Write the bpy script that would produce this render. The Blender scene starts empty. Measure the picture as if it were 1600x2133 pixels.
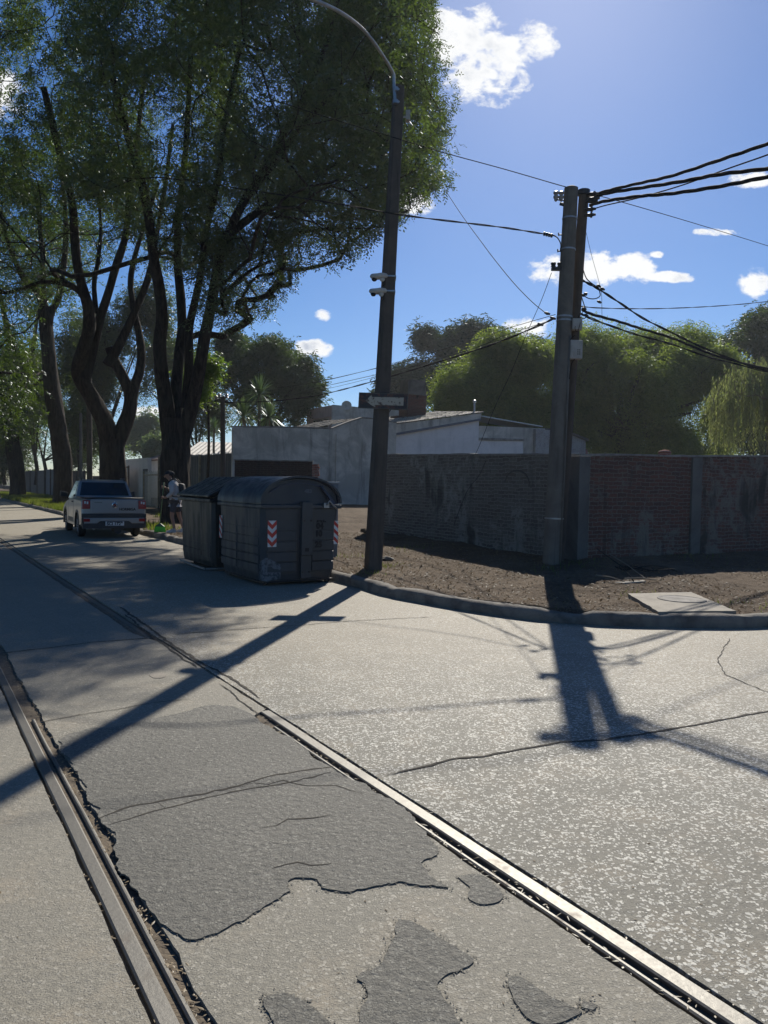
import bpy, bmesh, math, random
import numpy as np
from mathutils import Vector, Matrix
rad = math.radians
rng = np.random.default_rng(7)
random.seed(7)
scene = bpy.context.scene
# ------------------------------------------------------------------ camera
FPX = 1540.0; CZ = 1.55; PITCH = math.atan((1066.5-1013)/1540); ROLL = rad(1.1)
cam_d = bpy.data.cameras.new('camera'); cam = bpy.data.objects.new('camera', cam_d)
scene.collection.objects.link(cam); scene.camera = cam
cam_d.sensor_fit = 'HORIZONTAL'; cam_d.sensor_width = 36.0; cam_d.lens = 36*FPX/1600
cam_d.clip_start = .05; cam_d.clip_end = 3000
CR = Matrix.Rotation(math.pi/2-PITCH, 3, 'X') @ Matrix.Rotation(ROLL, 3, 'Z')
cam.matrix_world = Matrix.Translation((0, 0, CZ)) @ CR.to_4x4()
scene.render.resolution_x = 768; scene.render.resolution_y = 1024
scene.view_settings.view_transform = 'Standard'; scene.view_settings.look = 'None'
scene.view_settings.exposure = 0.25; scene.view_settings.gamma = 1
# ------------------------------------------------------------------ sun and sky
SUN_AZ = rad(12.4); SUN_EL = rad(38.0)
SUNV = Vector((math.sin(SUN_AZ)*math.cos(SUN_EL), math.cos(SUN_AZ)*math.cos(SUN_EL), math.sin(SUN_EL)))
sd = bpy.data.lights.new('sun', 'SUN'); sd.energy = 5.0; sd.angle = rad(.53); sd.color = (1, .94, .83)
so = bpy.data.objects.new('sun', sd); scene.collection.objects.link(so)
so.rotation_euler = (-SUNV).to_track_quat('-Z', 'Y').to_euler()
so.location = SUNV*60
world = bpy.data.worlds.new("World"); scene.world = world; world.use_nodes = True


class NT:
    """small helper to write node trees"""
    def __init__(s, tree): s.t = tree; s.n = tree.nodes; s.l = tree.links
    def node(s, kind, **kw):
        n = s.n.new(kind)
        for k, v in kw.items():
            if k.startswith('i_'):
                key = k[2:].replace('_', ' ')
                s.put(n.inputs[key], v)
            else: setattr(n, k, v)
        return n
    def put(s, sock, v):
        if hasattr(v, 'links') or isinstance(v, bpy.types.NodeSocket): s.l.new(v, sock)
        else:
            if isinstance(v, (tuple, list)) and len(v) == 3 and sock.type == 'RGBA': v = (*v, 1)
            sock.default_value = v
    def math(s, op, a, b=0.0, c=0.0, clamp=False):
        n = s.n.new('ShaderNodeMath'); n.operation = op; n.use_clamp = clamp
        s.put(n.inputs[0], a); s.put(n.inputs[1], b); s.put(n.inputs[2], c)
        return n.outputs[0]
    def mix(s, f, a, b, blend='MIX'):
        n = s.n.new('ShaderNodeMix'); n.data_type = 'RGBA'; n.blend_type = blend
        s.put(n.inputs['Factor'], f); s.put(n.inputs['A'], a) if False else None
        s.put(n.inputs[6], a); s.put(n.inputs[7], b)
        return n.outputs[2]
    def ramp(s, f, a, b):
        n = s.n.new('ShaderNodeMapRange'); n.interpolation_type = 'SMOOTHSTEP'
        s.put(n.inputs[0], f); s.put(n.inputs[1], a); s.put(n.inputs[2], b)
        return n.outputs[0]
    def noise(s, vec, scale, detail=4, rough=.55, dist=0.0, out=0):
        n = s.n.new('ShaderNodeTexNoise'); s.put(n.inputs['Vector'], vec)
        n.inputs['Scale'].default_value = scale; n.inputs['Detail'].default_value = detail
        n.inputs['Roughness'].default_value = rough; n.inputs['Distortion'].default_value = dist
        return n.outputs[out]


def ray(px, py): return CR @ Vector(((px-800)/FPX, -(py-1066.5)/FPX, -1))
def G(px, py, z=0.0):
    v = ray(px, py); return Vector((0, 0, CZ)) + v*((z-CZ)/v.z)
def P(px, py, Y):
    v = ray(px, py); return Vector((0, 0, CZ)) + v*(Y/v.y)
CRN = np.array(CR)
def proj(p):
    c = (np.asarray(p)-np.array([0, 0, CZ])) @ CRN
    zz = np.where(c[..., 2] < -.05, -c[..., 2], .05)
    return 800+c[..., 0]/zz*FPX, 1066.5-c[..., 1]/zz*FPX


def build_world():
    w = NT(world.node_tree); w.n.clear()
    out = w.node('ShaderNodeOutputWorld'); bg = w.node('ShaderNodeBackground')
    sky = w.node('ShaderNodeTexSky'); sky.sky_type = 'NISHITA'; sky.sun_disc = False
    sky.sun_elevation = SUN_EL; sky.sun_rotation = SUN_AZ
    sky.altitude = 50; sky.air_density = .9; sky.dust_density = .35; sky.ozone_density = 3.0
    hs = w.node('ShaderNodeHueSaturation'); hs.inputs['Saturation'].default_value = 1.30
    w.l.new(sky.outputs[0], hs.inputs['Color'])
    skyc = w.mix(1.0, hs.outputs[0], (.86, .95, 1.10), 'MULTIPLY')
    tc = w.node('ShaderNodeTexCoord')
    sep = w.node('ShaderNodeSeparateXYZ'); w.l.new(tc.outputs['Generated'], sep.inputs[0])
    yy = w.math('MAXIMUM', sep.outputs[1], .05)
    u = w.math('DIVIDE', sep.outputs[0], yy); v = w.math('DIVIDE', sep.outputs[2], yy)
    cmb = w.node('ShaderNodeCombineXYZ'); w.put(cmb.inputs[0], u); w.put(cmb.inputs[1], w.math('MULTIPLY', v, 1.35))
    big = w.noise(cmb.outputs[0], 14, 6, .62, .4); fine = w.noise(cmb.outputs[0], 46, 5, .6, .3)
    nz = w.math('ADD', w.math('MULTIPLY', w.math('SUBTRACT', big, .5), 3.6), w.math('MULTIPLY', w.math('SUBTRACT', fine, .5), 2.0))
    # clouds as directions: centre u,v and half sizes
    def uv(px, py):
        r = ray(px, py); return r.x/r.y, (r.z/r.y)
    blobs = [(985, 95, 70, 70), (1010, 165, 85, 52), (1060, 125, 55, 48), (1120, 85, 42, 38), (930, 80, 50, 60),
             (1150, 565, 52, 26), (1245, 560, 60, 34), (1320, 560, 48, 30), (1390, 577, 50, 10),
             (672, 657, 22, 12), (655, 727, 40, 18), (1095, 685, 55, 22), (1585, 585, 48, 30), (1495, 484, 42, 8),
             (1390, 695, 30, 11), (1570, 372, 50, 16), (1370, 530, 16, 8), (862, 420, 46, 26), (1498, 709, 20, 6),
             (300, 860, 40, 14), (1790, 520, 90, 36), (1500, -160, 120, 50), (-60, 200, 130, 60)]
    tot = None
    for (x, y, a, b) in blobs:
        cu, cv = uv(x, y)
        du = w.math('DIVIDE', w.math('SUBTRACT', u, cu), a/FPX*1.02)
        dv = w.math('DIVIDE', w.math('SUBTRACT', v, cv), b/FPX*1.15)
        e = w.math('ADD', w.math('MULTIPLY', du, du), w.math('MULTIPLY', dv, dv))
        m = w.math('SUBTRACT', 1.0, e)
        tot = m if tot is None else w.math('SMOOTH_MAX', tot, m, .35)
    dens = w.math('ADD', tot, nz)
    ok = w.math('GREATER_THAN', sep.outputs[1], .06)
    mask = w.math('MULTIPLY', w.ramp(dens, -.05, .75), ok)
    # keep the noise from making clouds of its own
    mask = w.math('MULTIPLY', mask, w.ramp(tot, -1.1, -.35))
    sh = w.ramp(w.noise(cmb.outputs[0], 9, 5, .6, .2), .46, .62)
    thick = w.ramp(dens, .35, 1.6)
    col = w.mix(w.math('MULTIPLY', sh, thick), (11.8, 11.9, 12.0), (6.2, 6.8, 8.0))
    final = w.mix(mask, skyc, col)
    w.l.new(final, bg.inputs['Color']); bg.inputs['Strength'].default_value = .070
    w.l.new(bg.outputs[0], out.inputs['Surface'])
build_world()

# ------------------------------------------------------------------ object helpers
SD = Vector((-.544, .839, 0)).normalized()      # along the tram street, away from the camera
SN = Vector((SD.y, -SD.x, 0))                   # across it, to the right
def ST(s, t, z=0.0): return SN*s + SD*t + Vector((0, 0, z))
STREET_ROT = math.atan2(SN.y, SN.x)             # local x = across, local y = along

def tag(o, label=None, cat=None, group=None, kind=None):
    if label: o['label'] = label
    if cat: o['category'] = cat
    if group: o['group'] = group
    if kind: o['kind'] = kind
    return o
def empty(name, loc, label, cat, rz=0.0, group=None):
    o = bpy.data.objects.new(name, None); scene.collection.objects.link(o)
    o.location = loc; o.rotation_euler = (0, 0, rz); o.empty_display_size = .2
    return tag(o, label, cat, group)
def offs(p):
    v = Vector((0, 0, 0))
    while p is not None: v += Vector(p.location); p = p.parent
    return v
def link_mesh(name, me, mat, parent=None):
    o = bpy.data.objects.new(name, me); scene.collection.objects.link(o)
    if mat is not None:
        for m in (mat if isinstance(mat, (list, tuple)) else [mat]): me.materials.append(m)
    if parent is not None: o.parent = parent
    return o

class MB:
    """collects faces and links them as ONE mesh"""
    def __init__(s): s.v = []; s.f = []; s.m = []; s.mi = 0
    def add(s, vs, fs):
        b = len(s.v); s.v += [tuple(q) for q in vs]
        for f in fs: s.f.append([b+i for i in f]); s.m.append(s.mi)
        return s
    def box(s, lo, hi, M=None):
        x0, y0, z0 = lo; x1, y1, z1 = hi
        vs = [Vector(q) for q in ((x0,y0,z0),(x1,y0,z0),(x1,y1,z0),(x0,y1,z0),(x0,y0,z1),(x1,y0,z1),(x1,y1,z1),(x0,y1,z1))]
        if M is not None: vs = [M @ q for q in vs]
        return s.add(vs, [(0,3,2,1),(4,5,6,7),(0,1,5,4),(1,2,6,5),(2,3,7,6),(3,0,4,7)])
    def hexa(s, vs):
        return s.add(vs, [(0,3,2,1),(4,5,6,7),(0,1,5,4),(1,2,6,5),(2,3,7,6),(3,0,4,7)])
    def tube(s, pts, r, n=8, cap=True, flat=1.0):
        pts = [Vector(q) for q in pts]; k = len(pts)
        if not hasattr(r, '__len__'): r = [r]*k
        ts = []
        for i in range(k):
            t = pts[min(i+1, k-1)]-pts[max(i-1, 0)]
            ts.append(t.normalized() if t.length > 1e-9 else Vector((0, 0, 1)))
        up = Vector((0, 0, 1)) if abs(ts[0].z) < .9 else Vector((1, 0, 0))
        a = (up - ts[0]*up.dot(ts[0])).normalized()
        vs = []
        for i in range(k):
            a = (a - ts[i]*a.dot(ts[i]))
            a = a.normalized() if a.length > 1e-6 else ts[i].orthogonal().normalized()
            b = ts[i].cross(a)
            for j in range(n):
                g = 2*math.pi*j/n
                vs.append(pts[i] + (a*math.cos(g)*flat + b*math.sin(g))*r[i])
        fs = [(i*n+j, i*n+(j+1) % n, (i+1)*n+(j+1) % n, (i+1)*n+j) for i in range(k-1) for j in range(n)]
        if cap: fs += [tuple(range(n-1, -1, -1)), tuple((k-1)*n+j for j in range(n))]
        return s.add(vs, fs)
    def prism(s, poly, h, axis='z', base=0.0):
        """poly: 2D points; extruded along an axis from base to base+h"""
        def q(p, d):
            return {'z': (p[0], p[1], d), 'y': (p[0], d, p[1]), 'x': (d, p[0], p[1])}[axis]
        n = len(poly)
        vs = [q(p, base) for p in poly]+[q(p, base+h) for p in poly]
        fs = [tuple(range(n-1, -1, -1)), tuple(range(n, 2*n))]+[(i, (i+1) % n, n+(i+1) % n, n+i) for i in range(n)]
        return s.add(vs, fs)
    def lathe(s, prof, n=16, c=(0, 0, 0)):
        vs = []; k = len(prof)
        for (r, z) in prof:
            for j in range(n):
                g = 2*math.pi*j/n; vs.append((c[0]+r*math.cos(g), c[1]+r*math.sin(g), c[2]+z))
        fs = [(i*n+j, i*n+(j+1) % n, (i+1)*n+(j+1) % n, (i+1)*n+j) for i in range(k-1) for j in range(n)]
        fs += [tuple(range(n-1, -1, -1)), tuple((k-1)*n+j for j in range(n))]
        return s.add(vs, fs)
    def xform(s, M): s.v = [tuple(M @ Vector(q)) for q in s.v]; return s
    def build(s, name, mat, parent=None, world=False, smooth=False, bevel=0.0, fixn=True, auto=None):
        vs = s.v
        if world and parent is not None:
            o0 = offs(parent); vs = [(a-o0.x, b-o0.y, c-o0.z) for a, b, c in vs]
        me = bpy.data.meshes.new(name); me.from_pydata(vs, [], s.f)
        o = link_mesh(name, me, mat, parent)
        if isinstance(mat, (list, tuple)): me.polygons.foreach_set('material_index', s.m)
        if fixn or bevel > 0:
            bm = bmesh.new(); bm.from_mesh(me)
            if bevel > 0:
                bmesh.ops.remove_doubles(bm, verts=bm.verts, dist=1e-5)
                ed = [e for e in bm.edges if len(e.link_faces) == 2 and e.calc_face_angle(0) > rad(25)]
                bmesh.ops.bevel(bm, geom=ed, offset=bevel, segments=2, profile=.6, affect='EDGES', clamp_overlap=True)
            bmesh.ops.recalc_face_normals(bm, faces=bm.faces)
            bm.to_mesh(me); bm.free()
        if smooth: me.polygons.foreach_set('use_smooth', [True]*len(me.polygons))
        me.update()
        if smooth and auto:
            try: me.set_sharp_from_angle(angle=rad(auto))
            except Exception: pass
        return o

def np_mesh(name, verts, quads, mat, parent=None, world=False, smooth=False):
    """fast mesh from numpy arrays; quads is (n,4) or (n,3)"""
    verts = np.asarray(verts, dtype=np.float32); quads = np.asarray(quads, dtype=np.int32)
    if world and parent is not None:
        o0 = offs(parent); verts = verts-np.array([o0.x, o0.y, o0.z], dtype=np.float32)
    me = bpy.data.meshes.new(name); k = quads.shape[1]
    me.vertices.add(len(verts)); me.vertices.foreach_set('co', verts.ravel())
    me.loops.add(quads.size); me.loops.foreach_set('vertex_index', quads.ravel())
    me.polygons.add(len(quads)); me.polygons.foreach_set('loop_start', np.arange(0, quads.size, k, dtype=np.int32))
    try: me.polygons.foreach_set('loop_total', np.full(len(quads), k, dtype=np.int32))
    except Exception: pass
    if smooth: me.polygons.foreach_set('use_smooth', np.ones(len(quads), dtype=bool))
    me.update(calc_edges=True); me.validate()
    return link_mesh(name, me, mat, parent)

def text_mesh(txt, size, depth=.002, bold=0.0):
    cu = bpy.data.curves.new('lettering', 'FONT'); cu.body = txt; cu.size = size; cu.extrude = depth
    cu.align_x = 'CENTER'; cu.align_y = 'CENTER'; cu.offset = bold
    o = bpy.data.objects.new('lettering', cu); scene.collection.objects.link(o)
    bpy.context.view_layer.update()
    me = bpy.data.meshes.new_from_object(o.evaluated_get(bpy.context.evaluated_depsgraph_get()))
    bpy.data.objects.remove(o); bpy.data.curves.remove(cu)
    return me
def put_text(txt, size, M, mat, parent, name='lettering', bold=0.0, depth=.002):
    """text whose local x runs right and y up, placed by matrix M in the parent's frame"""
    me = text_mesh(txt, size, depth, bold); me.transform(M); me.materials.clear()
    return link_mesh(name, me, mat, parent)
def frame(origin, x, up):
    x = Vector(x).normalized(); up = Vector(up).normalized(); z = x.cross(up)
    M = Matrix((x, up, z)).transposed().to_4x4(); M.translation = Vector(origin); return M

# ------------------------------------------------------------------ materials
def new_mat(name):
    m = bpy.data.materials.new(name); m.use_nodes = True; w = NT(m.node_tree); w.n.clear()
    out = w.node('ShaderNodeOutputMaterial'); b = w.node('ShaderNodeBsdfPrincipled')
    w.l.new(b.outputs[0], out.inputs['Surface'])
    tc = w.node('ShaderNodeTexCoord'); geo = w.node('ShaderNodeNewGeometry')
    return m, w, b, tc.outputs['Object'], geo.outputs['Position']
def bump(w, b, h, strength=.4, dist=.01):
    n = w.node('ShaderNodeBump'); n.inputs['Strength'].default_value = strength; n.inputs['Distance'].default_value = dist
    w.put(n.inputs['Height'], h); w.l.new(n.outputs[0], b.inputs['Normal']); return n
def simple(name, c, c2=None, scale=8, rough=.6, metal=0.0, bmp=.15, fine=60, lo=.35, hi=.7, spec=.5, dist=.004):
    m, w, b, ob, pos = new_mat(name)
    n1 = w.noise(ob, scale, 6, .6, .3); n2 = w.noise(ob, fine, 4, .6)
    if c2 is None: c2 = tuple(x*.7 for x in c)
    col = w.mix(w.ramp(n1, lo, hi), c, c2)
    col = w.mix(w.math('MULTIPLY', w.ramp(n2, .3, .8), .35), col, tuple(x*.6 for x in c))
    w.put(b.inputs['Base Color'], col)
    w.put(b.inputs['Roughness'], w.math('ADD', rough-.08, w.math('MULTIPLY', n2, .16)))
    b.inputs['Metallic'].default_value = metal
    b.inputs['Specular IOR Level'].default_value = spec
    if bmp > 0: bump(w, b, w.math('ADD', n1, w.math('MULTIPLY', n2, .5)), bmp, dist)
    return m

def concrete_road(name, matrix, stone, amount, tint, seed=0.0, scale=56, contrast=1.0, rough=1.0, warm=(.34, .27, .185), dust=0.0):
    m, w, b, ob, pos = new_mat(name)
    vor = w.node('ShaderNodeTexVoronoi'); vor.inputs['Scale'].default_value = scale
    wv = w.node('ShaderNodeVectorMath', operation='ADD'); 
    nv = w.node('ShaderNodeTexNoise'); w.put(nv.inputs['Vector'], pos); nv.inputs['Scale'].default_value = 30
    sc = w.node('ShaderNodeVectorMath', operation='SCALE'); w.l.new(nv.outputs['Color'], sc.inputs[0]); sc.inputs['Scale'].default_value = .028
    w.l.new(pos, wv.inputs[0]); w.l.new(sc.outputs[0], wv.inputs[1]); w.l.new(wv.outputs[0], vor.inputs['Vector'])
    sp = w.node('ShaderNodeSeparateColor'); w.l.new(vor.outputs['Color'], sp.inputs[0])
    big = w.noise(pos, .55, 5, .6, .5); mid = w.noise(pos, 3.1, 5, .6, .3); fine = w.noise(pos, 160, 3, .6); med = w.noise(pos, 30, 6, .7)
    # each cell is a stone of its own size; some cells hold none
    thr = w.math('MULTIPLY', w.math('SUBTRACT', sp.outputs[0], 1.0-amount), .95/max(amount, .05))
    thr = w.math('ADD', thr, w.math('ADD', w.math('MULTIPLY', w.math('SUBTRACT', mid, .5), .7), w.math('MULTIPLY', w.math('SUBTRACT', big, .5), .8)))
    dist = w.math('SUBTRACT', thr, vor.outputs['Distance'])
    st = w.ramp(dist, -.01, .07)
    mcol = w.mix(w.ramp(big, .35, .68), matrix, tint)
    mcol = w.mix(w.math('MULTIPLY', w.ramp(mid, .45, .75), .45), mcol, warm)
    mcol = w.mix(w.math('MULTIPLY', w.ramp(med, .42, .70), .75), mcol, tuple(x*.50 for x in matrix))
    mcol = w.mix(w.math('MULTIPLY', w.ramp(fine, .35, .75), .7), mcol, tuple(x*1.6 for x in matrix))
    if dust > 0:      # soil washed off the verge lies along the gutter
        sx = w.node('ShaderNodeSeparateXYZ'); w.l.new(pos, sx.inputs[0])
        dz = w.math('ADD', sx.outputs[1], w.math('MULTIPLY', w.math('SUBTRACT', big, .5), 5.0))
        df = w.math('MULTIPLY', w.ramp(dz, 4.2, 8.2), dust)
        mcol = w.mix(df, mcol, w.mix(w.ramp(med, .35, .7), (.29, .245, .175), (.215, .18, .128))); st = w.math('MULTIPLY', st, w.math('SUBTRACT', 1.0, w.math('MULTIPLY', df, .75)))
    scol = w.mix(sp.outputs[1], stone, tuple(x*.55 for x in stone))
    w.put(b.inputs['Base Color'], w.mix(w.math('MULTIPLY', st, contrast), mcol, scol))
    w.put(b.inputs['Roughness'], w.math('SUBTRACT', .72, w.math('MULTIPLY', st, w.math('MULTIPLY', sp.outputs[2], .36*contrast))))
    b.inputs['Specular IOR Level'].default_value = .5
    h = w.math('ADD', w.math('MULTIPLY', st, .9*contrast), w.math('ADD', w.math('MULTIPLY', med, 1.2*rough), w.math('MULTIPLY', fine, .5)))
    bump(w, b, h, 1.0, .006)
    return m

def leafmat(name, c, c2, trans=.5, gloss=.12, tc_mul=(1.5, 1.6, .8)):
    m = bpy.data.materials.new(name); m.use_nodes = True; w = NT(m.node_tree); w.n.clear()
    out = w.node('ShaderNodeOutputMaterial'); geo = w.node('ShaderNodeNewGeometry')
    n = w.noise(geo.outputs['Position'], .7, 3, .6)
    f = w.math('ADD', w.math('MULTIPLY', geo.outputs['Random Per Island'], .6), w.math('MULTIPLY', w.ramp(n, .35, .7), .5), clamp=True)
    col = w.mix(f, c, c2)
    d = w.node('ShaderNodeBsdfDiffuse'); w.put(d.inputs['Color'], col)
    t = w.node('ShaderNodeBsdfTranslucent'); w.put(t.inputs['Color'], w.mix(1.0, col, tc_mul, 'MULTIPLY'))
    g = w.node('ShaderNodeBsdfGlossy'); g.inputs['Roughness'].default_value = .42; w.put(g.inputs['Color'], (.8, .85, .9))
    m1 = w.node('ShaderNodeMixShader'); m1.inputs[0].default_value = trans; w.l.new(d.outputs[0], m1.inputs[1]); w.l.new(t.outputs[0], m1.inputs[2])
    m2 = w.node('ShaderNodeMixShader'); m2.inputs[0].default_value = gloss; w.l.new(m1.outputs[0], m2.inputs[1]); w.l.new(g.outputs[0], m2.inputs[2])
    w.l.new(m2.outputs[0], out.inputs['Surface'])
    return m

M = {}
M['concrete_right'] = concrete_road('exposed_aggregate_concrete', (.140, .131, .105), (.58, .56, .49), .66, (.185, .174, .142), scale=80, contrast=.95, dust=.72)
M['concrete_mid'] = concrete_road('worn_concrete', (.200, .185, .148), (.43, .40, .33), .46, (.150, .140, .113), scale=92, contrast=.55, dust=.35)
M['concrete_left'] = concrete_road('smooth_concrete', (.210, .194, .155), (.41, .38, .315), .42, (.162, .150, .122), scale=90, contrast=.5)
M['asphalt'] = concrete_road('patched_asphalt', (.104, .099, .084), (.27, .26, .22), .44, (.150, .142, .120), scale=100, contrast=.65, rough=2.3, warm=(.15, .14, .12))
M['dirt'] = None
def dirt_mat():
    m, w, b, ob, pos = new_mat('trodden_dirt')
    a = w.noise(pos, 1.1, 6, .65, .6); c = w.noise(pos, 9, 6, .7, .5); f = w.noise(pos, 70, 5, .7)
    col = w.mix(w.ramp(a, .38, .66), (.085, .060, .041), (.145, .108, .075))
    col = w.mix(w.ramp(c, .45, .7), col, (.075, .052, .036))
    col = w.mix(w.math('MULTIPLY', w.ramp(f, .5, .72), .75), col, (.30, .24, .17))
    w.put(b.inputs['Base Color'], col); b.inputs['Roughness'].default_value = .95; b.inputs['Specular IOR Level'].default_value = .15
    bump(w, b, w.math('ADD', w.math('MULTIPLY', c, 1.2), w.math('MULTIPLY', f, .6)), 1.0, .03)
    return m
M['dirt'] = dirt_mat()
M['ground'] = simple('far_ground', (.10, .085, .055), (.06, .08, .03), 2.2, .95, bmp=.6, fine=25, dist=.05)
M['kerb'] = simple('old_kerb_concrete', (.20, .18, .15), (.08, .07, .06), 3.5, .9, bmp=.9, fine=38, dist=.02)
M['crack'] = simple('dirt_in_crack', (.035, .03, .024), (.06, .05, .036), 20, .95, bmp=.5)
M['rail_dirt'] = simple('rail_trench_dirt', (.17, .135, .095), (.10, .08, .058), 14, .95, bmp=1.0, fine=90, dist=.012)
M['slab_lid'] = simple('slab_concrete', (.27, .24, .195), (.17, .15, .12), 3, .85, bmp=.5, fine=70)

def rail_mat():
    m, w, b, ob, pos = new_mat('polished_rail_steel')
    f = w.noise(pos, 55, 5, .7); g = w.noise(pos, 5, 5, .6)
    rust = w.ramp(g, .56, .74)
    w.put(b.inputs['Base Color'], w.mix(w.math('MULTIPLY', rust, .5), (.15, .145, .135), (.09, .065, .05)))
    b.inputs['Metallic'].default_value = .85
    w.put(b.inputs['Roughness'], w.math('ADD', .46, w.math('ADD', w.math('MULTIPLY', f, .20), w.math('MULTIPLY', rust, .15))))
    bump(w, b, f, .45, .003); return m
M['rail'] = rail_mat()
M['rail_side'] = simple('rusty_rail_side', (.12, .07, .045), (.05, .035, .028), 20, .85, .3, .5)

def brick_mat(name, b1, b2, mortar, plaster, plaster_amt, soot_amt, scale=1.0):
    """bricks in the wall's own x-z plane with worn plaster and soot"""
    m, w, b, ob, pos = new_mat(name)
    sp = w.node('ShaderNodeSeparateXYZ'); w.l.new(ob, sp.inputs[0])
    wob = w.math('MULTIPLY', w.math('SUBTRACT', w.noise(ob, 3, 3), .5), .09)
    wob2 = w.math('MULTIPLY', w.math('SUBTRACT', w.noise(ob, 14, 3), .5), .045)
    cb = w.node('ShaderNodeCombineXYZ'); w.put(cb.inputs[0], w.math('ADD', sp.outputs[0], sp.outputs[1])); w.put(cb.inputs[1], w.math('ADD', sp.outputs[2], w.math('ADD', wob, wob2)))
    br = w.node('ShaderNodeTexBrick'); w.l.new(cb.outputs[0], br.inputs['Vector'])
    br.inputs['Scale'].default_value = scale; br.inputs['Brick Width'].default_value = .25; br.inputs['Row Height'].default_value = .075
    br.inputs['Mortar Size'].default_value = .011; br.inputs['Mortar Smooth'].default_value = .5; br.inputs['Bias'].default_value = -.1
    w.put(br.inputs['Color1'], b1); w.put(br.inputs['Color2'], b2); w.put(br.inputs['Mortar'], mortar)
    big = w.noise(ob, .9, 6, .6, .8); med = w.noise(ob, 5, 6, .7, .6); fine = w.noise(ob, 45, 5, .7)
    st = w.node('ShaderNodeMapping'); st.inputs['Scale'].default_value = (2.4, 2.4, .35); w.l.new(ob, st.inputs[0])
    streak = w.noise(st.outputs[0], 1.0, 6, .6, .5)
    col = w.mix(w.math('MULTIPLY', w.ramp(fine, .35, .8), .5), br.outputs['Color'], tuple(x*.45 for x in b1))
    pm = w.math('MULTIPLY', w.ramp(w.math('ADD', med, w.math('MULTIPLY', w.math('SUBTRACT', big, .5), 1.2)), .62-plaster_amt*.4, .80-plaster_amt*.4), .9)
    pm = w.math('MULTIPLY', pm, w.math('SUBTRACT', 1.0, w.math('MULTIPLY', br.outputs['Fac'], .25)))
    col = w.mix(pm, col, w.mix(w.ramp(fine, .3, .7), plaster, tuple(x*.7 for x in plaster)))
    sm = w.ramp(w.math('ADD', streak, w.math('MULTIPLY', w.math('SUBTRACT', big, .5), .8)), .66-soot_amt*.35, .84-soot_amt*.35)
    col = w.mix(w.math('MULTIPLY', sm, .88), col, (.028, .027, .026))
    w.put(b.inputs['Base Color'], col); b.inputs['Roughness'].default_value = .92; b.inputs['Specular IOR Level'].default_value = .25
    h = w.math('ADD', w.math('MULTIPLY', w.math('SUBTRACT', 1.0, br.outputs['Fac']), 1.2), w.math('ADD', w.math('MULTIPLY', med, 1.0), w.math('MULTIPLY', fine, .5)))
    bump(w, b, h, .9, .02); return m
M['brick_pale'] = brick_mat('limewashed_brick', (.115, .095, .082), (.20, .18, .155), (.30, .295, .26), (.36, .35, .30), .26, .2)
M['brick_red'] = brick_mat('dark_red_brick', (.18, .078, .058), (.085, .052, .046), (.21, .185, .155), (.24, .21, .175), .32, .22)
M['brick_small'] = brick_mat('sooty_brick', (.055, .032, .028), (.045, .03, .027), (.075, .066, .06), (.13, .115, .10), .15, .45)
M['brick_bright'] = brick_mat('bare_red_brick', (.30, .09, .06), (.22, .08, .06), (.36, .32, .28), (.40, .36, .30), .2, 0.0)
M['brick_white'] = brick_mat('whitewashed_brick', (.44, .42, .40), (.38, .36, .34), (.24, .22, .21), (.5, .5, .48), .35, 0.0)
M['brick_chimney'] = brick_mat('chimney_brick', (.14, .055, .045), (.10, .05, .045), (.12, .10, .09), (.14, .11, .09), .1, .2)

def render_wall(name, c1, c2, dark, streak_amt=.5, big=.8):
    m, w, b, ob, pos = new_mat(name)
    st = w.node('ShaderNodeMapping'); st.inputs['Scale'].default_value = (1.6, 1.6, .22); w.l.new(ob, st.inputs[0])
    s = w.noise(st.outputs[0], 1.2, 7, .65, .4); a = w.noise(ob, big, 7, .68, .8); f = w.noise(ob, 30, 5, .7)
    col = w.mix(w.ramp(a, .38, .62), c1, c2)
    col = w.mix(w.math('MULTIPLY', w.ramp(s, .5, .72), streak_amt), col, dark)
    col = w.mix(w.math('MULTIPLY', w.ramp(f, .45, .75), .3), col, dark)
    w.put(b.inputs['Base Color'], col); b.inputs['Roughness'].default_value = .9; b.inputs['Specular IOR Level'].default_value = .2
    bump(w, b, w.math('ADD', a, w.math('MULTIPLY', f, .3)), .5, .02); return m
M['render_grey'] = render_wall('stained_render', (.64, .60, .52), (.42, .395, .34), (.14, .135, .12), .75)
M['render_white'] = render_wall('white_house_wall', (.80, .75, .71), (.70, .66, .62), (.30, .28, .26), .25)
M['render_pink'] = render_wall('pink_house_wall', (.46, .34, .30), (.38, .28, .25), (.2, .16, .15), .5)
M['render_pale'] = render_wall('pale_house_wall', (.55, .55, .55), (.38, .38, .38), (.2, .2, .2), .6)
M['cap_concrete'] = simple('coping_concrete', (.30, .28, .25), (.13, .12, .11), 5, .9, bmp=.6, fine=50)
M['pier_grey'] = render_wall('pier_render', (.15, .142, .128), (.09, .086, .078), (.05, .05, .05), .5)
M['pole_light'] = None
def pole_mat(name, a, c, d):
    m, w, b, ob, pos = new_mat(name)
    st = w.node('ShaderNodeMapping'); st.inputs['Scale'].default_value = (9, 9, .6); w.l.new(ob, st.inputs[0])
    s = w.noise(st.outputs[0], 1.4, 7, .65, .2); n = w.noise(ob, 3, 6, .65, .5); f = w.noise(ob, 70, 4, .7)
    col = w.mix(w.ramp(n, .36, .66), a, c); col = w.mix(w.math('MULTIPLY', w.ramp(s, .5, .7), .7), col, d)
    w.put(b.inputs['Base Color'], col); b.inputs['Roughness'].default_value = .85
    bump(w, b, w.math('ADD', s, w.math('MULTIPLY', f, .5)), .6, .008); return m
M['pole_light'] = pole_mat('weathered_concrete_pole', (.165, .145, .118), (.12, .105, .086), (.062, .054, .046))
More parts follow.
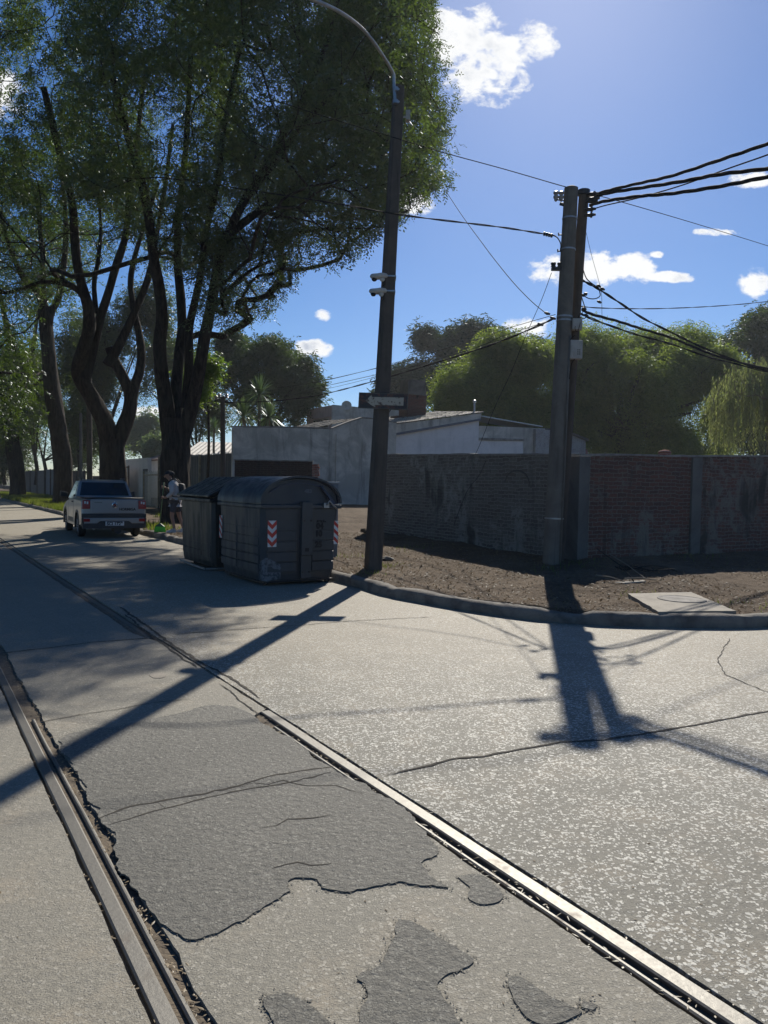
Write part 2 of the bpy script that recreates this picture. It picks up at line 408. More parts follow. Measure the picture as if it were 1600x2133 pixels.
M['pole_dark'] = pole_mat('dark_concrete_pole', (.085, .070, .056), (.06, .05, .042), (.03, .026, .022))
M['pole_wood'] = pole_mat('old_timber_pole', (.10, .075, .055), (.07, .055, .042), (.03, .026, .022))
def bark_mat():
    m, w, b, ob, pos = new_mat('furrowed_bark')
    st = w.node('ShaderNodeMapping'); st.inputs['Scale'].default_value = (5, 5, .9); w.l.new(ob, st.inputs[0])
    s = w.noise(st.outputs[0], 1.6, 7, .7, .5); n = w.noise(ob, .8, 4, .6)
    col = w.mix(w.ramp(s, .36, .64), (.020, .016, .013), (.062, .048, .037)); col = w.mix(w.math('MULTIPLY', w.ramp(n, .45, .7), .5), col, (.055, .055, .045))
    w.put(b.inputs['Base Color'], col); b.inputs['Roughness'].default_value = .95; b.inputs['Specular IOR Level'].default_value = .2
    bump(w, b, s, 1.0, .05); return m
M['bark'] = bark_mat()
M['bark_pale'] = simple('pale_bark', (.24, .20, .15), (.14, .115, .085), 3, .9, bmp=.6, dist=.02)
M['leaf_tipa'] = leafmat('street_tree_leaves', (.030, .048, .012), (.072, .102, .020), .54, .08)
M['leaf_tipa_far'] = leafmat('far_street_tree_leaves', (.030, .058, .010), (.075, .105, .014), .5, .06)
M['leaf_sap'] = leafmat('fresh_leaves', (.09, .15, .02), (.15, .20, .03), .6, .06)
M['leaf_broad'] = leafmat('willowy_leaves', (.090, .132, .028), (.215, .255, .058), .55, .04)
M['leaf_dark'] = leafmat('dark_evergreen_leaves', (.036, .060, .020), (.065, .095, .030), .4, .05)
M['leaf_conifer'] = leafmat('conifer_needles', (.030, .052, .030), (.055, .080, .042), .3, .04)
M['leaf_weep'] = leafmat('weeping_leaves', (.15, .175, .095), (.25, .265, .155), .5, .05)
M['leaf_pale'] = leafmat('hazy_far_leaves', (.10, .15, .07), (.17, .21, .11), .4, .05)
M['leaf_spike'] = leafmat('sword_leaves', (.055, .10, .03), (.10, .15, .05), .35, .15)
M['grass'] = leafmat('verge_grass', (.07, .10, .018), (.15, .16, .04), .5, .03)
M['litter'] = leafmat('dry_litter', (.22, .16, .09), (.10, .07, .04), .2, .02, (1, 1, 1))
M['straw'] = leafmat('dry_straw', (.38, .30, .19), (.20, .15, .09), .2, .04, (1, 1, 1))
M['cable'] = simple('black_cable', (.012, .012, .013), (.02, .02, .021), 30, .85, bmp=.1, spec=.2)
M['black_metal'] = simple('black_metal', (.02, .02, .022), (.035, .032, .03), 12, .5, .2)
M['galv'] = simple('galvanised_steel', (.42, .43, .43), (.30, .30, .30), 10, .4, .8)
M['porcelain'] = simple('insulator_porcelain', (.30, .27, .24), (.2, .17, .15), 10, .35)
M['white_plastic'] = simple('aged_white_plastic', (.55, .55, .52), (.42, .41, .38), 8, .45, bmp=.05)
M['white_box'] = simple('pale_junction_box', (.42, .39, .34), (.34, .31, .27), 8, .55, bmp=.1)
M['lens'] = simple('dark_lens', (.01, .01, .012), None, 10, .12, bmp=0)
# ================================================================== SETTING
def vnoise(x, y, seed=0):
    """smooth value noise in [-1,1] for arrays"""
    x = np.asarray(x, float); y = np.asarray(y, float)
    xi = np.floor(x).astype(np.int64); yi = np.floor(y).astype(np.int64); fx = x-xi; fy = y-yi
    fx = fx*fx*(3-2*fx); fy = fy*fy*(3-2*fy)
    def h(a, b):
        n = (a*374761393+b*668265263+seed*974711) & 0x7fffffff
        n = ((n ^ (n >> 13))*1274126177) & 0x7fffffff
        return (n ^ (n >> 16)) % 10007/5003.5-1
    return (h(xi, yi)*(1-fx)+h(xi+1, yi)*fx)*(1-fy)+(h(xi, yi+1)*(1-fx)+h(xi+1, yi+1)*fx)*fy
def fbm(x, y, seed=0, o=4):
    r = 0; a = 1.0
    for i in range(o): r = r+a*vnoise(x*2**i, y*2**i, seed+i); a *= .5
    return r/1.9
def sst(x): x = np.clip(x, 0, 1); return x*x*(3-2*x)

def resample(pts, step):
    pts = [Vector(p) for p in pts]; out = [pts[0]]
    for a, b in zip(pts[:-1], pts[1:]):
        n = max(1, int((b-a).length/step))
        for i in range(1, n+1): out.append(a.lerp(b, i/n))
    return out
def catmull(pts, n=8):
    pts = [Vector(p) for p in pts]; out = []
    for i in range(len(pts)-1):
        p0 = pts[max(i-1, 0)]; p1 = pts[i]; p2 = pts[i+1]; p3 = pts[min(i+2, len(pts)-1)]
        for j in range(n):
            t = j/n
            out.append(.5*((2*p1)+(p2-p0)*t+(2*p0-5*p1+4*p2-p3)*t*t+(-p0+3*p1-3*p2+p3)*t**3))
    out.append(pts[-1]); return out
def jag(pts, step, amp, seed):
    """resample a polyline and shake it sideways"""
    q = resample(pts, step); out = []
    for i, p in enumerate(q):
        a = q[max(i-1, 0)]; b = q[min(i+1, len(q)-1)]; t = (b-a).normalized(); n = Vector((-t.y, t.x, 0))
        out.append(p+n*(float(fbm(p.x*7+seed*3.1, p.y*7, seed, 4))*amp+float(fbm(p.x*38, p.y*38, seed+3, 2))*min(.012, amp*.45)))
    return out
def sheet(name, outline, z, thick, mat):
    mb = MB(); mb.prism([(p.x, p.y) for p in outline], thick, 'z', z-thick)
    o = mb.build(name, mat); return tag(o, kind='structure')

# far ground sheet, reaching the horizon
g = MB(); g.add([(-900, -300, -.06), (900, -300, -.06), (900, 1500, -.06), (-900, 1500, -.06)], [(0, 1, 2, 3)])
tag(g.build('ground', M['ground']), kind='structure')

# road slabs either side of and between the rails, with ragged edges at the rail trenches
def edge_line(s, t0, t1, amp, seed, near=14.0, step=.05):
    t = t0; pts = []
    while t < t1:
        pts.append(ST(s+float(fbm(t*3.3, seed*7.7, seed, 4))*amp+float(vnoise(t*22, 3.3, seed+9))*amp*.35, t))
        t += step if t < near else 1.5
    pts.append(ST(s, t1)); return pts
RT0, RT1 = -6.0, 130.0
left = edge_line(.586, RT0, RT1, .008, 3)
sheet('road_left_slab', [ST(-7, RT0)]+left+[ST(-7, RT1)], 0.0, .05, M['concrete_left'])
midl = edge_line(.752, RT0, RT1, .022, 4)
midr = [p for p in edge_line(1.945, RT0, RT1, .014, 5)]
# where the right rail is buried the concrete closes over it
def close(p):
    t = p.dot(SD); k = float(sst((t-4.55)/.12)*(1-sst((t-6.9)/.9)))
    return p+SN*(.140*k)
midr = [close(p) for p in midr]
sheet('road_middle_slab', midl+midr[::-1], 0.0, .05, M['concrete_mid'])
right = edge_line(2.110, RT0, RT1, .010, 6)
sheet('road_right_slab', [ST(2.125, RT0)]+right+[ST(7.6, RT1), ST(7.6, 12), ST(70, 12), ST(70, RT0)], 0.0, .05, M['concrete_right'])
tb = MB(); tb.add([ST(.4, RT0, -.016), ST(2.3, RT0, -.016), ST(2.3, RT1, -.016), ST(.4, RT1, -.016)], [(0, 1, 2, 3)])
tag(tb.build('rail_trench_dirt', M['rail_dirt']), kind='structure')

# tram rails: polished head, thin guard lip
def rail(label, s0, s1, g0, g1, t0, t1, gt0, gt1, z=.004, wear=0.0):
    root = empty('tram_rail', ST((s0+s1)/2, t0), label, 'rail', group='tram rails set in the road')
    def bar(name, a, b, ta, tb_, mat, zt):
        mb = MB(); n = max(6, int((tb_-ta)/.12)) if tb_-ta < 15 else 60
        prof = [(a, -.05), (a-.001, zt-.005), (a+.006, zt), (b-.006, zt), (b+.001, zt-.005), (b, -.05)]
        vs = []
        for i in range(n+1):
            t = ta+(tb_-ta)*i/n; k = float(vnoise(t*1.7, 1.1, int(s0*50)))*.003; kz = float(vnoise(t*2.3, 4.1, 5))*.0015
            for (s, zz) in prof: vs.append(ST(s+k, t, zz+(kz if zz > -.04 else 0)))
        fs = [(i*6+j, i*6+j+1, (i+1)*6+j+1, (i+1)*6+j) for i in range(n) for j in range(5)]
        fs += [tuple(range(6)), tuple(n*6+j for j in range(5, -1, -1))]
        mb.add(vs, fs); return mb.build(name, mat, root, world=True)
    bar('rail_head', s0, s1, t0, t1, M['rail'], z)
    bar('guard_lip', g0, g1, gt0, gt1, M['rail_side'] if wear else M['rail'], z-.005)
    return root
rail('bright polished tram rail on the right of the track, running to the bottom right corner', 2.022, 2.090, 1.972, 1.993, -5.5, 4.62, -5.5, 4.3)
rail('duller grey tram rail on the left of the track, leaving at the left edge', .600, .655, .684, .702, -5.5, 40, -5.5, 5.2)
rail('dark rusty far stretch of rail reappearing beyond the concrete, heading towards the parked pickup', 2.03, 2.085, 1.975, 1.993, 7.4, 90, 7.4, 90, z=-.010, wear=1)

EDGES = []
def patch(name, pix, mat, z=.011, th=.012, step=.014, amp=.035, seed=1):
    w = [G(*p) for p in pix]; w = catmull(w+[w[0]], 3); q = jag(w, step, amp, seed)[:-1]
    EDGES.extend([(p.x, p.y) for p in q]) if name == 'asphalt_patch' else None
    return sheet(name, q, z, th, mat)
patch('asphalt_patch', [(118, 1545), (165, 1620), (205, 1702), (236, 1740), (236, 1790), (270, 1830), (300, 1880), (330, 1912), (370, 1940), (400, 1955),
      (430, 1952), (500, 1920), (560, 1890), (598, 1862), (600, 1838), (625, 1830), (660, 1835), (690, 1853), (760, 1850), (830, 1837), (900, 1850), (940, 1852),
      (905, 1828), (872, 1800), (908, 1782), (900, 1755), (850, 1700), (790, 1652), (720, 1618), (680, 1595), (640, 1566), (600, 1536), (560, 1512),
      (500, 1478), (440, 1470), (360, 1490), (250, 1515), (180, 1520)], M['asphalt'], .006, .007, seed=2)
patch('asphalt_patch', [(830, 1915), (870, 1925), (900, 1950), (985, 1990), (980, 2015), (920, 2040), (925, 2075), (960, 2133), (980, 2250), (750, 2250), (750, 2133), (762, 2070), (735, 2035), (790, 2010), (815, 1960)], M['asphalt'], .005, .006, seed=3)
patch('asphalt_patch', [(550, 2085), (590, 2072), (640, 2090), (690, 2133), (700, 2200), (600, 2200), (570, 2133)], M['asphalt'], .005, .006, seed=4, amp=.015)
patch('asphalt_patch', [(1060, 2042), (1090, 2040), (1140, 2075), (1190, 2098), (1215, 2112), (1180, 2128), (1130, 2136), (1100, 2120), (1070, 2078)], M['asphalt'], .005, .006, seed=5, amp=.012)
patch('asphalt_patch', [(955, 1830), (1000, 1825), (1045, 1860), (1040, 1880), (1000, 1885), (975, 1870), (980, 1850)], M['asphalt'], .005, .006, seed=6, amp=.012)
patch('asphalt_patch', [(1215, 2088), (1240, 2095), (1235, 2106), (1212, 2100)], M['asphalt'], .005, .006, seed=7, amp=.006)
patch('concrete_patch', [(310, 1405), (325, 1400), (345, 1405), (340, 1412), (318, 1413)], M['slab_lid'], .003, .004, seed=9, amp=.02)
patch('concrete_patch', [(-60, 2050), (60, 2120), (160, 2100), (260, 2085), (290, 2100), (290, 2200), (-60, 2200)], M['concrete_mid'], .008, .01, seed=12, amp=.02)

def crack(pix, width, seed=1, step=.04, amp=.02, z=.004, mat='crack'):
    q = jag([G(*p) for p in pix], step, amp, seed); vs = []; n = len(q)
    for i, p in enumerate(q):
        a = q[max(i-1, 0)]; b = q[min(i+1, n-1)]; t = (b-a).normalized(); nn = Vector((-t.y, t.x, 0))
        w_ = width*(.55+.75*abs(float(vnoise(i*.7, seed*1.3, seed))))*min(1, (i+1)/4, (n-i)/4)
        vs += [p+nn*w_+Vector((0, 0, z)), p-nn*w_+Vector((0, 0, z))]
    mb = MB(); mb.add(vs, [(2*i, 2*i+1, 2*i+3, 2*i+2) for i in range(n-1)])
    return tag(mb.build('road_crack', M[mat], fixn=True), kind='structure')
crack([(806, 1616), (870, 1600), (950, 1580), (1030, 1572), (1110, 1556), (1170, 1546), (1260, 1542), (1340, 1530), (1450, 1510), (1600, 1482), (1900, 1430)], .011, 1)
crack([(205, 1708), (270, 1684), (340, 1670), (430, 1655), (500, 1640), (560, 1620), (640, 1606), (700, 1598)], .0085, 2, z=.0075)
crack([(230, 1722), (300, 1697), (400, 1672), (500, 1650), (560, 1640), (620, 1628), (690, 1610)], .006, 3, z=.0075)
crack([(330, 1674), (345, 1686)], .004, 4, z=.0075)
crack([(500, 1640), (530, 1632), (560, 1636), (590, 1628), (640, 1640), (700, 1640), (760, 1658)], .004, 14, z=.0075)
crack([(540, 1728), (575, 1722), (600, 1710), (650, 1706), (690, 1700)], .006, 15, z=.008)
crack([(570, 1812), (620, 1800), (650, 1806), (690, 1802)], .007, 16, z=.0075)
crack([(-200, 1388), (0, 1362), (100, 1350), (200, 1338), (300, 1330), (345, 1328)], .012, 5)
crack([(360, 1322), (480, 1313), (620, 1303), (700, 1296), (900, 1285)], .008, 6)
crack([(60, 1508), (190, 1487), (300, 1468), (400, 1456)], .005, 7)
crack([(1520, 1330), (1495, 1375), (1510, 1405), (1590, 1440), (1700, 1470)], .006, 8)
crack([(455, 1425), (480, 1440), (500, 1462), (540, 1490)], .006, 9)
crack([(430, 1385), (470, 1408), (500, 1425), (540, 1455)], .012, 10)
crack([(250, 1265), (300, 1300), (360, 1345), (430, 1388)], .02, 11)
crack([(260, 1280), (310, 1320), (370, 1365), (410, 1390)], .012, 17)
crack([(60, 1160), (300, 1148), (500, 1142)], .012, 12, step=.2)
crack([(300, 1212), (420, 1208)], .01, 13, step=.1)

# kerb and the dirt pavement behind it
KP = [(5.83, 130), (5.83, 60), (5.83, 30), (5.83, 18), (5.84, 12.5), (5.80, 10.1), (5.68, 8.8), (5.76, 8.05), (5.99, 6.95), (6.46, 5.92), (7.3, 5.25), (8.36, 4.72), (10.5, 4.4), (16, 4.3), (66, 4.3)]
kp = catmull([ST(*q) for q in KP], 14); kp = resample(kp, .12)
def kerb():
    prof = [(0, -.05), (-.004, .03), (.0, .10), (.025, .135), (.09, .148), (.155, .145), (.19, .06)]
    k = len(prof); vs = []; n = len(kp)
    for i, p in enumerate(kp):
        a = kp[max(i-1, 0)]; b = kp[min(i+1, n-1)]; t = (b-a).normalized(); nn = Vector((t.y, -t.x, 0))*-1  # towards the pavement
        br = float(fbm(p.x*1.3, p.y*1.3, 40, 4)); chip = max(0, float(vnoise(p.x*3.1, p.y*3.1, 44))-.35)
        for j, (o, z) in enumerate(prof):
            f = float(fbm(p.x*5+j*3.3, p.y*5, 41+j, 3))
            oo = o+(f*.020+br*.03)*(1 if j in (1, 2, 3) else .3); zz = z+(f*.016-chip*.11 if j > 1 else 0)+(br*.018 if j > 1 else 0)
            vs.append(p+nn*oo+Vector((0, 0, zz)))
    mb = MB(); mb.add(vs, [(i*k+j, i*k+j+1, (i+1)*k+j+1, (i+1)*k+j) for i in range(n-1) for j in range(k-1)])
    o = mb.build('kerb', M['kerb'], smooth=True, auto=50); tag(o, kind='structure')
kerb()
def ground_h(x, y):
    s = x*SN.x+y*SN.y; t = x*SD.x+y*SD.y
    rise = .58*sst((t-17)/9)*sst((s-9.3)/3)*(1-sst((t-28.6)/4)*sst((12.4-s)/.4))
    rise = rise+.17*sst((np.minimum(s-6.0, t-4.7)-.9)/3.4)*(1-sst((t-19)/6))-.05*np.exp(-((x-3.85)**2+(y-9.7)**2)/1.2)
    return .13+rise+fbm(x*.9, y*.9, 70, 4)*.045+fbm(x*6, y*6, 75, 3)*.018+np.maximum(0, vnoise(x*2.2, y*2.2, 77)-.3)*.03
WP = [(12.3, 130), (12.3, 60), (12.3, 30), (12.3, 18), (11.4, 14), (11.0, 12.3), (10.8, 11.0), (10.6, 10.3), (10.6, 9.9), (11.0, 9.7), (12.0, 9.6), (13.6, 9.5), (15, 9.5), (18, 9.5), (66, 9.5)]
def pavement():
    K = []; W = []
    for i in range(len(KP)-1):
        a, b = Vector(KP[i]), Vector(KP[i+1]); c, d = Vector(WP[i]), Vector(WP[i+1]); L = (b-a).length
        n = max(8, int(L/(.07 if L < 14 else .6)))
        for j in range(n):
            K.append(a.lerp(b, j/n)); W.append(c.lerp(d, j/n))
    # follow the smoothed kerb
    kk = np.array([(p.x, p.y) for p in kp]); m = len(K); nv = 80
    V_ = np.zeros((m, nv+1, 3))
    for i in range(m):
        k3 = ST(*K[i]); d2 = ((kk-np.array([k3.x, k3.y]))**2).sum(1); c = kk[d2.argmin()]
        w3 = ST(*W[i]); w2 = np.array([w3.x, w3.y]); dr = (w2-c)/np.linalg.norm(w2-c); c = c+dr*.13
        v = (np.linspace(0, 1, nv+1)**1.15)[:, None]
        V_[i, :, :2] = c*(1-v)+w2*v
    V_[:, :, 2] = ground_h(V_[:, :, 0], V_[:, :, 1])
    V_[:, 0, 2] = .09; V_[:, 1, 2] = np.minimum(V_[:, 1, 2], .15)
    idx = np.arange(m*(nv+1)).reshape(m, nv+1)
    q = np.stack([idx[:-1, :-1], idx[1:, :-1], idx[1:, 1:], idx[:-1, 1:]], -1).reshape(-1, 4)[:, ::-1]
    o = np_mesh('dirt_pavement', V_.reshape(-1, 3), q, M['dirt'], smooth=True); tag(o, kind='structure')
pavement()
def lot():
    ss, tt = np.meshgrid(np.linspace(10.7, 45, 160), np.linspace(9.6, 29.9, 130), indexing='ij')
    x = ss*SN.x+tt*SD.x; y = ss*SN.y+tt*SD.y; z = ground_h(x, y)-.035
    m, n = x.shape; idx = np.arange(m*n).reshape(m, n)
    q = np.stack([idx[:-1, :-1], idx[1:, :-1], idx[1:, 1:], idx[:-1, 1:]], -1).reshape(-1, 4)
    o = np_mesh('vacant_lot', np.stack([x, y, z], -1).reshape(-1, 3), q, M['dirt'], smooth=True); tag(o, kind='structure')
lot()

def GG(px, py, lift=0.0):
    # the point of the dirt pavement seen at this pixel
    z = .2
    for _ in range(6): p = G(px, py, z); z = float(ground_h(p.x, p.y))
    return Vector((p.x, p.y, z+lift))
def chips(name, xy, z, size, mat, flat=.35, kind='stuff', lens=(1.0, 2.4)):
    """small angular bits lying about: one object nobody could count"""
    n = len(xy); a = rng.uniform(0, 2*math.pi, n); l = size*rng.uniform(.5, 1.2, n)*rng.uniform(lens[0], lens[1], n); w = size*rng.uniform(.25, .7, n)
    tl = rng.normal(0, flat, n)
    dx = np.stack([np.cos(a)*l, np.sin(a)*l, tl*l], 1); dy = np.stack([-np.sin(a)*w, np.cos(a)*w, rng.normal(0, flat, n)*w], 1)
    up = np.zeros((n, 3)); up[:, 2] = w*rng.uniform(.1, .7, n)
    c = np.column_stack([xy, z+np.abs(tl*l)*.5])
    v = np.stack([c-dx, c-dy, c+dx, c+dy, c+up], 1)
    b = np.arange(n)[:, None]*5
    f = np.concatenate([b+np.array([0, 1, 4]), b+np.array([1, 2, 4]), b+np.array([2, 3, 4]), b+np.array([3, 0, 4])], 0)
    o = np_mesh(name, v.reshape(-1, 3), f, mat); return tag(o, kind=kind)
def pts_st(n, s0, s1, t0, t1):
    s = rng.uniform(s0, s1, n); t = rng.uniform(t0, t1, n)
    return np.column_stack([s*SN.x+t*SD.x, s*SN.y+t*SD.y])
def inside_pave(xy):
    kk = np.array([(p.x, p.y) for p in kp[::2]]); out = []
    tdir = np.roll(kk, -1, 0)-kk
    for p in xy:
        i = ((kk-p)**2).sum(1)[:-1].argmin(); t = tdir[i]; dvec = p-kk[i]
        out.append(t[0]*dvec[1]-t[1]*dvec[0] > .13*np.hypot(*t))
    return np.array(out)
def scatter_litter():
    xy = pts_st(34000, 5.6, 14.5, 4.3, 22); xy = xy[inside_pave(xy)]
    s = xy@np.array(SN[:2]); t = xy@np.array(SD[:2]); xy = xy[(s < 10.1) | (t < 9.1)]
    z = ground_h(xy[:, 0], xy[:, 1]); k = len(xy)
    m = rng.uniform(0, 1, k)
    chips('leaf_litter', xy[m < .62], z[m < .62]+.006, .019, M['litter'])
    chips('soil_clods', xy[(m >= .62) & (m < .95)], z[(m >= .62) & (m < .95)], .028, M['dirt'], .1, lens=(.8, 1.3))
    chips('pale_rubble', xy[m >= .965], z[m >= .965], .022, M['slab_lid'], .1, lens=(.8, 1.5))
    # straw caught in the rail trenches, densest close to the camera
    a = []
    for (s0, s1, n) in ((1.94, 2.02, 800), (2.09, 2.11, 120), (.70, .76, 1100), (.58, .60, 150)):
        t = -1+12*rng.uniform(0, 1, n)**1.3; s_ = rng.uniform(s0, s1, n); a.append(np.column_stack([s_*SN.x+t*SD.x, s_*SN.y+t*SD.y]))
    xy = np.concatenate(a); chips('dry_straw', xy, np.full(len(xy), -.010)+rng.uniform(0, .010, len(xy)), .007, M['straw'], .08, lens=(.8, 3.2))
    e = np.array(EDGES); e = e[rng.integers(0, len(e), 2600)]+rng.normal(0, .011, (2600, 2)); s = e@np.array(SN[:2]); e = e[(s > .76) & (s < 1.94)]
    chips('asphalt_crumbs', e, np.full(len(e), .003), .005, M['asphalt'], .05, lens=(.8, 1.6))
    # grit on the road, mostly swept to the gutter
    xy = np.concatenate([pts_st(700, -2, 6, 0, 14), pts_st(900, 5.0, 5.85, 6, 24), np.column_stack([rng.uniform(1, 6, 900), rng.uniform(7.3, 9.2, 900)])])
    xy = xy[~inside_pave(xy)]; s = xy@np.array(SN[:2]); xy = xy[(s < .55) | (s > 2.15) | ((s > .8) & (s < 1.9))]
    chips('road_grit', xy, np.full(len(xy), .002), .007, M['litter'], .05, lens=(.8, 1.8))
scatter_litter()
for i, (px, py, s) in enumerate([(806, 1168, .09), (770, 1112, .13), (760, 1108, .10)]):
    p = GG(px, py); q = MB(); n = 9
    for r_ in range(6):
        for j in range(n):
            a = 2*math.pi*j/n; rr = s*math.sin(math.pi*(r_+.35)/6)*(1+.35*float(vnoise(j*1.7+i*9, r_*1.3, 3))); q.v.append((p.x+rr*math.cos(a)*1.3, p.y+rr*math.sin(a), p.z-s*.25+s*.75*(1-math.cos(math.pi*(r_+.35)/6))*.8))
    q.f = [[r_*n+j, r_*n+(j+1) % n, (r_+1)*n+(j+1) % n, (r_+1)*n+j] for r_ in range(5) for j in range(n)]+[[j for j in range(n)][::-1], [5*n+j for j in range(n)]]; q.m = [0]*len(q.f)
    o = q.build('rock', M['kerb'] if i == 0 else M['dirt'])
    tag(o, ['small pale rock lying at the foot of the leaning street lamp pole', 'large dark clod behind the foot of the street lamp pole', 'second dark clod left of the street lamp pole, next to the container'][i], 'rock')

def weeds():
    xy = []
    for (px, py, n, r) in ((800, 1180, 26, .18), (765, 1195, 14, .12), (1140, 1185, 18, .2), (870, 1140, 16, .25), (1215, 1172, 22, .25), (1440, 1160, 20, .3), (900, 1250, 10, .2), (1120, 1275, 9, .15), (1330, 1240, 9, .12), (1560, 1262, 14, .25), (742, 1160, 16, .3)):
        c = GG(px, py); xy.append(np.array([c.x, c.y])+rng.normal(0, r, (n*3, 2)))
    xy = np.concatenate(xy); xy = xy[inside_pave(xy)]; n = len(xy); a = rng.uniform(0, 2*np.pi, n); h = rng.uniform(.03, .10, n); z = ground_h(xy[:, 0], xy[:, 1]); w_ = .006
    v = np.stack([np.column_stack([xy[:, 0]-np.cos(a)*w_, xy[:, 1]-np.sin(a)*w_, z-.01]), np.column_stack([xy[:, 0]+np.cos(a)*w_, xy[:, 1]+np.sin(a)*w_, z-.01]), np.column_stack([xy+rng.normal(0, .03, (n, 2)), z+h])], 1)
    tag(np_mesh('weeds', v.reshape(-1, 3), np.arange(3*n).reshape(-1, 3), M['grass']), kind='stuff')
weeds()
# concrete slab with a round cover, set in the dirt
def manhole():
    c = [G(1308, 1236, .168), G(1440, 1233, .168), G(1532, 1272, .168), G(1372, 1274, .168)]
    ctr = sum(c, Vector())/4
    root = empty('manhole_slab', (ctr.x, ctr.y, .12), 'pale concrete slab with a round cover set in the dirt beside the kerb', 'manhole')
    q = jag(c+[c[0]], .06, .02, 31)[:-1]
    b = MB(); b.prism([(p.x, p.y) for p in q], .12, 'z', .048); b.build('slab', M['slab_lid'], root, world=True)
    cc = G(1420, 1248, .17); k = MB(); k.lathe([(.30, .165), (.30, .176), (.27, .179), (.26, .174), (.0001, .175)], 36, (cc.x, cc.y, 0)); k.build('round_cover', M['cap_concrete'], root, world=True)
manhole()
def flat_stone():
    c = [GG(1242, 1206), GG(1280, 1200), GG(1330, 1203), GG(1345, 1213), GG(1300, 1217)]
    b = MB(); b.prism([(p.x, p.y) for p in c], .07, 'z', min(p.z for p in c)-.05); tag(b.build('flat_slab', M['cap_concrete']), 'thin grey slab lying in the shade in front of the red brick wall', 'slab')
flat_stone()
def cable_heap():
    b = MB(); c = GG(1310, 1190, .02)
    for i in range(4):
        r = .22+.05*i; b.tube([c+Vector((math.cos(a)*r+.12*i, math.sin(a)*r*.7, .03+.05*abs(math.sin(a*1.5+i)))) for a in np.linspace(i, i+5.2, 22)], .007, 5)
    b.tube([GG(1243, 1180, .30), GG(1300, 1200, .12), GG(1320, 1215, .03)], .009, 5)
    tag(b.build('discarded_cable', M['cable'], smooth=True), 'loose black cable coiled on the dirt below the red brick wall', 'cable')
    for i, (a, e, l) in enumerate([((1268, 1178, .22), (1345, 1215, .03), 'long thin stick leaning across the coiled cable'), ((1240, 1205, .05), (1300, 1218, .05), 'short pale stick lying left of the coiled cable'), ((1300, 1212, .05), (1368, 1216, .02), 'straight stick lying to the right of the coiled cable')]):
        s = MB(); s.tube([GG(*a), GG(*a).lerp(GG(*e), .5)+Vector((0, 0, .02)), GG(*e)], [.010, .009, .006], 6)
        tag(s.build('stick', M['bark_pale']), l, 'stick')
cable_heap()

# ================================================================== WALLS AND BUILDINGS
C0 = Vector((3.47, 13.2, 0)); WL_D = Vector((-.44, .898, 0)).normalized(); WR_D = Vector((.858, .513, 0)).normalized()
def onwall(px, py, off=.0, d=WL_D):
    v = ray(px, py); nn = Vector((d.y, -d.x, 0)); o = Vector((0, 0, CZ)); return o+v*((C0-nn*off-o).dot(nn)/v.dot(nn))
def wall_mesh(L, zt0, zt1, th, seed, y0, y1, z0=0.0, step=.25):
    """long wall along local x with a slightly uneven top"""
    b = MB(); n = int(L/step); vs = []
    for i in range(n+1):
        x = L*i/n; z = zt0+(zt1-zt0)*min(1, x/7.5)+float(vnoise(x*.8, 2.2, seed))*.012
        vs += [(x, y0, z0), (x, y1, z0), (x, y1, z), (x, y0, z)]
    fs = [(i*4+j, i*4+(j+1) % 4, (i+1)*4+(j+1) % 4, (i+1)*4+j) for i in range(n) for j in range(4)]
    fs += [(0, 1, 2, 3), (n*4+3, n*4+2, n*4+1, n*4)]; b.add(vs, fs); return b
def coping(L, zt0, zt1, y0, y1, seed, th=.035):
    b = MB(); n = int(L/.3); vs = []
    for i in range(n+1):
        x = L*i/n; z = zt0+(zt1-zt0)*min(1, x/7.5)+float(vnoise(x*.8, 2.2, seed))*.012+.002; t = th+float(vnoise(x*3, 1, seed+5))*.008
        vs += [(x, y0, z), (x, y1, z), (x, y1, z+t), (x, y0, z+t)]
    fs = [(i*4+j, i*4+(j+1) % 4, (i+1)*4+(j+1) % 4, (i+1)*4+j) for i in range(n) for j in range(4)]
    fs += [(0, 1, 2, 3), (n*4+3, n*4+2, n*4+1, n*4)]; b.add(vs, fs); return b
wl = empty('brick_wall', (C0.x, C0.y, 0), 'pale limewashed brick garden wall stained with soot, between the two tall poles', 'wall', math.atan2(WL_D.y, WL_D.x))
wall_mesh(8.2, 2.16, 2.40, .25, 11, -.25, -.0).build('wall', M['brick_pale'], wl)
coping(8.22, 2.16, 2.40, -.275, .025, 11).build('coping', M['cap_concrete'], wl)
t_ = MB(); arch = [(1.85+.42*math.cos(a), 1.62+.30*math.sin(a)) for a in np.linspace(.25, math.pi-.1, 14)]
for (xa, za), (xb, zb) in zip(arch[:-1], arch[1:]):
    t_.hexa([(xa, -.002, za-.02), (xb, -.002, zb-.02), (xb, .012, zb-.02), (xa, .012, za-.02), (xa, -.002, za+.02), (xb, -.002, zb+.02), (xb, .012, zb+.02), (xa, .012, za+.02)])
t_.build('arch_ridge', M['black_metal'], wl)
b = MB(); b.mi = 0
for k in range(24):
    l = .05+.12*random.random(); b.box((8.2, -.235, .1+k*.095), (8.2+l, -.02, .1+k*.095+.065))
b.build('broken_end_bricks', M['brick_pale'], wl)
wr = empty('brick_wall', (C0.x, C0.y, 0), 'dark red brick wall right of the concrete utility pole, running out at the right edge', 'wall', math.atan2(WR_D.y, WR_D.x))
wall_mesh(34, 2.16, 2.40, .25, 12, .004, .25).build('wall', M['brick_red'], wr)
coping(34, 2.16, 2.40, -.02, .275, 12).build('coping', M['cap_concrete'], wr)
b = MB(); b.box((3.08, -.045, 0), (3.38, .006, 2.245)); b.build('pilaster', M['pier_grey'], wr, bevel=.01)
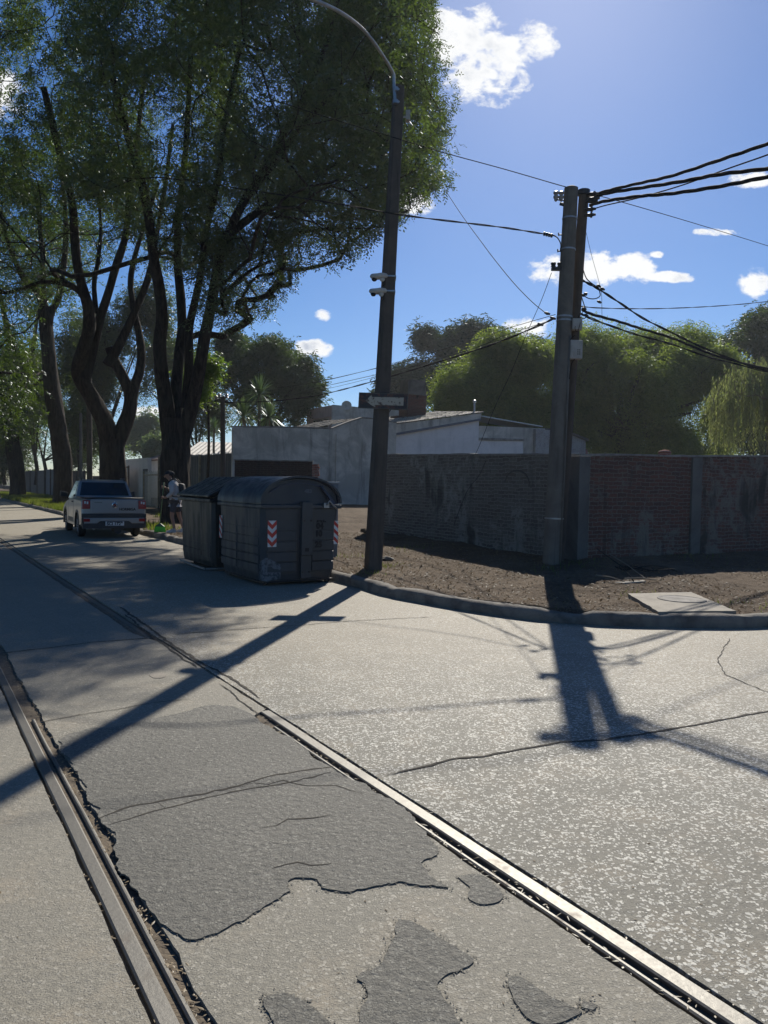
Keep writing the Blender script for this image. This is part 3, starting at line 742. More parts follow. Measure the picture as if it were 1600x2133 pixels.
b = MB(); b.box((-.12, -.12, 0), (.14, .26, 2.155)); pier = b.build('corner_pier', M['pier_grey'], wr, bevel=.015)

# tall rendered boundary wall beyond the vacant lot and the house behind it
T0 = ST(11.6, 29.2)
def onplane(px, py, y=0.0, org=T0):
    """pixel -> local (x,z) on the vertical plane through org along SN, y metres behind it"""
    v = ray(px, py); o = Vector((0, 0, CZ)); k = ((org+SD*y-o).dot(SD))/v.dot(SD); p = o+v*k
    return ((p-org).dot(SN), p.z)
def plate(pix, y, th, bottom=None):
    poly = [onplane(*p, y) for p in pix]; b = MB(); b.prism(poly, th, 'y', y); return b
tw = empty('boundary_wall', T0, 'tall grey stained rendered wall with a low gable, beyond the dirt lot', 'wall', STREET_ROT)
def outline(top, zb=0.0, y=0.0):
    q = [onplane(*p, y) for p in top]; return [(q[0][0], zb)]+q+[(q[-1][0], zb)]
b = MB(); b.prism(outline([(487, 890), (600, 891), (692, 894), (722, 882), (755, 871), (790, 875), (826, 881)]), .22, 'y', 0); b.build('wall', M['render_grey'], tw)
b = MB()
q = [onplane(*p) for p in [(486, 889.5), (600, 890.5), (692, 893.5), (722, 881.5), (755, 870.5), (790, 874.5), (826, 880.5)]]
for (xa, za), (xb, zb) in zip(q[:-1], q[1:]):
    b.hexa([(xa, -.02, za), (xb, -.02, zb), (xb, .24, zb), (xa, .24, za), (xa, -.02, za+.05), (xb, -.02, zb+.05), (xb, .24, zb+.05), (xa, .24, za+.05)])
b.build('coping', M['cap_concrete'], tw)
x0, _ = onplane(487, 900); x1, _ = onplane(505, 900); b = MB(); b.box((x0-.05, -.05, 0), (x1, -.003, 3.9)); b.build('end_pilaster', M['render_grey'], tw)
xa, _ = onplane(700, 900); b = MB(); b.box((xa, -.04, 0), (xa+.22, -.003, 3.85)); b.build('pilaster', M['render_grey'], tw)

M['roof_tile'] = None
def tile_mat():
    m, w, b, ob, pos = new_mat('weathered_glint_tiles')
    br = w.node('ShaderNodeTexBrick'); w.l.new(ob, br.inputs['Vector']); br.inputs['Scale'].default_value = 1
    br.inputs['Brick Width'].default_value = .26; br.inputs['Row Height'].default_value = .34; br.inputs['Mortar Size'].default_value = .02
    w.put(br.inputs['Color1'], (.42, .37, .31)); w.put(br.inputs['Color2'], (.30, .26, .21)); w.put(br.inputs['Mortar'], (.05, .045, .04))  # tile colours painted bright to carry the sun's glint
    n = w.noise(ob, 4, 6, .65); w.put(b.inputs['Base Color'], w.mix(w.math('MULTIPLY', w.ramp(n, .45, .7), .6), br.outputs['Color'], (.15, .13, .10)))
    b.inputs['Roughness'].default_value = .7; bump(w, b, w.math('SUBTRACT', 1.0, br.outputs['Fac']), 1.0, .03); return m
M['roof_tile'] = tile_mat()
def tiled(name, parent, A, B, back, rise, rows, parent_local=True):
    """tiled roof slope: eave from A to B (local), going back along y; stepped rows of tiles"""
    b = MB(); A = Vector(A); B = Vector(B); L = (B-A).length; u = (B-A)/L; n = max(2, int(L/.27))
    for r in range(rows):
        for i in range(n):
            o = A+u*(L*i/n)+Vector((0, back*r/rows, rise*r/rows)); w_ = L/n*.97
            j = random.uniform(-.02, .02); s = Vector((0, back/rows*1.12, rise/rows*1.05)); t = Vector((0, 0, .03+random.uniform(0, .02)))
            p0 = o+Vector((0, j, .02+.0*r)); b.hexa([p0, p0+u*w_, p0+u*w_+s, p0+s, p0+t, p0+u*w_+t, p0+u*w_+s+t*.5, p0+s+t*.5])
    return b.build(name, M['roof_tile'], parent)
hs = empty('house', T0+SD*.6, 'white house with tiled roof, chimney and flue behind the pale brick wall', 'house', STREET_ROT)
H0 = T0+SD*.6
def hp(px, py, y=0.0): return onplane(px, py, y, H0)
def outline_h(top, zb=0.0, y=0.0):
    q = [hp(*p, y) for p in top]; return [(q[0][0], zb)]+q+[(q[-1][0], zb)]
b = MB(); b.prism(outline_h([(822, 903), (998, 868)]), 5.0, 'y', 0); b.build('gable_wall', M['render_white'], hs)
b = MB(); b.prism([hp(822, 884), hp(1000, 861), hp(998, 875), hp(822, 905)], .12, 'y', -.12); b.build('roof_fascia', M['render_grey'], hs)
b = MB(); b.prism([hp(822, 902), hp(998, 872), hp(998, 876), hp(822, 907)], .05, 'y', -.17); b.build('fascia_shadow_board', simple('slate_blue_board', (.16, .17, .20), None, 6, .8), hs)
A_ = hp(812, 885); B_ = hp(1003, 860)
tiled('roof', hs, (A_[0], -.2, A_[1]), (B_[0], -.2, B_[1]), 4.2, .34, 12)
A_ = hp(640, 895); B_ = hp(752, 872)
tiled('roof', hs, (A_[0], .1, A_[1]-.02), (B_[0], .1, B_[1]-.02), 3.5, .12, 10)
b = MB(); b.prism(outline_h([(1000, 886), (1142, 892)], 0), 3.5, 'y', .25); b.build('rear_wall', M['render_grey'], hs)
b = MB(); b.prism([hp(985, 917), hp(1094, 919), hp(1094, 960), hp(985, 960)], .06, 'y', .18); b.build('white_panel', M['render_white'], hs)
b = MB(); b.prism([hp(988, 911), hp(1095, 914), hp(1095, 918), hp(988, 916)], .14, 'y', .10); b.build('lintel', M['cap_concrete'], hs)
b = MB(); b.prism(outline_h([(1118, 893), (1165, 898)], 0), .3, 'y', .05); b.build('brick_return', M['brick_white'], hs)
b = MB(); x_, z_ = hp(1001, 866, .5); x2_, z2_ = hp(1128, 889, .5)
b.hexa([(x_, .4, z_-.05), (x2_, .4, z2_-.02), (x2_, 3, z2_+.1), (x_, 3, z_+.1), (x_, .4, z_+.01), (x2_, .4, z2_+.04), (x2_, 3, z2_+.16), (x_, 3, z_+.16)]); b.build('lean_to_roof', M['galv'], hs)
x0, z0 = hp(848, 885, 2.5); x1, z1 = hp(887, 885, 2.5); _, zt = hp(860, 790, 2.5); _, zm = hp(860, 822, 2.5)
b = MB(); b.box((x0, 2.5, z0-1), (x1, 3.3, zm)); ch = b.build('chimney', M['brick_chimney'], hs, bevel=.01)
b = MB(); b.box((x0-.02, 2.46, zm+.002), (x1+.02, 3.34, zm+.06)); b.box((x0+.03, 2.53, zm+.06), (x1-.03, 3.27, zt)); b.build('chimney_cap', M['pier_grey'], ch, bevel=.01)
x2, z2 = hp(829, 840, 2.5); b = MB(); b.box((x2, 2.6, z0-1), (x0-.003, 3.2, hp(840, 866, 2.5)[1])); b.build('chimney_shoulder', M['brick_chimney'], ch, bevel=.02)
xv, zv = hp(988, 858, .6); _, zt = hp(988, 838, .6)
b = MB(); b.lathe([(.055, zv-.2), (.055, zt-.02), (.10, zt), (.10, zt+.09), (.03, zt+.14), (.001, zt+.15)], 12, (xv, .6, 0)); b.build('flue_pipe', M['galv'], hs, smooth=True, auto=40)
b = MB(); b.tube([(x0-.9, 3.2, z0+.4), (x0-.5, 3.1, z0+1.0), (x0-.1, 2.9, z0+1.1)], .03, 6); b.build('gutter_pipe', M['black_metal'], hs)

# small brick wall in front of the tall one
F0 = P(500, 1000, 27.5)
sw = empty('brick_wall', (F0.x, F0.y, 0), 'low sooty brick wall with a bare red broken end, behind the waste containers', 'wall', rad(2))
xl = P(489, 960, 27.5).x-F0.x; xr = P(650, 960, 27.5).x-F0.x; zt = P(560, 960, 27.5).z
b = MB(); b.box((xl, 0, 0), (xr, .3, zt)); b.build('wall', M['brick_small'], sw)
b = MB(); b.box((xl-.02, -.03, zt+.002), (xr+.02, .33, zt+.04)); b.build('coping', M['cap_concrete'], sw)
b = MB()
for k in range(int(zt/.09)):
    l = .22+.06*random.random(); b.box((xr+.004, .0+.02*random.random(), k*.09), (xr+l, .28, k*.09+.08))
b.build('broken_end', M['brick_bright'], sw)

# brick shed roof line right of the pole
b0 = P(1190, 940, 44.0)
sh = empty('brick_shed', (b0.x, b0.y, 0), 'whitewashed brick shed with sloping dark roof, just right of the concrete pole', 'shed', rad(8))
def lp(px, py, Y=44.0): p = P(px, py, Y); return (p.x-b0.x, p.z)
b = MB(); q = [lp(1120, 896), lp(1170, 897), lp(1222, 917)]; b.prism([(q[0][0], 0)]+q+[(q[-1][0], 0)], 4, 'y', 0); b.build('wall', M['brick_white'], sh)
b = MB(); b.prism([lp(1120, 893), lp(1170, 893), lp(1226, 914), lp(1226, 919), lp(1170, 898), lp(1120, 897)], 4.3, 'y', -.15); b.build('roof', M['pier_grey'], sh)
b = MB(); b.prism([lp(1188, 872), lp(1226, 876), lp(1227, 925), lp(1188, 925)], 1.5, 'y', 4.4); b.build('brick_tower', M['brick_small'], sh)
b = MB(); q = lp(1232, 934); b.lathe([(.25, q[1]-1.6), (.28, q[1]-.3), (.2, q[1]), (.02, q[1]+.05)], 12, (q[0], 1, 0)); b.build('clay_pot', M['brick_bright'], sh, smooth=True)
p = P(1385, 940, 24.0)
b = MB(); b.lathe([(.12, -.5), (.20, 0), (.21, .03), (.15, .08), (.07, .10), (.001, .11)], 14, (p.x, p.y, p.z-.06)); tag(b.build('clay_pot', M['brick_bright'], smooth=True), 'rounded clay pot showing just above the red brick wall', 'pot')

# far flat-roofed building
fb0 = P(693, 900, 58.0)
fb = empty('far_building', (fb0.x, fb0.y, 0), 'flat-roofed two-tone pink and white building with a small window, far behind the gabled wall', 'building', STREET_ROT)
zt = P(693, 843, 58).z
b = MB(); b.box((0, 0, 0), (10, .2, zt)); b.build('white_wall', M['render_pale'], fb)
b = MB(); b.box((-.004, .2, 0), (.2, 4.5, zt-.02)); b.build('pink_wall', M['render_pink'], fb)
b = MB(); b.box((.2, .2, zt-.5), (10, 4.5, zt-.35)); b.build('roof', M['cap_concrete'], fb)
b = MB(); b.box((-.05, .6, zt-1.75), (.0, 3.2, zt-1.0)); f = b.build('window', M['galv'], fb)
b = MB(); b.box((-.07, .7, zt-1.68), (-.052, 1.85, zt-1.07)); b.box((-.07, 1.95, zt-1.68), (-.052, 3.1, zt-1.07)); b.build('pane', M['lens'], f)
b = MB(); b.box((-.25, .3, zt-.98), (-.004, 3.5, zt-.9)); b.build('window_ledge', M['render_pink'], fb)
d0 = P(722, 846, 58.6)
b = MB(); b.lathe([(.001, -.14), (.2, -.12), (.38, -.02), (.40, .02), (.36, .01), (.2, -.07), (.001, -.09)], 18)
b.xform(Matrix.Translation((d0.x, d0.y, d0.z+.05)) @ Matrix.Rotation(rad(75), 4, 'X')); dsh = b.build('satellite_dish', M['white_plastic'], smooth=True); tag(dsh, 'small round satellite dish on the roof of the far pink and white building', 'dish')

# ------------------------------------------------ fences, gates and yards further down the street
FS = 11.6
def fence_frame(t): return ST(FS, t)
FR = math.atan2(SD.y, SD.x)       # local x along the street, +y towards the road
def fence_run(label, t0, t1, z1, mat, posts, postmat, name='metal_fence', cat='fence', group=None, spikes=False):
    root = empty(name, fence_frame(t0), label, cat, FR, group)
    b = MB(); L = t1-t0; n = max(2, int(L/.18)); vs = []
    for i in range(n+1): vs += [(L*i/n, .02*(i % 2), 0), (L*i/n, .02*(i % 2), z1)]
    b.add(vs, [(2*i, 2*i+2, 2*i+3, 2*i+1) for i in range(n)]); b.add([(0, -.03, 0), (L, -.03, 0), (L, -.03, z1), (0, -.03, z1)], [(0, 1, 2, 3)])
    b.box((0, -.05, z1-.06), (L, .035, z1-.003)); b.build('panel', mat, root, fixn=False)
    for x in posts:
        q = MB(); q.box((x-.045, .03, 0), (x+.045, .12, z1+.04)); q.build('post', postmat, root, bevel=.005)
    if spikes:
        q = MB()
        for k in range(int(L/.16)):
            x = .1+k*.16+random.uniform(-.04, .04); h = random.uniform(.03, .11); q.add([(x-.03, -.01, z1), (x+.03, -.01, z1), (x, .02, z1), (x+random.uniform(-.02, .02), 0, z1+h)], [(0, 1, 3), (1, 2, 3), (2, 0, 3)])
        tag(q.build('glass_shards', M['white_plastic'], root), kind='stuff')
    return root
M['fence_dark'] = simple('dark_painted_sheet', (.055, .058, .062), (.035, .035, .038), 2, .6, bmp=.3)
M['fence_grey'] = simple('grey_sheet_fence', (.13, .15, .17), (.09, .10, .11), 2, .7, bmp=.3)
M['fence_pale'] = simple('pale_post_paint', (.36, .31, .22), (.22, .18, .13), 6, .8)
M['fence_brown'] = simple('rusty_brown_boards', (.16, .10, .08), (.09, .06, .05), 3, .85, bmp=.4)
fence_run('tall dark sheet fence topped with glass shards, right of the big trunk', 29.25, 36.2, 2.82, M['fence_dark'], [4.4], M['fence_pale'], spikes=True)
fence_run('dark sheet fence behind the big tree trunk, next to the barred gate', 36.25, 40.4, 2.9, M['fence_dark'], [4.0], M['fence_pale'])
def barred_gate():
    root = empty('barred_gate', fence_frame(40.5), 'pale barred metal gate behind the person sweeping', 'gate', FR)
    f = MB(); f.box((0, 0, .1), (.06, .05, 2.15)); f.box((2.9, 0, .1), (2.96, .05, 2.15)); f.box((.06, 0, .15), (2.9, .05, .22)); f.box((.06, 0, 1.9), (2.9, .05, 1.97)); f.build('frame', M['fence_pale'], root)
    for k in range(15):
        b = MB(); x = .2+k*.185; b.box((x-.035, -.02, .12), (x+.035, -.004, 2.12+.05*(k % 2))); b.build('bar', M['galv'], root)
barred_gate()
wb = empty('yard_wall', fence_frame(43.6)-SN*-.25, 'cream yard wall between the barred gate and the second big tree', 'wall', FR)
b = MB(); b.box((0, -.2, 0), (6.3, 0, 2.95)); b.build('wall', M['render_white'], wb)
b = MB(); b.box((0, .004, 0), (.9, .05, 2.3)); b.build('dark_door', M['fence_dark'], wb)
def plank_gate():
    root = empty('plank_gate', fence_frame(45.4)+SN*-.35, 'leaning old plank gate with dark frames against the cream yard wall', 'gate', FR+rad(3))
    for k in range(3):
        b = MB(); b.box((k*1.12+.06, 0, .25), (k*1.12+1.02, .03, 2.35)); p_ = b.build('panel', M['render_pale'], root)
        b = MB(); b.box((k*1.12, -.01, .1), (k*1.12+.07, .06, 2.5)); b.box((k*1.12+.07, -.01, 2.36), (k*1.12+1.1, .06, 2.45)); b.build('frame', M['fence_brown'], p_)
plank_gate()
fence_run('low rusty board fence between the second and third street trees', 50.2, 58.5, 1.9, M['fence_brown'], [0.1, 4, 8], M['fence_dark'])
fence_run('grey sheet fence beyond the third street tree, with a paler door', 66.5, 79, 2.55, M['fence_grey'], [.1, 3.1, 6.2, 9.3, 12.3], M['fence_dark'])
fence_run('brown board fence just behind the third street tree', 60, 66.3, 2.3, M['fence_brown'], [.1, 3, 6], M['fence_dark'])
fence_run('far dark fence at the left edge of the street', 79.3, 100, 2.5, M['fence_dark'], [.1, 5, 10, 15, 20], M['fence_dark'])
cp = empty('carport', ST(13.2, 52), 'carport with a thin white roof edge behind the low board fence', 'carport', FR)
b = MB(); b.box((0, -5, 2.42), (10, .3, 2.50)); b.build('roof', M['white_plastic'], cp)
for x in (.3, 5, 9.7):
    b = MB(); b.box((x-.05, 0, 0), (x+.05, .1, 2.415)); b.build('post', M['galv'], cp)
b = MB(); b.box((0, -5.2, 0), (10, -5.02, 2.9)); b.build('back_wall', M['pier_grey'], cp)
th = empty('tiled_house', ST(14, 44), 'low house with an old clay tiled roof, between the two big trunks', 'house', FR)
M['clay'] = simple('old_clay_tiles', (.16, .09, .07), (.10, .07, .06), 4, .8, bmp=.5)
b = MB(); b.box((0, -6, 0), (9, -.3, 3.0)); b.build('wall', M['render_white'], th)
b = MB(); b.hexa([(-.3, .1, 2.95), (9.3, .1, 2.95), (9.3, -3.2, 3.95), (-.3, -3.2, 3.95), (-.3, .1, 3.05), (9.3, .1, 3.05), (9.3, -3.2, 4.05), (-.3, -3.2, 4.05)])
b.hexa([(-.3, -3.2, 3.95), (9.3, -3.2, 3.95), (9.3, -6.3, 2.95), (-.3, -6.3, 2.95), (-.3, -3.2, 4.05), (9.3, -3.2, 4.05), (9.3, -6.3, 3.05), (-.3, -6.3, 3.05)]); rf = b.build('roof', M['clay'], th)
for k in range(10):
    b = MB(); b.tube([(-.35, .05-k*.33, 3.08+k*.1), (.3, .05-k*.33, 3.10+k*.1)], .09, 8); b.build('ridge_tile', M['clay'], rf)
shd = empty('shed', P(440, 1000, 38), 'shed with a pale corrugated sloping roof above the dark fence', 'shed', rad(6))
shd.location.z = 0
def corrugated(parent, x0, x1, y0, z0, y1, z1, mat, name='roof'):
    n = int((x1-x0)/.06); vs = []
    for i in range(n+1):
        x = x0+(x1-x0)*i/n; o = .018*math.sin(i*math.pi/2); vs += [(x, y0, z0+o), (x, y1, z1+o)]
    b = MB(); b.add(vs, [(2*i, 2*i+2, 2*i+3, 2*i+1) for i in range(n)]); b.add([(a, c_, z-.03) for a, c_, z in vs], [(2*i, 2*i+1, 2*i+3, 2*i+2) for i in range(n)])
    return b.build(name, mat, parent, fixn=False)
M['sheet_roof'] = simple('pale_roof_sheet', (.40, .38, .36), (.28, .26, .24), 3, .7, bmp=.2)
corrugated(shd, -1.4, 1.4, -.8, 2.95, 5.5, 3.95, M['sheet_roof'])
b = MB(); b.box((-1.3, -.6, 0), (1.3, 5.3, 2.85)); b.build('wall', M['pier_grey'], shd)
# ================================================================== POLES, SIGN, CAMERAS, CABLES
def pole_pts(bpx, bY, tpx, z0=0.0):
    b = G(bpx[0], bpx[1], z0); t = P(tpx[0], tpx[1], b.y); return b, t
def faceted_pole(name, mat, parent, b, t, w0, w1, sides, rot=.3, flat=1.0, sm=False):
    mb = MB(); n = 10; u = (t-b).normalized(); pts = [b-u*.4+(t-b+u*.4)*i/n for i in range(n+1)]
    mb.tube(pts, [w0+(w1-w0)*i/n for i in range(n+1)], sides, True, flat); return mb.build(name, mat, parent, world=True, smooth=sm, auto=40 if sm else None)
LB, LT = pole_pts((777, 1186), 0, (831, 180), .15)
lamp = empty('street_lamp', (LB.x, LB.y, .13), 'leaning dark concrete street lamp pole with a long curved arm, beside the waste containers', 'street lamp')
def lamp_pole():
    # rectangular section that narrows upwards, with chamfered edges
    u = (LT-LB).normalized(); x = Vector((math.cos(rad(22)), math.sin(rad(22)), 0)); x = (x-u*x.dot(u)).normalized(); y = u.cross(x); vs = []; n = 12
    for i in range(n+1):
        k = i/n; c = LB-u*.4+(LT-LB+u*.4)*k; w_ = .125-.045*k; d = .125-.05*k; q = .022
        for (a, b_) in ((w_, d-q), (w_-q, d), (-w_+q, d), (-w_, d-q), (-w_, -d+q), (-w_+q, -d), (w_-q, -d), (w_, -d+q)): vs.append(c+x*a+y*b_)
    mb = MB(); mb.add(vs, [(i*8+j, i*8+(j+1) % 8, (i+1)*8+(j+1) % 8, (i+1)*8+j) for i in range(n) for j in range(8)]+[tuple(range(7, -1, -1)), tuple(n*8+j for j in range(8))])
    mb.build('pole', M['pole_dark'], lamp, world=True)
    # arm: short upright tube beside the head of the pole, then a long sweep to the upper left
    a0 = P(823, 212, LB.y-.15); a1 = P(820, 155, LB.y-.15)
    arm = catmull([a0, P(821, 180, LB.y-.15), a1, P(795, 112, LB.y-.5), P(760, 65, LB.y-.9), P(712, 27, LB.y-1.3), P(655, 0, LB.y-1.7), P(590, -22, LB.y-2.1), P(520, -38, LB.y-2.5)], 6)
    arm = [a0, P(821, 180, LB.y-.15), a1]+arm[13:]
    mb = MB(); mb.tube(arm, .026, 10); mb.build('arm', M['galv'], lamp, world=True, smooth=True, auto=60)
    e = arm[-1]; d = (arm[-1]-arm[-3]).normalized(); mb = MB(); mb.tube([e-d*.1, e+d*.1, e+d*.45, e+d*.62], [.05, .10, .12, .04], 10, True, .5); mb.build('lamp_head', M['galv'], lamp, world=True, smooth=True)
    for py in (186, 212):
        p = P(824, py, LB.y-.15); q = P(836, py, LB.y); mb = MB(); mb.tube([p, q], .02, 6); mb.tube([p+Vector((0, 0, -.03)), p+Vector((0, 0, .03))], .045, 10); mb.build('clamp', M['galv'], lamp, world=True)
    p = P(850, 242, LB.y+.02); mb = MB(); mb.box((p.x-.035, p.y-.06, p.z-.08), (p.x+.035, p.y+.06, p.z+.08)); fb_ = mb.build('fuse_box', M['white_box'], lamp, world=True, bevel=.008)
    mb = MB(); mb.tube([P(851, 251, LB.y), P(855, 256, LB.y), P(859, 261, LB.y)], .008, 6); mb.tube([P(836, 244, LB.y), P(846, 244, LB.y)], .014, 6); mb.build('bracket', M['galv'], fb_, world=True)
lamp_pole()
def cctv(px, py, label):
    p = P(px, py, LB.y-.12); root = empty('security_camera', p, label, 'camera', group='dome cameras clamped to the street lamp pole')
    u = (LT-LB).normalized(); c = LB+u*((p.z-LB.z)/u.z)
    # clamp band round the pole
    b = MB(); k = .86; vs = []
    for zz in (-.012, .012):
        for (sx, sy) in ((-1, -1), (1, -1), (1, 1), (-1, 1)): vs.append(c+Vector((sx*.125, sy*.125, zz)))
    b.hexa([vs[0], vs[1], vs[2], vs[3], vs[4], vs[5], vs[6], vs[7]]); b.build('clamp_band', M['galv'], root, world=True)
    b = MB(); b.tube([c+Vector((-.09, -.05, .0)), p+Vector((.09, 0, 0))], .03, 8); b.build('bracket', M['white_plastic'], root, world=True)
    # twin-lens housing: flattened rounded hood with two lens balls beneath
    b = MB(); n = 18; prof = [(.2, .035), (.9, .028), (1.0, .0), (.92, -.03), (.6, -.045)]
    for (r_, z) in prof:
        for j in range(n):
            a = 2*math.pi*j/n; b.v.append((p.x-.02+.15*r_*math.cos(a), p.y+.085*r_*math.sin(a), p.z+z*1.0-(.012 if math.cos(a) < 0 else 0)))
    b.f = [[i*n+j, i*n+(j+1) % n, (i+1)*n+(j+1) % n, (i+1)*n+j] for i in range(4) for j in range(n)]+[[j for j in range(n)], [4*n+j for j in range(n)]]; b.m = [0]*len(b.f)
    h = b.build('housing', M['white_plastic'], root, world=True, smooth=True, auto=60)
    for dx in (-.075, .055):
        b = MB(); b.lathe([(.028, .0), (.045, -.02), (.043, -.04), (.028, -.06), (.001, -.068)], 12, (p.x+dx-.02, p.y-.01, p.z-.035)); b.build('lens', M['lens'] if dx < 0 else M['white_plastic'], root, world=True, smooth=True)
    b = MB(); b.tube(catmull([p+Vector((.07, 0, -.03)), p+Vector((.08, -.02, -.13)), c+Vector((-.1, -.1, -.17))], 5), .004, 5); b.build('lead', M['cable'], root, world=True)
cctv(792, 574, 'upper of the two pale dome cameras clamped to the leaning street lamp pole')
cctv(790, 605, 'lower of the two pale dome cameras clamped to the leaning street lamp pole')

def arrow_sign():
    Y = LB.y-.17; tl, tr, br_, bl = P(748, 817, Y), P(851, 820, Y-.0), P(849, 854, Y), P(746, 850, Y); c = (tl+tr+br_+bl)/4; root = empty('arrow_sign', c, 'rusty black one way sign with a peeling white arrow pointing left, fixed to the leaning street lamp pole', 'sign')
    root['label'] = 'rusty black sign with a peeling white arrow pointing left, on the leaning pole'
    x = (tr-tl).normalized(); up = (tl-bl).normalized(); nrm = x.cross(up).normalized(); w_ = (tr-tl).length/2; h = (tl-bl).length/2; Mx = frame(c, x, up); 
    m, w, b, ob, pos = new_mat('sign_black_rust'); n = w.noise(pos, 9, 6, .7, .6); f = w.noise(pos, 60, 4, .7)
    w.put(b.inputs['Base Color'], w.mix(w.ramp(w.math('ADD', n, w.math('MULTIPLY', f, .25)), .62, .74), (.028, .024, .026), (.12, .05, .03))); b.inputs['Roughness'].default_value = .6
    m2, w, b, ob, pos = new_mat('sign_white_peeling'); n = w.noise(pos, 17, 6, .7, .5); n2 = w.noise(pos, 70, 4, .7)
    w.put(b.inputs['Base Color'], w.mix(w.ramp(w.math('ADD', n, w.math('MULTIPLY', n2, .3)), .70, .77), (.42, .37, .28), (.06, .03, .022))); b.inputs['Roughness'].default_value = .6
    q = MB(); q.box((-w_, -h, -.012), (w_, h, .0)); q.xform(Mx); q.build('panel', m, root, world=True, bevel=.004)
    q = MB()
    for (a, c_) in (((-w_, h-.012), (w_, h)), ((-w_, -h), (w_, -h+.012)), ((-w_, -h+.013), (-w_+.012, h-.013)), ((w_-.012, -h+.013), (w_, h-.013))): q.box((a[0], a[1], .001), (c_[0], c_[1], .006))
    q.xform(Mx); q.build('rim', M['pier_grey'], root, world=True)
    q = MB(); q.prism([(-.29, .0), (-.20, .095), (-.185, .062), (.335, .065), (.335, -.068), (-.13, -.068), (-.125, -.105), (-.20, -.07)], .003, 'z', .001); q.xform(Matrix.Diagonal((w_/.43, h/.15, 1, 1))) if False else None; q.xform(Mx); q.build('arrow', m2, root, world=True)
    for dx in (-.03, .05):
        for hy in (h*.6, -h*.6): q = MB(); q.tube([(dx, hy, -.013), (dx, hy, -.06)], .012, 6); q.xform(Mx); q.build('bolt', M['galv'], root, world=True)
arrow_sign()

UB, UT = pole_pts((1149, 1178), 0, (1190, 392), .23)
up_ = empty('utility_pole', (UB.x, UB.y, .13), 'thick pale round concrete utility pole in front of the corner of the brick walls', 'utility pole')
def util_pole():
    mb = MB(); n = 24; u = (UT-UB); pts = [UB-u.normalized()*.4]; rs = [.165]
    for i in range(n+1): pts.append(UB+u*(i/n)); rs.append(.158-.042*i/n)
    pts.append(UT+Vector((0, 0, .025))); rs.append(.07)
    mb.tube(pts, rs, 28); mb.build('pole', M['pole_light'], up_, world=True, smooth=True, auto=45)
    def on(py, off=0.0, dy=-.0):
        k = (P(1170, py, UB.y).z-UB.z)/(UT.z-UB.z); c = UB+u*k; return c+Vector((off, dy, 0))
    # two insulators on a bracket at the top left
    b = MB(); b.tube([on(418), on(418, -.28, -.05)], .014, 6); b.build('bracket', M['black_metal'], up_, world=True)
    b = MB(); b.tube([on(430), on(424, -.18)], .03, 6); b.build('bracket', M['black_metal'], up_, world=True)
    for dx in (-.17, -.26):
        p = on(418, dx, -.04); b = MB(); b.lathe([(.012, -.03), (.03, -.01), (.03, .015), (.045, .03), (.045, .06), (.03, .07), (.03, .085), (.045, .10), (.045, .13), (.02, .145)], 12, (p.x, p.y, p.z)); b.build('insulator', M['porcelain'], up_, world=True, smooth=True, auto=35)
    b = MB(); p = on(558, -.17, -.02); b.box((p.x-.10, p.y-.04, p.z-.05), (p.x+.10, p.y+.04, p.z+.0)); br = b.build('bracket', M['black_metal'], up_, world=True)
    for dx in (-.07, .04):
        b = MB(); b.lathe([(.03, 0), (.045, .02), (.03, .035), (.045, .05), (.045, .075), (.015, .09)], 10, (p.x+dx, p.y, p.z)); b.build('insulator', M['black_metal'], up_, world=True, smooth=True)
    for py in (455, 520, 660, 668, 1080):
        b = MB(); c = on(py); r = .162-.042*((c.z-UB.z)/(UT.z-UB.z)); b.tube([c-u.normalized()*.012, c+u.normalized()*.012], r+.004, 28); b.build('steel_band', M['galv'], up_, world=True, smooth=True, auto=40)
    for py in (490, 524):
        b = MB(); c = on(py, -.13, -.02); b.tube([c, c+Vector((-.05, -.01, 0))], .013, 6); b.tube([c+Vector((-.05, -.02, -.02)), c+Vector((-.05, 0, .03))], .012, 6); b.build('hook', M['black_metal'], up_, world=True)
    # cable conduit up the side
    b = MB(); b.tube([on(1175, .11, -.12), on(1000, .105, -.12), on(870, .09, -.12), on(700, .08, -.11)], .016, 8); b.build('conduit', M['pole_light'], up_, world=True, smooth=True)
util_pole()
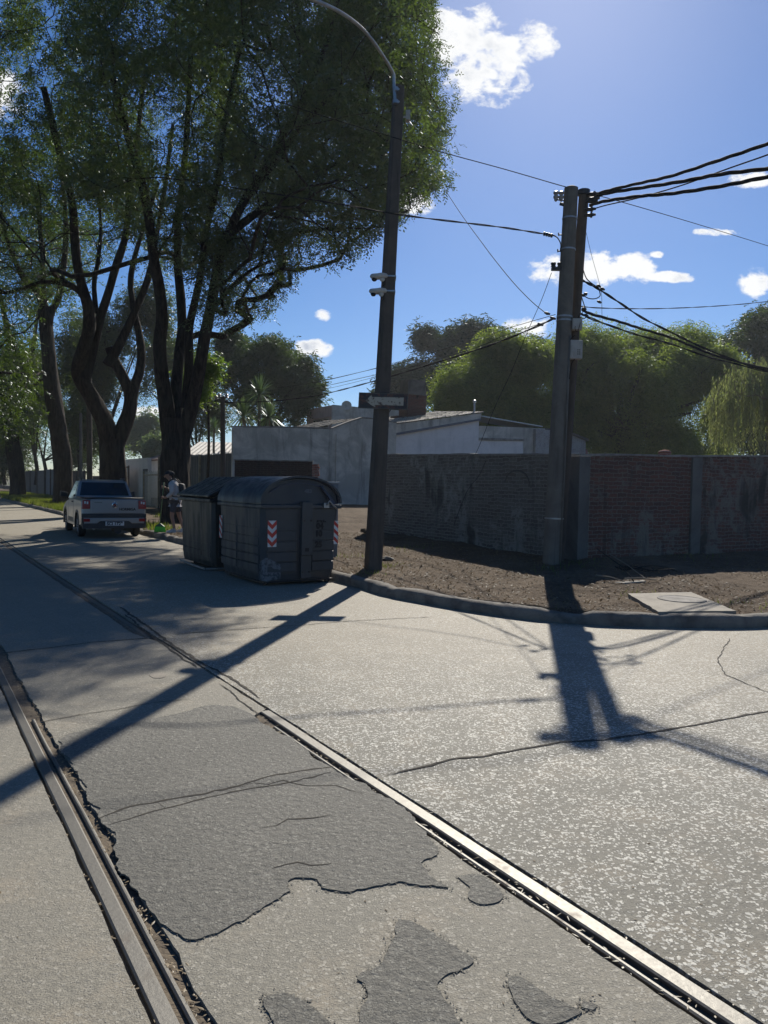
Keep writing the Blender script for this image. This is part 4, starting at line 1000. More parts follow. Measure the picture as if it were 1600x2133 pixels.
# second, darker pole leaning against the first
def second_pole():
    Y = UB.y+.16; b0 = P(1163, 1172, Y); b0.z = .2; t0 = P(1216, 408, Y); root = empty('utility_pole', (b0.x, b0.y, .1), 'slimmer dark timber pole leaning close behind the thick concrete utility pole', 'utility pole')
    b = MB(); n = 12; u = t0-b0; b.tube([b0-u.normalized()*.3]+[b0+u*(i/n) for i in range(n+1)]+[t0+Vector((0, 0, .03))], [.10]+[.098-.012*i/n for i in range(n+1)]+[.04], 14); b.build('pole', M['pole_wood'], root, world=True, smooth=True, auto=40)
    def on(py, off=0, dy=-.1): k = (P(1200, py, Y).z-b0.z)/u.z; return b0+u*k+Vector((off, dy, 0))
    b = MB(); b.tube([on(404, 0, 0)-Vector((0, 0, .02)), on(396, 0, 0)], [.105, .105], 12); b.build('head_band', M['black_metal'], root, world=True)
    for i, (py, dx) in enumerate([(408, .13), (418, .15), (424, .12), (440, .10), (452, .10)]):
        b = MB(); p = on(py, dx); b.tube([p+Vector((-.1, 0, 0)), p, p+Vector((.10, -.01, .01))], [.02, .035, .02], 8); b.tube([p+Vector((.03, 0, -.04)), p+Vector((.03, 0, .045))], .02, 6); b.build('clamp', M['black_metal'], root, world=True)
    b = MB(); p = on(615, .1); b.tube([p, p+Vector((.05, 0, 0))], .03, 6); b.build('clamp', M['black_metal'], root, world=True)
    for (py, w_, h) in ((676, .085, .095), (729, .105, .16)):
        p = P(1201 if h < .1 else 1199, py, UB.y-.05); b = MB(); b.box((p.x-w_, p.y-.07, p.z-h), (p.x+w_, p.y+.05, p.z+h)); bx = b.build('junction_box', M['white_box'], root, world=True, bevel=.012)
        b = MB(); b.box((p.x-w_*.82, p.y-.078, p.z-h*.55), (p.x+w_*.1, p.y-.0705, p.z+h*.7)); b.build('cover', M['white_box'], bx, world=True, bevel=.003)
        if h > .1:
            b = MB()
            for i in range(2):
                for j in range(3): b.box((p.x+.015+i*.03, p.y-.0745, p.z-.09+j*.035), (p.x+.032+i*.03, p.y-.0705, p.z-.07+j*.035))
            b.build('knockouts', M['pier_grey'], bx, world=True)
    b = MB(); b.tube(catmull([on(655, .05), P(1198, 682, UB.y-.14), P(1203, 690, UB.y-.14), P(1208, 676, UB.y-.14), on(650, .1)], 5), .005, 5)
    b.tube(catmull([P(1198, 698, UB.y-.1), P(1189, 706, UB.y-.1), P(1190, 716, UB.y-.1)], 5), .006, 5); b.tube(catmull([P(1197, 748, UB.y-.1), P(1190, 760, UB.y-.1), P(1186, 790, UB.y-.1)], 5), .008, 5); b.build('lead', M['cable'], root, world=True)
second_pole()

def cable(label, pts, r, twist=0, sag_n=8, group=None, name='cable'):
    """pts: (px, py, Y). A hanging cable through them; twist>0 makes a bundle of strands"""
    c = catmull([P(*q) for q in pts], sag_n); b = MB()
    if twist:
        c = resample(c, .16)
        for k in range(twist):
            out = []
            for i, p in enumerate(c):
                a = i*.55+k*2*math.pi/twist; out.append(p+Vector((math.cos(a)*.25, math.cos(a)*.6, math.sin(a)))*r*.62)
            b.tube(out, r*.55, 5)
    else: b.tube(c, r, 6)
    return tag(b.build(name, M['cable'], smooth=True), label, 'cable', group)
U = UB.y
cable('thick twisted overhead cable rising from the twin poles, topmost at the right edge', [(1222, 412, U+.3), (1262, 398, U), (1330, 382, U-.8), (1400, 366, U-1.6), (1500, 333, U-2.5), (1600, 299, U-3.3), (1760, 240, U-4.3)], .024, 3)
cable('thick twisted cable from the twin poles, second from the top at right', [(1225, 416, U+.3), (1262, 403, U), (1330, 392, U-.8), (1420, 378, U-1.6), (1500, 363, U-2.3), (1600, 351, U-3), (1760, 325, U-4)], .027, 3)
cable('thick twisted cable from the twin poles, third from the top at right', [(1228, 428, U+.3), (1260, 419, U), (1330, 409, U-.8), (1400, 403, U-1.5), (1500, 388, U-2.3), (1600, 368, U-3), (1760, 335, U-4)], .027, 3)
cable('thin overhead wire crossing between the thick cables right of the twin poles', [(1222, 440, U+.3), (1260, 428, U), (1330, 412, U-.6), (1420, 386, U-1.4), (1520, 350, U-2.4), (1600, 322, U-3.1), (1760, 262, U-4.2)], .011)
cable('thin long wire passing over the top of the concrete pole', [(560, 205, U-1), (700, 250, U-.8), (840, 292, U-.6), (925, 318, U-.4), (1050, 352, U-.2), (1178, 389, U-.1), (1300, 422, U+2), (1450, 466, U+5), (1600, 512, U+8), (1800, 575, U+12)], .008)
cable('twisted overhead cable running left from the concrete pole across the tree crown', [(1157, 491, U-.05), (1120, 485, U-.1), (1050, 474, U-.3), (960, 463, U-.5), (840, 448, U-.8), (700, 424, U+.5), (600, 408, U+3.5), (520, 396, U+7), (440, 384, U+10.5), (390, 376, U+12.8)], .015, 2)
cable('thin drop cable coming down from the upper left to the concrete pole', [(1140, 654, U-.1), (1110, 630, U+.6), (1070, 589, U+1.8), (1030, 540, U+3.2), (1000, 500, U+4.4), (960, 445, U+6.4), (918, 380, U+9), (880, 315, U+12), (850, 270, U+14)], .008)
cable('dark cable from the concrete pole to the timber post behind the containers', [(1155, 662, U-.05), (1125, 677, U+.3), (1050, 708, U+1.6), (980, 733, U+3), (900, 758, U+4.8), (800, 788, U+7.4), (700, 815, U+10.2), (640, 827, U+12), (560, 836, U+13.8), (467, 838, 29.0)], .019, 2)
for i, (a, m_, e, l) in enumerate([((1157, 655), (950, 720), (660, 796), 'upper'), ((1157, 664), (940, 740), (670, 812), 'lower')]):
    cable('%s of the two hair-thin wires above the white house, behind the street lamp pole' % l, [(a[0], a[1], U), ((a[0]+m_[0])/2, (a[1]+m_[1])/2-2, U+4), (m_[0], m_[1], U+8), (e[0], e[1], U+17), (470, e[1]+22+i*6, U+24)], .006)
for i, (y0, y1, l) in enumerate([(794, 766, 'upper'), (806, 779, 'lower')]):
    cable('%s far thin wire across the sky gap left of the street lamp pole' % l, [(600, y0+16, 62), (660, y0+2, 60), (730, (y0+y1)/2, 56), (790, y1, 52), (900, y1-24, 46)], .018)
cable('heavy twisted cable dropping right from the slim pole, uppermost of three', [(1209, 582, U+.3), (1225, 590, U+.2), (1250, 604, U+.3), (1290, 630, U+.8), (1340, 663, U+1.6), (1400, 693, U+2.6), (1460, 722, U+3.6), (1530, 750, U+4.8), (1600, 772, U+6), (1800, 815, U+9)], .022, 2)
cable('heavy twisted cable leaving the slim pole low on the right, middle of the three', [(1212, 645, U+.3), (1235, 655, U+.2), (1290, 670, U+.8), (1340, 686, U+1.6), (1400, 704, U+2.6), (1470, 733, U+3.8), (1530, 752, U+4.8), (1600, 768, U+6), (1800, 808, U+9)], .024, 3)
cable('heavy twisted cable leaving the slim pole lowest on the right, over the dark broad tree', [(1208, 652, U+.3), (1228, 662, U+.2), (1290, 685, U+.8), (1340, 701, U+1.6), (1400, 717, U+2.6), (1470, 742, U+3.8), (1530, 757, U+4.8), (1600, 775, U+6), (1800, 820, U+9)], .020, 2)
cable('almost level thin cable from the slim pole to the right edge of the sky', [(1205, 637, U+.3), (1240, 641, U+.5), (1320, 643, U+2), (1400, 642, U+3.6), (1500, 637, U+5.4), (1600, 628, U+7), (1800, 605, U+10)], .011, 2)
cable('thin slack wire hanging from the slim pole to the splice in front of the cloud', [(1218, 470, U+.3), (1232, 530, U+.25), (1246, 580, U+.2), (1253, 610, U+.2), (1254, 650, U+.2), (1255, 672, U+.2)], .0035)
cable('thin stay wire slanting from the concrete pole down to the pale brick wall', [(1149, 568, U-.05), (1128, 625, U+.2), (1095, 700, U+.7), (1065, 775, U+1.2), (1030, 850, U+2.1), (1000, 925, U+2.9), (990, 947, U+3.1)], .005)
fl = MB(); fl.tube(catmull([onwall(x, y, .02) for x, y in ((1012, 960), (998, 990), (975, 1020), (958, 1060), (945, 1095))], 6), .007, 5)
tag(fl.build('cable', M['cable'], smooth=True), 'frayed dark lead looping along the face of the pale brick wall', 'cable')
def loops():
    root = empty('splice_leads', P(1215, 620, U), 'tangle of short black leads and splices on the right side of the slim pole', 'cable')
    for pts in ([(1213, 555), (1222, 580), (1240, 595), (1247, 597)], [(1249, 606), (1250, 616), (1240, 622), (1225, 621), (1212, 612)], [(1210, 590), (1211, 615), (1218, 640), (1214, 650)], [(1207, 640), (1206, 655), (1214, 664), (1222, 660)]):
        b = MB(); b.tube(catmull([P(x, y, U+.12) for x, y in pts], 6), .009, 5); b.build('lead', M['cable'], root, world=True, smooth=True)
    for (x, y) in ((1247, 596), (1255, 602), (1217, 643), (1221, 657), (1213, 615), (1248, 629)):
        b = MB(); p = P(x, y, U+.12); b.tube([p+Vector((-.035, 0, .015)), p+Vector((0, 0, .005)), p+Vector((.04, 0, -.015))], [.014, .027, .016], 8); b.build('splice', M['black_metal'], root, world=True)
loops()
def loops2():
    root = empty('splice_leads', P(1155, 510, U), 'cable clamp and drooping lead where the left-running cable meets the concrete pole', 'cable')
    b = MB(); b.tube(catmull([P(1145, 488, U-.1), P(1160, 494, U-.1), P(1168, 508, U-.12), P(1167, 522, U-.15)], 6), .010, 5); b.build('lead', M['cable'], root, world=True, smooth=True)
    for x in (1134, 1139, 1144, 1149): 
        b = MB(); p = P(x, 487+(x-1134)*.25, U-.1); b.tube([p-Vector((.014, 0, 0)), p+Vector((.014, 0, 0))], .034, 8); b.build('clamp_ring', M['black_metal'], root, world=True)
    for (x, y) in ((1140, 653), (1126, 676), (1152, 663)):
        b = MB(); p = P(x, y, U-.1); b.tube([p+Vector((-.05, 0, .02)), p, p+Vector((.05, 0, -.01))], [.015, .028, .015], 8); b.build('splice', M['black_metal'], root, world=True)
loops2()

# background posts
def post(name, label, bpx, tpx, Y, r0, r1, mat, cross=None, cat='utility pole'):
    b = P(bpx[0], bpx[1], Y); b.z = 0; t = P(tpx[0], tpx[1], Y); root = empty(name, b, label, cat)
    q = MB(); q.tube([b, b.lerp(t, .5), t], [r0, (r0+r1)/2, r1], 12); q.build('post', mat, root, world=True, smooth=True, auto=40)
    if cross:
        for (x, y) in cross:
            p = P(x, y, Y); q = MB(); q.lathe([(.04, 0), (.09, .04), (.05, .08), (.08, .13), (.03, .18)], 8, (p.x, p.y, p.z)); q.build('insulator', M['porcelain'], root, world=True)
        xs = [c_[0] for c_ in cross]; q = MB(); q.tube([P(min(xs)-3, cross[0][1]+2, Y), P(max(xs)+3, cross[0][1]+2, Y)], .035, 6); q.build('crossarm', M['black_metal'], root, world=True)
post('utility_pole', 'short dark timber post with a crossarm of insulators, above the dark fence behind the containers', (465, 1040), (464, 826), 29.0, .11, .09, M['pole_wood'], [(450, 833), (457, 829), (472, 830)])
post('utility_pole', 'tall dark round post between the second and third street trees', (187, 1040), (185, 640), 43, .17, .13, M['pole_wood'])
post('utility_pole', 'thin pale grey post just left of the tall dark round post', (169, 1040), (168, 860), 56, .12, .10, M['pole_light'])

# ================================================================== WASTE CONTAINERS
def plastic(name, c, c2, grime):
    m, w, b, ob, pos = new_mat(name); n = w.noise(ob, 1.6, 6, .65, .8); f = w.noise(ob, 40, 5, .7)
    mp = w.node('ShaderNodeMapping'); mp.inputs['Scale'].default_value = (3, 3, .5); w.l.new(ob, mp.inputs[0]); s = w.noise(mp.outputs[0], 2.2, 7, .7, .4)
    col = w.mix(w.ramp(n, .35, .68), c, c2); col = w.mix(w.math('MULTIPLY', w.ramp(s, .52, .72), .55), col, grime); col = w.mix(w.math('MULTIPLY', w.ramp(f, .62, .8), .4), col, grime)
    w.put(b.inputs['Base Color'], col); w.put(b.inputs['Roughness'], w.math('ADD', .34, w.math('MULTIPLY', w.ramp(s, .4, .7), .35))); bump(w, b, w.math('ADD', n, w.math('MULTIPLY', f, .3)), .25, .012); return m
M['bin'] = plastic('grey_bin_plastic', (.042, .048, .054), (.030, .035, .041), (.07, .07, .068))
M['bin_lid'] = plastic('slate_lid_plastic', (.032, .042, .054), (.024, .032, .042), (.07, .07, .07))
M['bin_dark'] = plastic('dark_dirty_bin_plastic', (.026, .028, .027), (.016, .018, .017), (.065, .065, .058))
M['scuff'] = simple('scuffed_plastic', (.15, .16, .17), (.035, .04, .045), 16, .7, bmp=.4, lo=.45, hi=.6)
M['navy'] = simple('navy_plastic', (.022, .03, .075), (.03, .035, .05), 4, .35, bmp=.1)
M['cab_grey'] = simple('pale_grey_cabinet', (.20, .22, .24), (.16, .17, .19), 3, .5, bmp=.1)
M['red_ref'] = simple('reflective_red', (.62, .035, .02), (.5, .03, .02), 10, .45, bmp=0)
M['white_ref'] = simple('reflective_white', (.75, .73, .70), (.6, .58, .55), 10, .45, bmp=0)
M['ink'] = simple('black_stencil_ink', (.004, .004, .005), None, 20, .7, bmp=0)
M['ink_grey'] = simple('faded_grey_ink', (.16, .17, .19), None, 20, .7, bmp=0)
M['rubber'] = simple('tyre_rubber', (.018, .018, .018), (.03, .028, .026), 20, .85, bmp=.3)

def chevrons(root, org, x, up, w_, h, n=4, half=False):
    """red and white V-shaped reflective sticker on the plane given by org (centre), x and up"""
    Mx = frame(org, x, up); q = MB(); q.box((-w_/2, -h/2, 0), (w_/2, h/2, .002)); q.xform(Mx); st = q.build('reflective_sticker', M['white_ref'], root)
    q = MB(); p_ = h/n; s = w_*(.5 if not half else .9)
    def clip(poly, lo, hi):
        out = []
        for side, val in ((1, lo), (-1, hi)):
            res = []
            for i in range(len(poly)):
                a, b_ = poly[i-1], poly[i]; ina = side*(a[1]-val) >= 0; inb = side*(b_[1]-val) >= 0
                if ina != inb: t = (val-a[1])/(b_[1]-a[1]); res.append((a[0]+(b_[0]-a[0])*t, val))
                if inb: res.append(b_)
            poly = res
            if len(poly) < 3: return []
        return poly
    for k in range(-1, n+2):
        y0 = -h/2+k*p_*1.0; hh = p_*.5
        polys = [[(-w_/2, y0+s), (0, y0), (0, y0+hh), (-w_/2, y0+s+hh)], [(0, y0), (w_/2, y0+s), (w_/2, y0+s+hh), (0, y0+hh)]] if not half else [[(-w_/2, y0+s), (w_/2, y0), (w_/2, y0+hh), (-w_/2, y0+s+hh)]]
        for pp in polys:
            pp = clip(pp, -h/2, h/2)
            if len(pp) >= 3: q.prism(pp, .0015, 'z', .0025)
    q.xform(Mx); q.build('red_bands', M['red_ref'], st)

def ribbed_face(mb, a, b_, z0, z1, n, inset=.012, gap=.012, outward=None):
    """row of raised horizontal boards between points a and b (2D) from z0 to z1"""
    A = Vector((a[0], a[1], 0)); B = Vector((b_[0], b_[1], 0)); u = (B-A); o = Vector(outward)
    for k in range(n):
        za = z0+(z1-z0)*k/n+gap/2; zb = z0+(z1-z0)*(k+1)/n-gap/2
        p = [A+Vector((0, 0, za)), B+Vector((0, 0, za)), B+Vector((0, 0, zb)), A+Vector((0, 0, zb))]
        q = [v+o*inset for v in p]; q[0] += u.normalized()*.01+Vector((0, 0, .006)); q[1] += -u.normalized()*.01+Vector((0, 0, .006)); q[2] += -u.normalized()*.01-Vector((0, 0, .006)); q[3] += u.normalized()*.01-Vector((0, 0, .006))
        mb.add(p+q, [(4, 5, 6, 7), (0, 1, 5, 4), (1, 2, 6, 5), (2, 3, 7, 6), (3, 0, 4, 7)])

BW, BL, BH = 1.33, 1.78, 1.24     # big container: width across, length along the street, rim height
def big_bin():
    o0 = ST(4.48, 10.28); root = empty('waste_container', o0, 'big dark grey waste container with domed lid and red and white chevron stickers, nearest to the camera', 'waste container', STREET_ROT, 'waste containers')
    root['label'] = 'big grey waste container with a domed lid and chevron stickers, nearest the camera'
    z0 = .07; tp = .045  # taper at the foot
    def ring(z, k, ch=.07):
        x0, y0, x1, y1 = tp*k, tp*k, BW-tp*k, BL-tp*k
        return [(x0+ch, y0, z), (x1-ch, y0, z), (x1, y0+ch, z), (x1, y1-ch, z), (x1-ch, y1, z), (x0+ch, y1, z), (x0, y1-ch, z), (x0, y0+ch, z)]
    b = MB(); vs = []; lv = [(z0, 1.5), (z0+.10, 1.0), (.5, .55), (.9, .2), (BH-.06, 0)]
    for z, k in lv: vs += ring(z, k)
    b.add(vs, [(i*8+j, i*8+(j+1) % 8, (i+1)*8+(j+1) % 8, (i+1)*8+j) for i in range(len(lv)-1) for j in range(8)]+[tuple(range(7, -1, -1)), tuple((len(lv)-1)*8+j for j in range(8))])
    body = b.build('body', M['bin'], root, bevel=.008)
    # rim flange
    b = MB(); b.box((-.025, -.03, BH-.058), (BW+.03, BL+.03, BH)); b.build('rim', M['bin'], root, bevel=.012)
    # raised boards on the end face and on the long face
    b = MB()
    ribbed_face(b, (.10, .018), (.60, .018), .20, BH-.08, 6, .012, .016, (0, -1, 0)); b.build('end_boards', M['bin'], body)
    b = MB(); ribbed_face(b, (.86, .018), (BW-.08, .018), .20, BH-.08, 6, .012, .016, (0, -1, 0)); b.build('end_boards', M['bin'], body)
    b = MB()
    ribbed_face(b, (.018, .95), (.018, .12), .20, BH-.08, 7, .012, .016, (-1, 0, 0)); ribbed_face(b, (.018, BL-.10), (.018, 1.0), .20, BH-.08, 7, .012, .016, (-1, 0, 0))
    b.build('side_boards', M['bin'], body)
    # lifting channel in the middle of the end face
    b = MB(); b.box((.64, -.075, .46), (.83, .02, BH+.05)); ch = b.build('lift_channel', M['bin'], root, bevel=.012)
    b = MB(); b.box((.70, -.0785, .52), (.765, -.0755, .575)); b.build('slot', M['ink'], ch)
    b = MB(); b.box((.655, -.03, .10), (.83, .012, .455)); b.build('lower_plate', M['bin'], ch, bevel=.008)
    for (x, z) in ((.68, 1.0), (.80, 1.0), (.68, .2), (.80, .2)):
        q = MB(); q.lathe([(.016, 0), (.016, .008), (.008, .012)], 8); q.xform(Matrix.Translation((x, -.077 if z > .4 else -.032, z)) @ Matrix.Rotation(rad(90), 4, 'X')); q.build('bolt', M['black_metal'], ch)
    # dome: end cap arch (segment of an ellipse) and the curved lid skins
    R = BW/2-.01; H = .40; cx = BW/2
    def arc(x0, x1, n, grow_=0.0): return [(cx+(R+grow_)*math.cos(a), BH+.002+(H+grow_)*math.sin(a)**.85) for a in np.linspace(math.acos(max(-1, min(1, (x1-cx)/R))), math.acos(max(-1, min(1, (x0-cx)/R))), n)]
    prof = [(cx-R, BH+.002)]+[(cx-R*math.cos(a), BH+.002+H*math.sin(a)**.85) for a in np.linspace(.001, math.pi-.001, 28)]
    b = MB(); b.prism(prof, BL-.12, 'y', .05); dome = b.build('dome', M['bin_lid'], root, smooth=True, auto=35)
    # sliding outer lid: covers the road side, standing proud
    def skin(a0, a1, grow_, y0, y1, th, name, mat, par, n=18):
        ang = np.linspace(a0, a1, n); vs = []
        for g_ in (grow_, grow_-th):
            for y in (y0, y1):
                for a in ang: vs.append((cx-(R+g_)*math.cos(a), y, BH+.004+(H+g_)*math.sin(a)**.85))
        q = MB(); N = n; fs = []
        for i in range(N-1):
            fs += [(i, i+1, N+i+1, N+i), (2*N+i, 3*N+i, 3*N+i+1, 2*N+i+1), (i, 2*N+i, 2*N+i+1, i+1), (N+i, N+i+1, 3*N+i+1, 3*N+i)]
        fs += [(0, N, 3*N, 2*N), (N-1, 3*N-1, 4*N-1, 2*N-1)]; q.add(vs, fs); return q.build(name, mat, par, smooth=True, auto=35)
    skin(.02, 1.62, .035, -.02, BL+.02, .012, 'lid', M['bin_lid'], root)
    skin(1.55, math.pi-.03, .018, .02, BL-.02, .010, 'rear_lid', M['navy'], root)
    skin(.05, math.pi-.03, .045, -.035, .01, .03, 'arch_rib', M['bin_lid'], root)
    skin(.5, 2.4, -.06, .028, .049, .02, 'blue_rib', M['navy'], root)
    # dented raised web on the right of the dome end
    b = MB(); b.hexa([(.98, .02, BH+.30), (1.03, .02, BH+.31), (1.28, .02, BH+.01), (1.20, .02, BH+.01), (.98, -.025, BH+.29), (1.02, -.02, BH+.30), (1.27, -.02, BH+.01), (1.21, -.03, BH+.01)]); b.build('dome_web', M['navy'], dome, bevel=.01)
    # latch
    b = MB(); b.box((1.02, -.07, BH-.05), (1.12, -.032, BH+.03)); la = b.build('latch', M['galv'], root, bevel=.008)
    b = MB(); b.tube([(1.07, -.08, BH), (1.10, -.10, BH+.07), (1.19, -.09, BH-.02), (1.25, -.07, BH-.06)], .014, 6); b.build('handle', M['galv'], la, smooth=True)
    chevrons(root, (.175, -.004, .80), (1, 0, 0), (0, 0, 1), .145, .40, 3)
    chevrons(root, (BW-.045, .008, .80), (1, .0, 0), (0, 0, 1), .075, .37, 3, half=True)
    chevrons(root, (-.004, BL-.10, .82), (0, -1, 0), (0, 0, 1), .13, .38, 3, half=True)
    F = lambda x, z, y=-.001: frame((x, y, z), (1, 0, 0), (0, 0, 1))
    for (t, x, z, s) in (('04', .99, .905, .125), ('10', .97, .785, .125), ('25', .97, .615, .125)): put_text(t, s, F(x, z), M['ink'], root, bold=.007)
    b = MB()
    for k, (x, z, w2, h2) in enumerate([(.95, .985, .03, .035), (.99, .99, .03, .02), (1.02, .98, .025, .035), (1.055, .985, .02, .04), (1.085, .975, .03, .02)]): b.box((x-w2/2, -.004, z-h2/2), (x+w2/2, .001, z+h2/2))
    b.build('smudged_stencil', M['ink'], root)
    put_text('483', .085, F(.80, BH+.21, .048), M['ink_grey'], dome, bold=.002)
    put_text('MZCM', .06, frame((.004, .34, .36), (0, -1, 0), (0, 0, 1)), M['ink_grey'], body) if False else None
    # scuffed, battered lower corner
    b = MB(); n = 8; vs = []
    for j in range(5):
        for i in range(n):
            u = i/(n-1); z = .085+.36*(j/4)**1.1*(.5+.5*(1-abs(u-.35))); x = -.012+u*.27; y = .03-.045*min(1, (u*3))
            x_ = .035+max(0, u-.18)*.36; y_ = max(.02, .16-u*.75); vs.append((x_, y_-.018+.012*(1-j/4), z+.02*float(vnoise(i*1.3, j*1.1, 5))))
    b.add(vs, [(j*n+i, j*n+i+1, (j+1)*n+i+1, (j+1)*n+i) for j in range(4) for i in range(n-1)]); b.build('battered_corner', M['scuff'], root, fixn=False)
    b = MB(); b.box((.06, .06, .045), (BW-.06, BL-.06, z0-.003)); b.build('base_frame', M['black_metal'], root)
    for (x, y) in ((.16, .2), (BW-.14, .12), (.16, BL-.2), (BW-.14, BL-.2)):
        q = MB(); q.tube([(x-.03, y, .046), (x+.03, y, .046)], .045, 14); q.build('foot_wheel', M['rubber'], root)
big_bin()

def slope_bin():
    o0 = ST(4.5, 12.45); root = empty('waste_container', o0, 'dark dirty waste container with a sloping ribbed lid, behind the domed one', 'waste container', STREET_ROT, 'waste containers')
    W_, L_, H_ = 1.36, 1.75, 1.27
    def ring(z, k, ch=.06):
        x0, y0, x1, y1 = .022*k, .022*k, W_-.022*k, L_-.022*k; return [(x0+ch, y0, z), (x1-ch, y0, z), (x1, y0+ch, z), (x1, y1-ch, z), (x1-ch, y1, z), (x0+ch, y1, z), (x0, y1-ch, z), (x0, y0+ch, z)]
    lv = [(.07, 2.2), (.16, 1.4), (.4, .8), (.9, .3), (H_-.06, 0)]; vs = []
    for z, k in lv: vs += ring(z, k)
    b = MB(); b.add(vs, [(i*8+j, i*8+(j+1) % 8, (i+1)*8+(j+1) % 8, (i+1)*8+j) for i in range(len(lv)-1) for j in range(8)]+[tuple(range(7, -1, -1)), tuple((len(lv)-1)*8+j for j in range(8))]); body = b.build('body', M['bin_dark'], root, bevel=.008)
    b = MB(); ribbed_face(b, (.022, .55), (.022, .1), .22, H_-.1, 8, .010, .02, (-1, 0, 0)); ribbed_face(b, (.022, L_-.1), (.022, .6), .22, H_-.1, 8, .010, .02, (-1, 0, 0)); ribbed_face(b, (.12, .022), (W_-.12, .022), .22, H_-.1, 8, .010, .02, (0, -1, 0)); b.build('boards', M['bin_dark'], body)
    b = MB(); b.box((-.06, -.03, H_-.058), (W_+.03, L_+.03, H_)); b.build('rim', M['bin_dark'], root, bevel=.012)
    # sloping lid with raised slats
    P0, P1 = Vector((-.08, 0, H_+.03)), Vector((.58, 0, H_+.36)); u = (P1-P0); b = MB()
    b.hexa([(P0.x, -.03, P0.z), (P1.x, -.03, P1.z), (P1.x, L_+.03, P1.z), (P0.x, L_+.03, P0.z), (P0.x, -.03, P0.z+.035), (P1.x, -.03, P1.z+.035), (P1.x, L_+.03, P1.z+.035), (P0.x, L_+.03, P0.z+.035)]); lid = b.build('lid', M['bin_dark'], root, bevel=.008)
    for r_ in range(2):
        b = MB(); a = P0+u*(.07+.47*r_); c = P0+u*(.07+.47*r_+.40)
        for k in range(5):
            y0 = .04+k*.34; b.hexa([(a.x, y0, a.z+.036), (c.x, y0, c.z+.036), (c.x, y0+.30, c.z+.036), (a.x, y0+.30, a.z+.036), (a.x+.01, y0+.01, a.z+.052), (c.x-.01, y0+.01, c.z+.052), (c.x-.01, y0+.29, c.z+.052), (a.x+.01, y0+.29, a.z+.052)])
        b.build('lid_panels', M['bin_dark'], lid)
    b = MB(); b.hexa([(P1.x+.003, -.06, P1.z-.03), (W_, -.06, P1.z-.02), (W_, L_, P1.z-.02), (P1.x+.003, L_, P1.z-.03), (P1.x+.003, -.06, P1.z+.045), (W_, -.06, P1.z+.04), (W_, L_, P1.z+.04), (P1.x+.003, L_, P1.z+.045)]); b.build('rear_lid', M['bin_dark'], root, bevel=.012)
    for y in (-.028, L_-.04):   # cheeks closing the ends
        b = MB(); b.prism([(.0, H_), (W_-.02, H_), (W_-.02, P1.z-.025), (P1.x, P1.z-.035), (.02, H_+.02)], .04, 'y', y); b.build('cheek', M['bin_dark'], root)
    b = MB(); b.hexa([(-.02, .3, .55), (-.003, .3, .55), (-.003, 1.5, .55), (-.02, 1.5, .55), (-.012, .3, .95), (.002, .3, .95), (.002, 1.5, .95), (-.012, 1.5, .95)]); b.build('torn_poster', M['scuff'], root) if False else None
    b = MB(); b.tube([(-.10, .1, .045), (-.06, L_*.5, .04), (-.02, L_-.1, .05)], .02, 6); b.tube([(-.08, .05, .045), (.6, -.02, .045), (1.2, .0, .05)], .018, 6); b.build('bent_base_bar', M['galv'], root)
    b = MB(); b.box((.12, .12, .05), (W_-.12, L_-.12, .068)); b.build('base_frame', M['black_metal'], root)
    for (x, y) in ((.22, .25), (W_-.2, .25), (.22, L_-.25), (W_-.2, L_-.25)):
        q = MB(); q.tube([(x-.03, y, .046), (x+.03, y, .046)], .045, 12); q.build('foot_wheel', M['rubber'], root)
slope_bin()
def cabinet():
    p = P(672, 1040, 14.6); root = empty('metal_cabinet', (p.x, p.y, .13), 'plain grey box cabinet with pale top, half hidden behind the domed waste container', 'cabinet', rad(12))
    zt = P(672, 1003, 14.6).z-.13; b = MB(); b.box((-.35, -.02, 0), (.31, .55, zt-.03)); b.build('body', M['cab_grey'], root, bevel=.01)
    b = MB(); b.box((-.37, -.05, zt-.028), (.33, .58, zt)); b.build('top', M['white_plastic'], root, bevel=.006)
    b = MB(); b.box((-.31, -.032, .1), (.27, -.022, zt-.08)); d = b.build('door', M['cab_grey'], root, bevel=.004); b = MB(); b.box((.19, -.05, .9), (.22, -.033, 1.05)); b.build('handle', M['black_metal'], d)
cabinet()

# ================================================================== PARKED PICKUP
M['paint'] = None
def paint():
    m, w, b, ob, pos = new_mat('silver_car_paint'); n = w.noise(ob, 2.2, 5, .6); f = w.noise(ob, 300, 2, .5)
    w.put(b.inputs['Base Color'], w.mix(w.math('MULTIPLY', w.ramp(n, .4, .75), .3), (.29, .295, .30), (.24, .24, .235))); b.inputs['Metallic'].default_value = .55; w.put(b.inputs['Roughness'], w.math('ADD', .30, w.math('MULTIPLY', n, .15)))
    b.inputs['Coat Weight'].default_value = .5; b.inputs['Coat Roughness'].default_value = .12; return m
M['paint'] = paint()
M['trim'] = simple('dark_car_trim', (.028, .029, .031), (.04, .038, .036), 8, .55, bmp=.1)
M['glass'] = simple('dark_car_glass', (.012, .014, .016), None, 4, .06, bmp=0, spec=.8)
M['tail_red'] = simple('tail_light_red', (.35, .012, .015), (.28, .01, .012), 8, .15, bmp=0)
M['chrome'] = simple('chrome', (.62, .62, .63), None, 8, .15, .95, bmp=0)
M['badge_red'] = simple('badge_red', (.22, .02, .03), None, 8, .3, bmp=0)
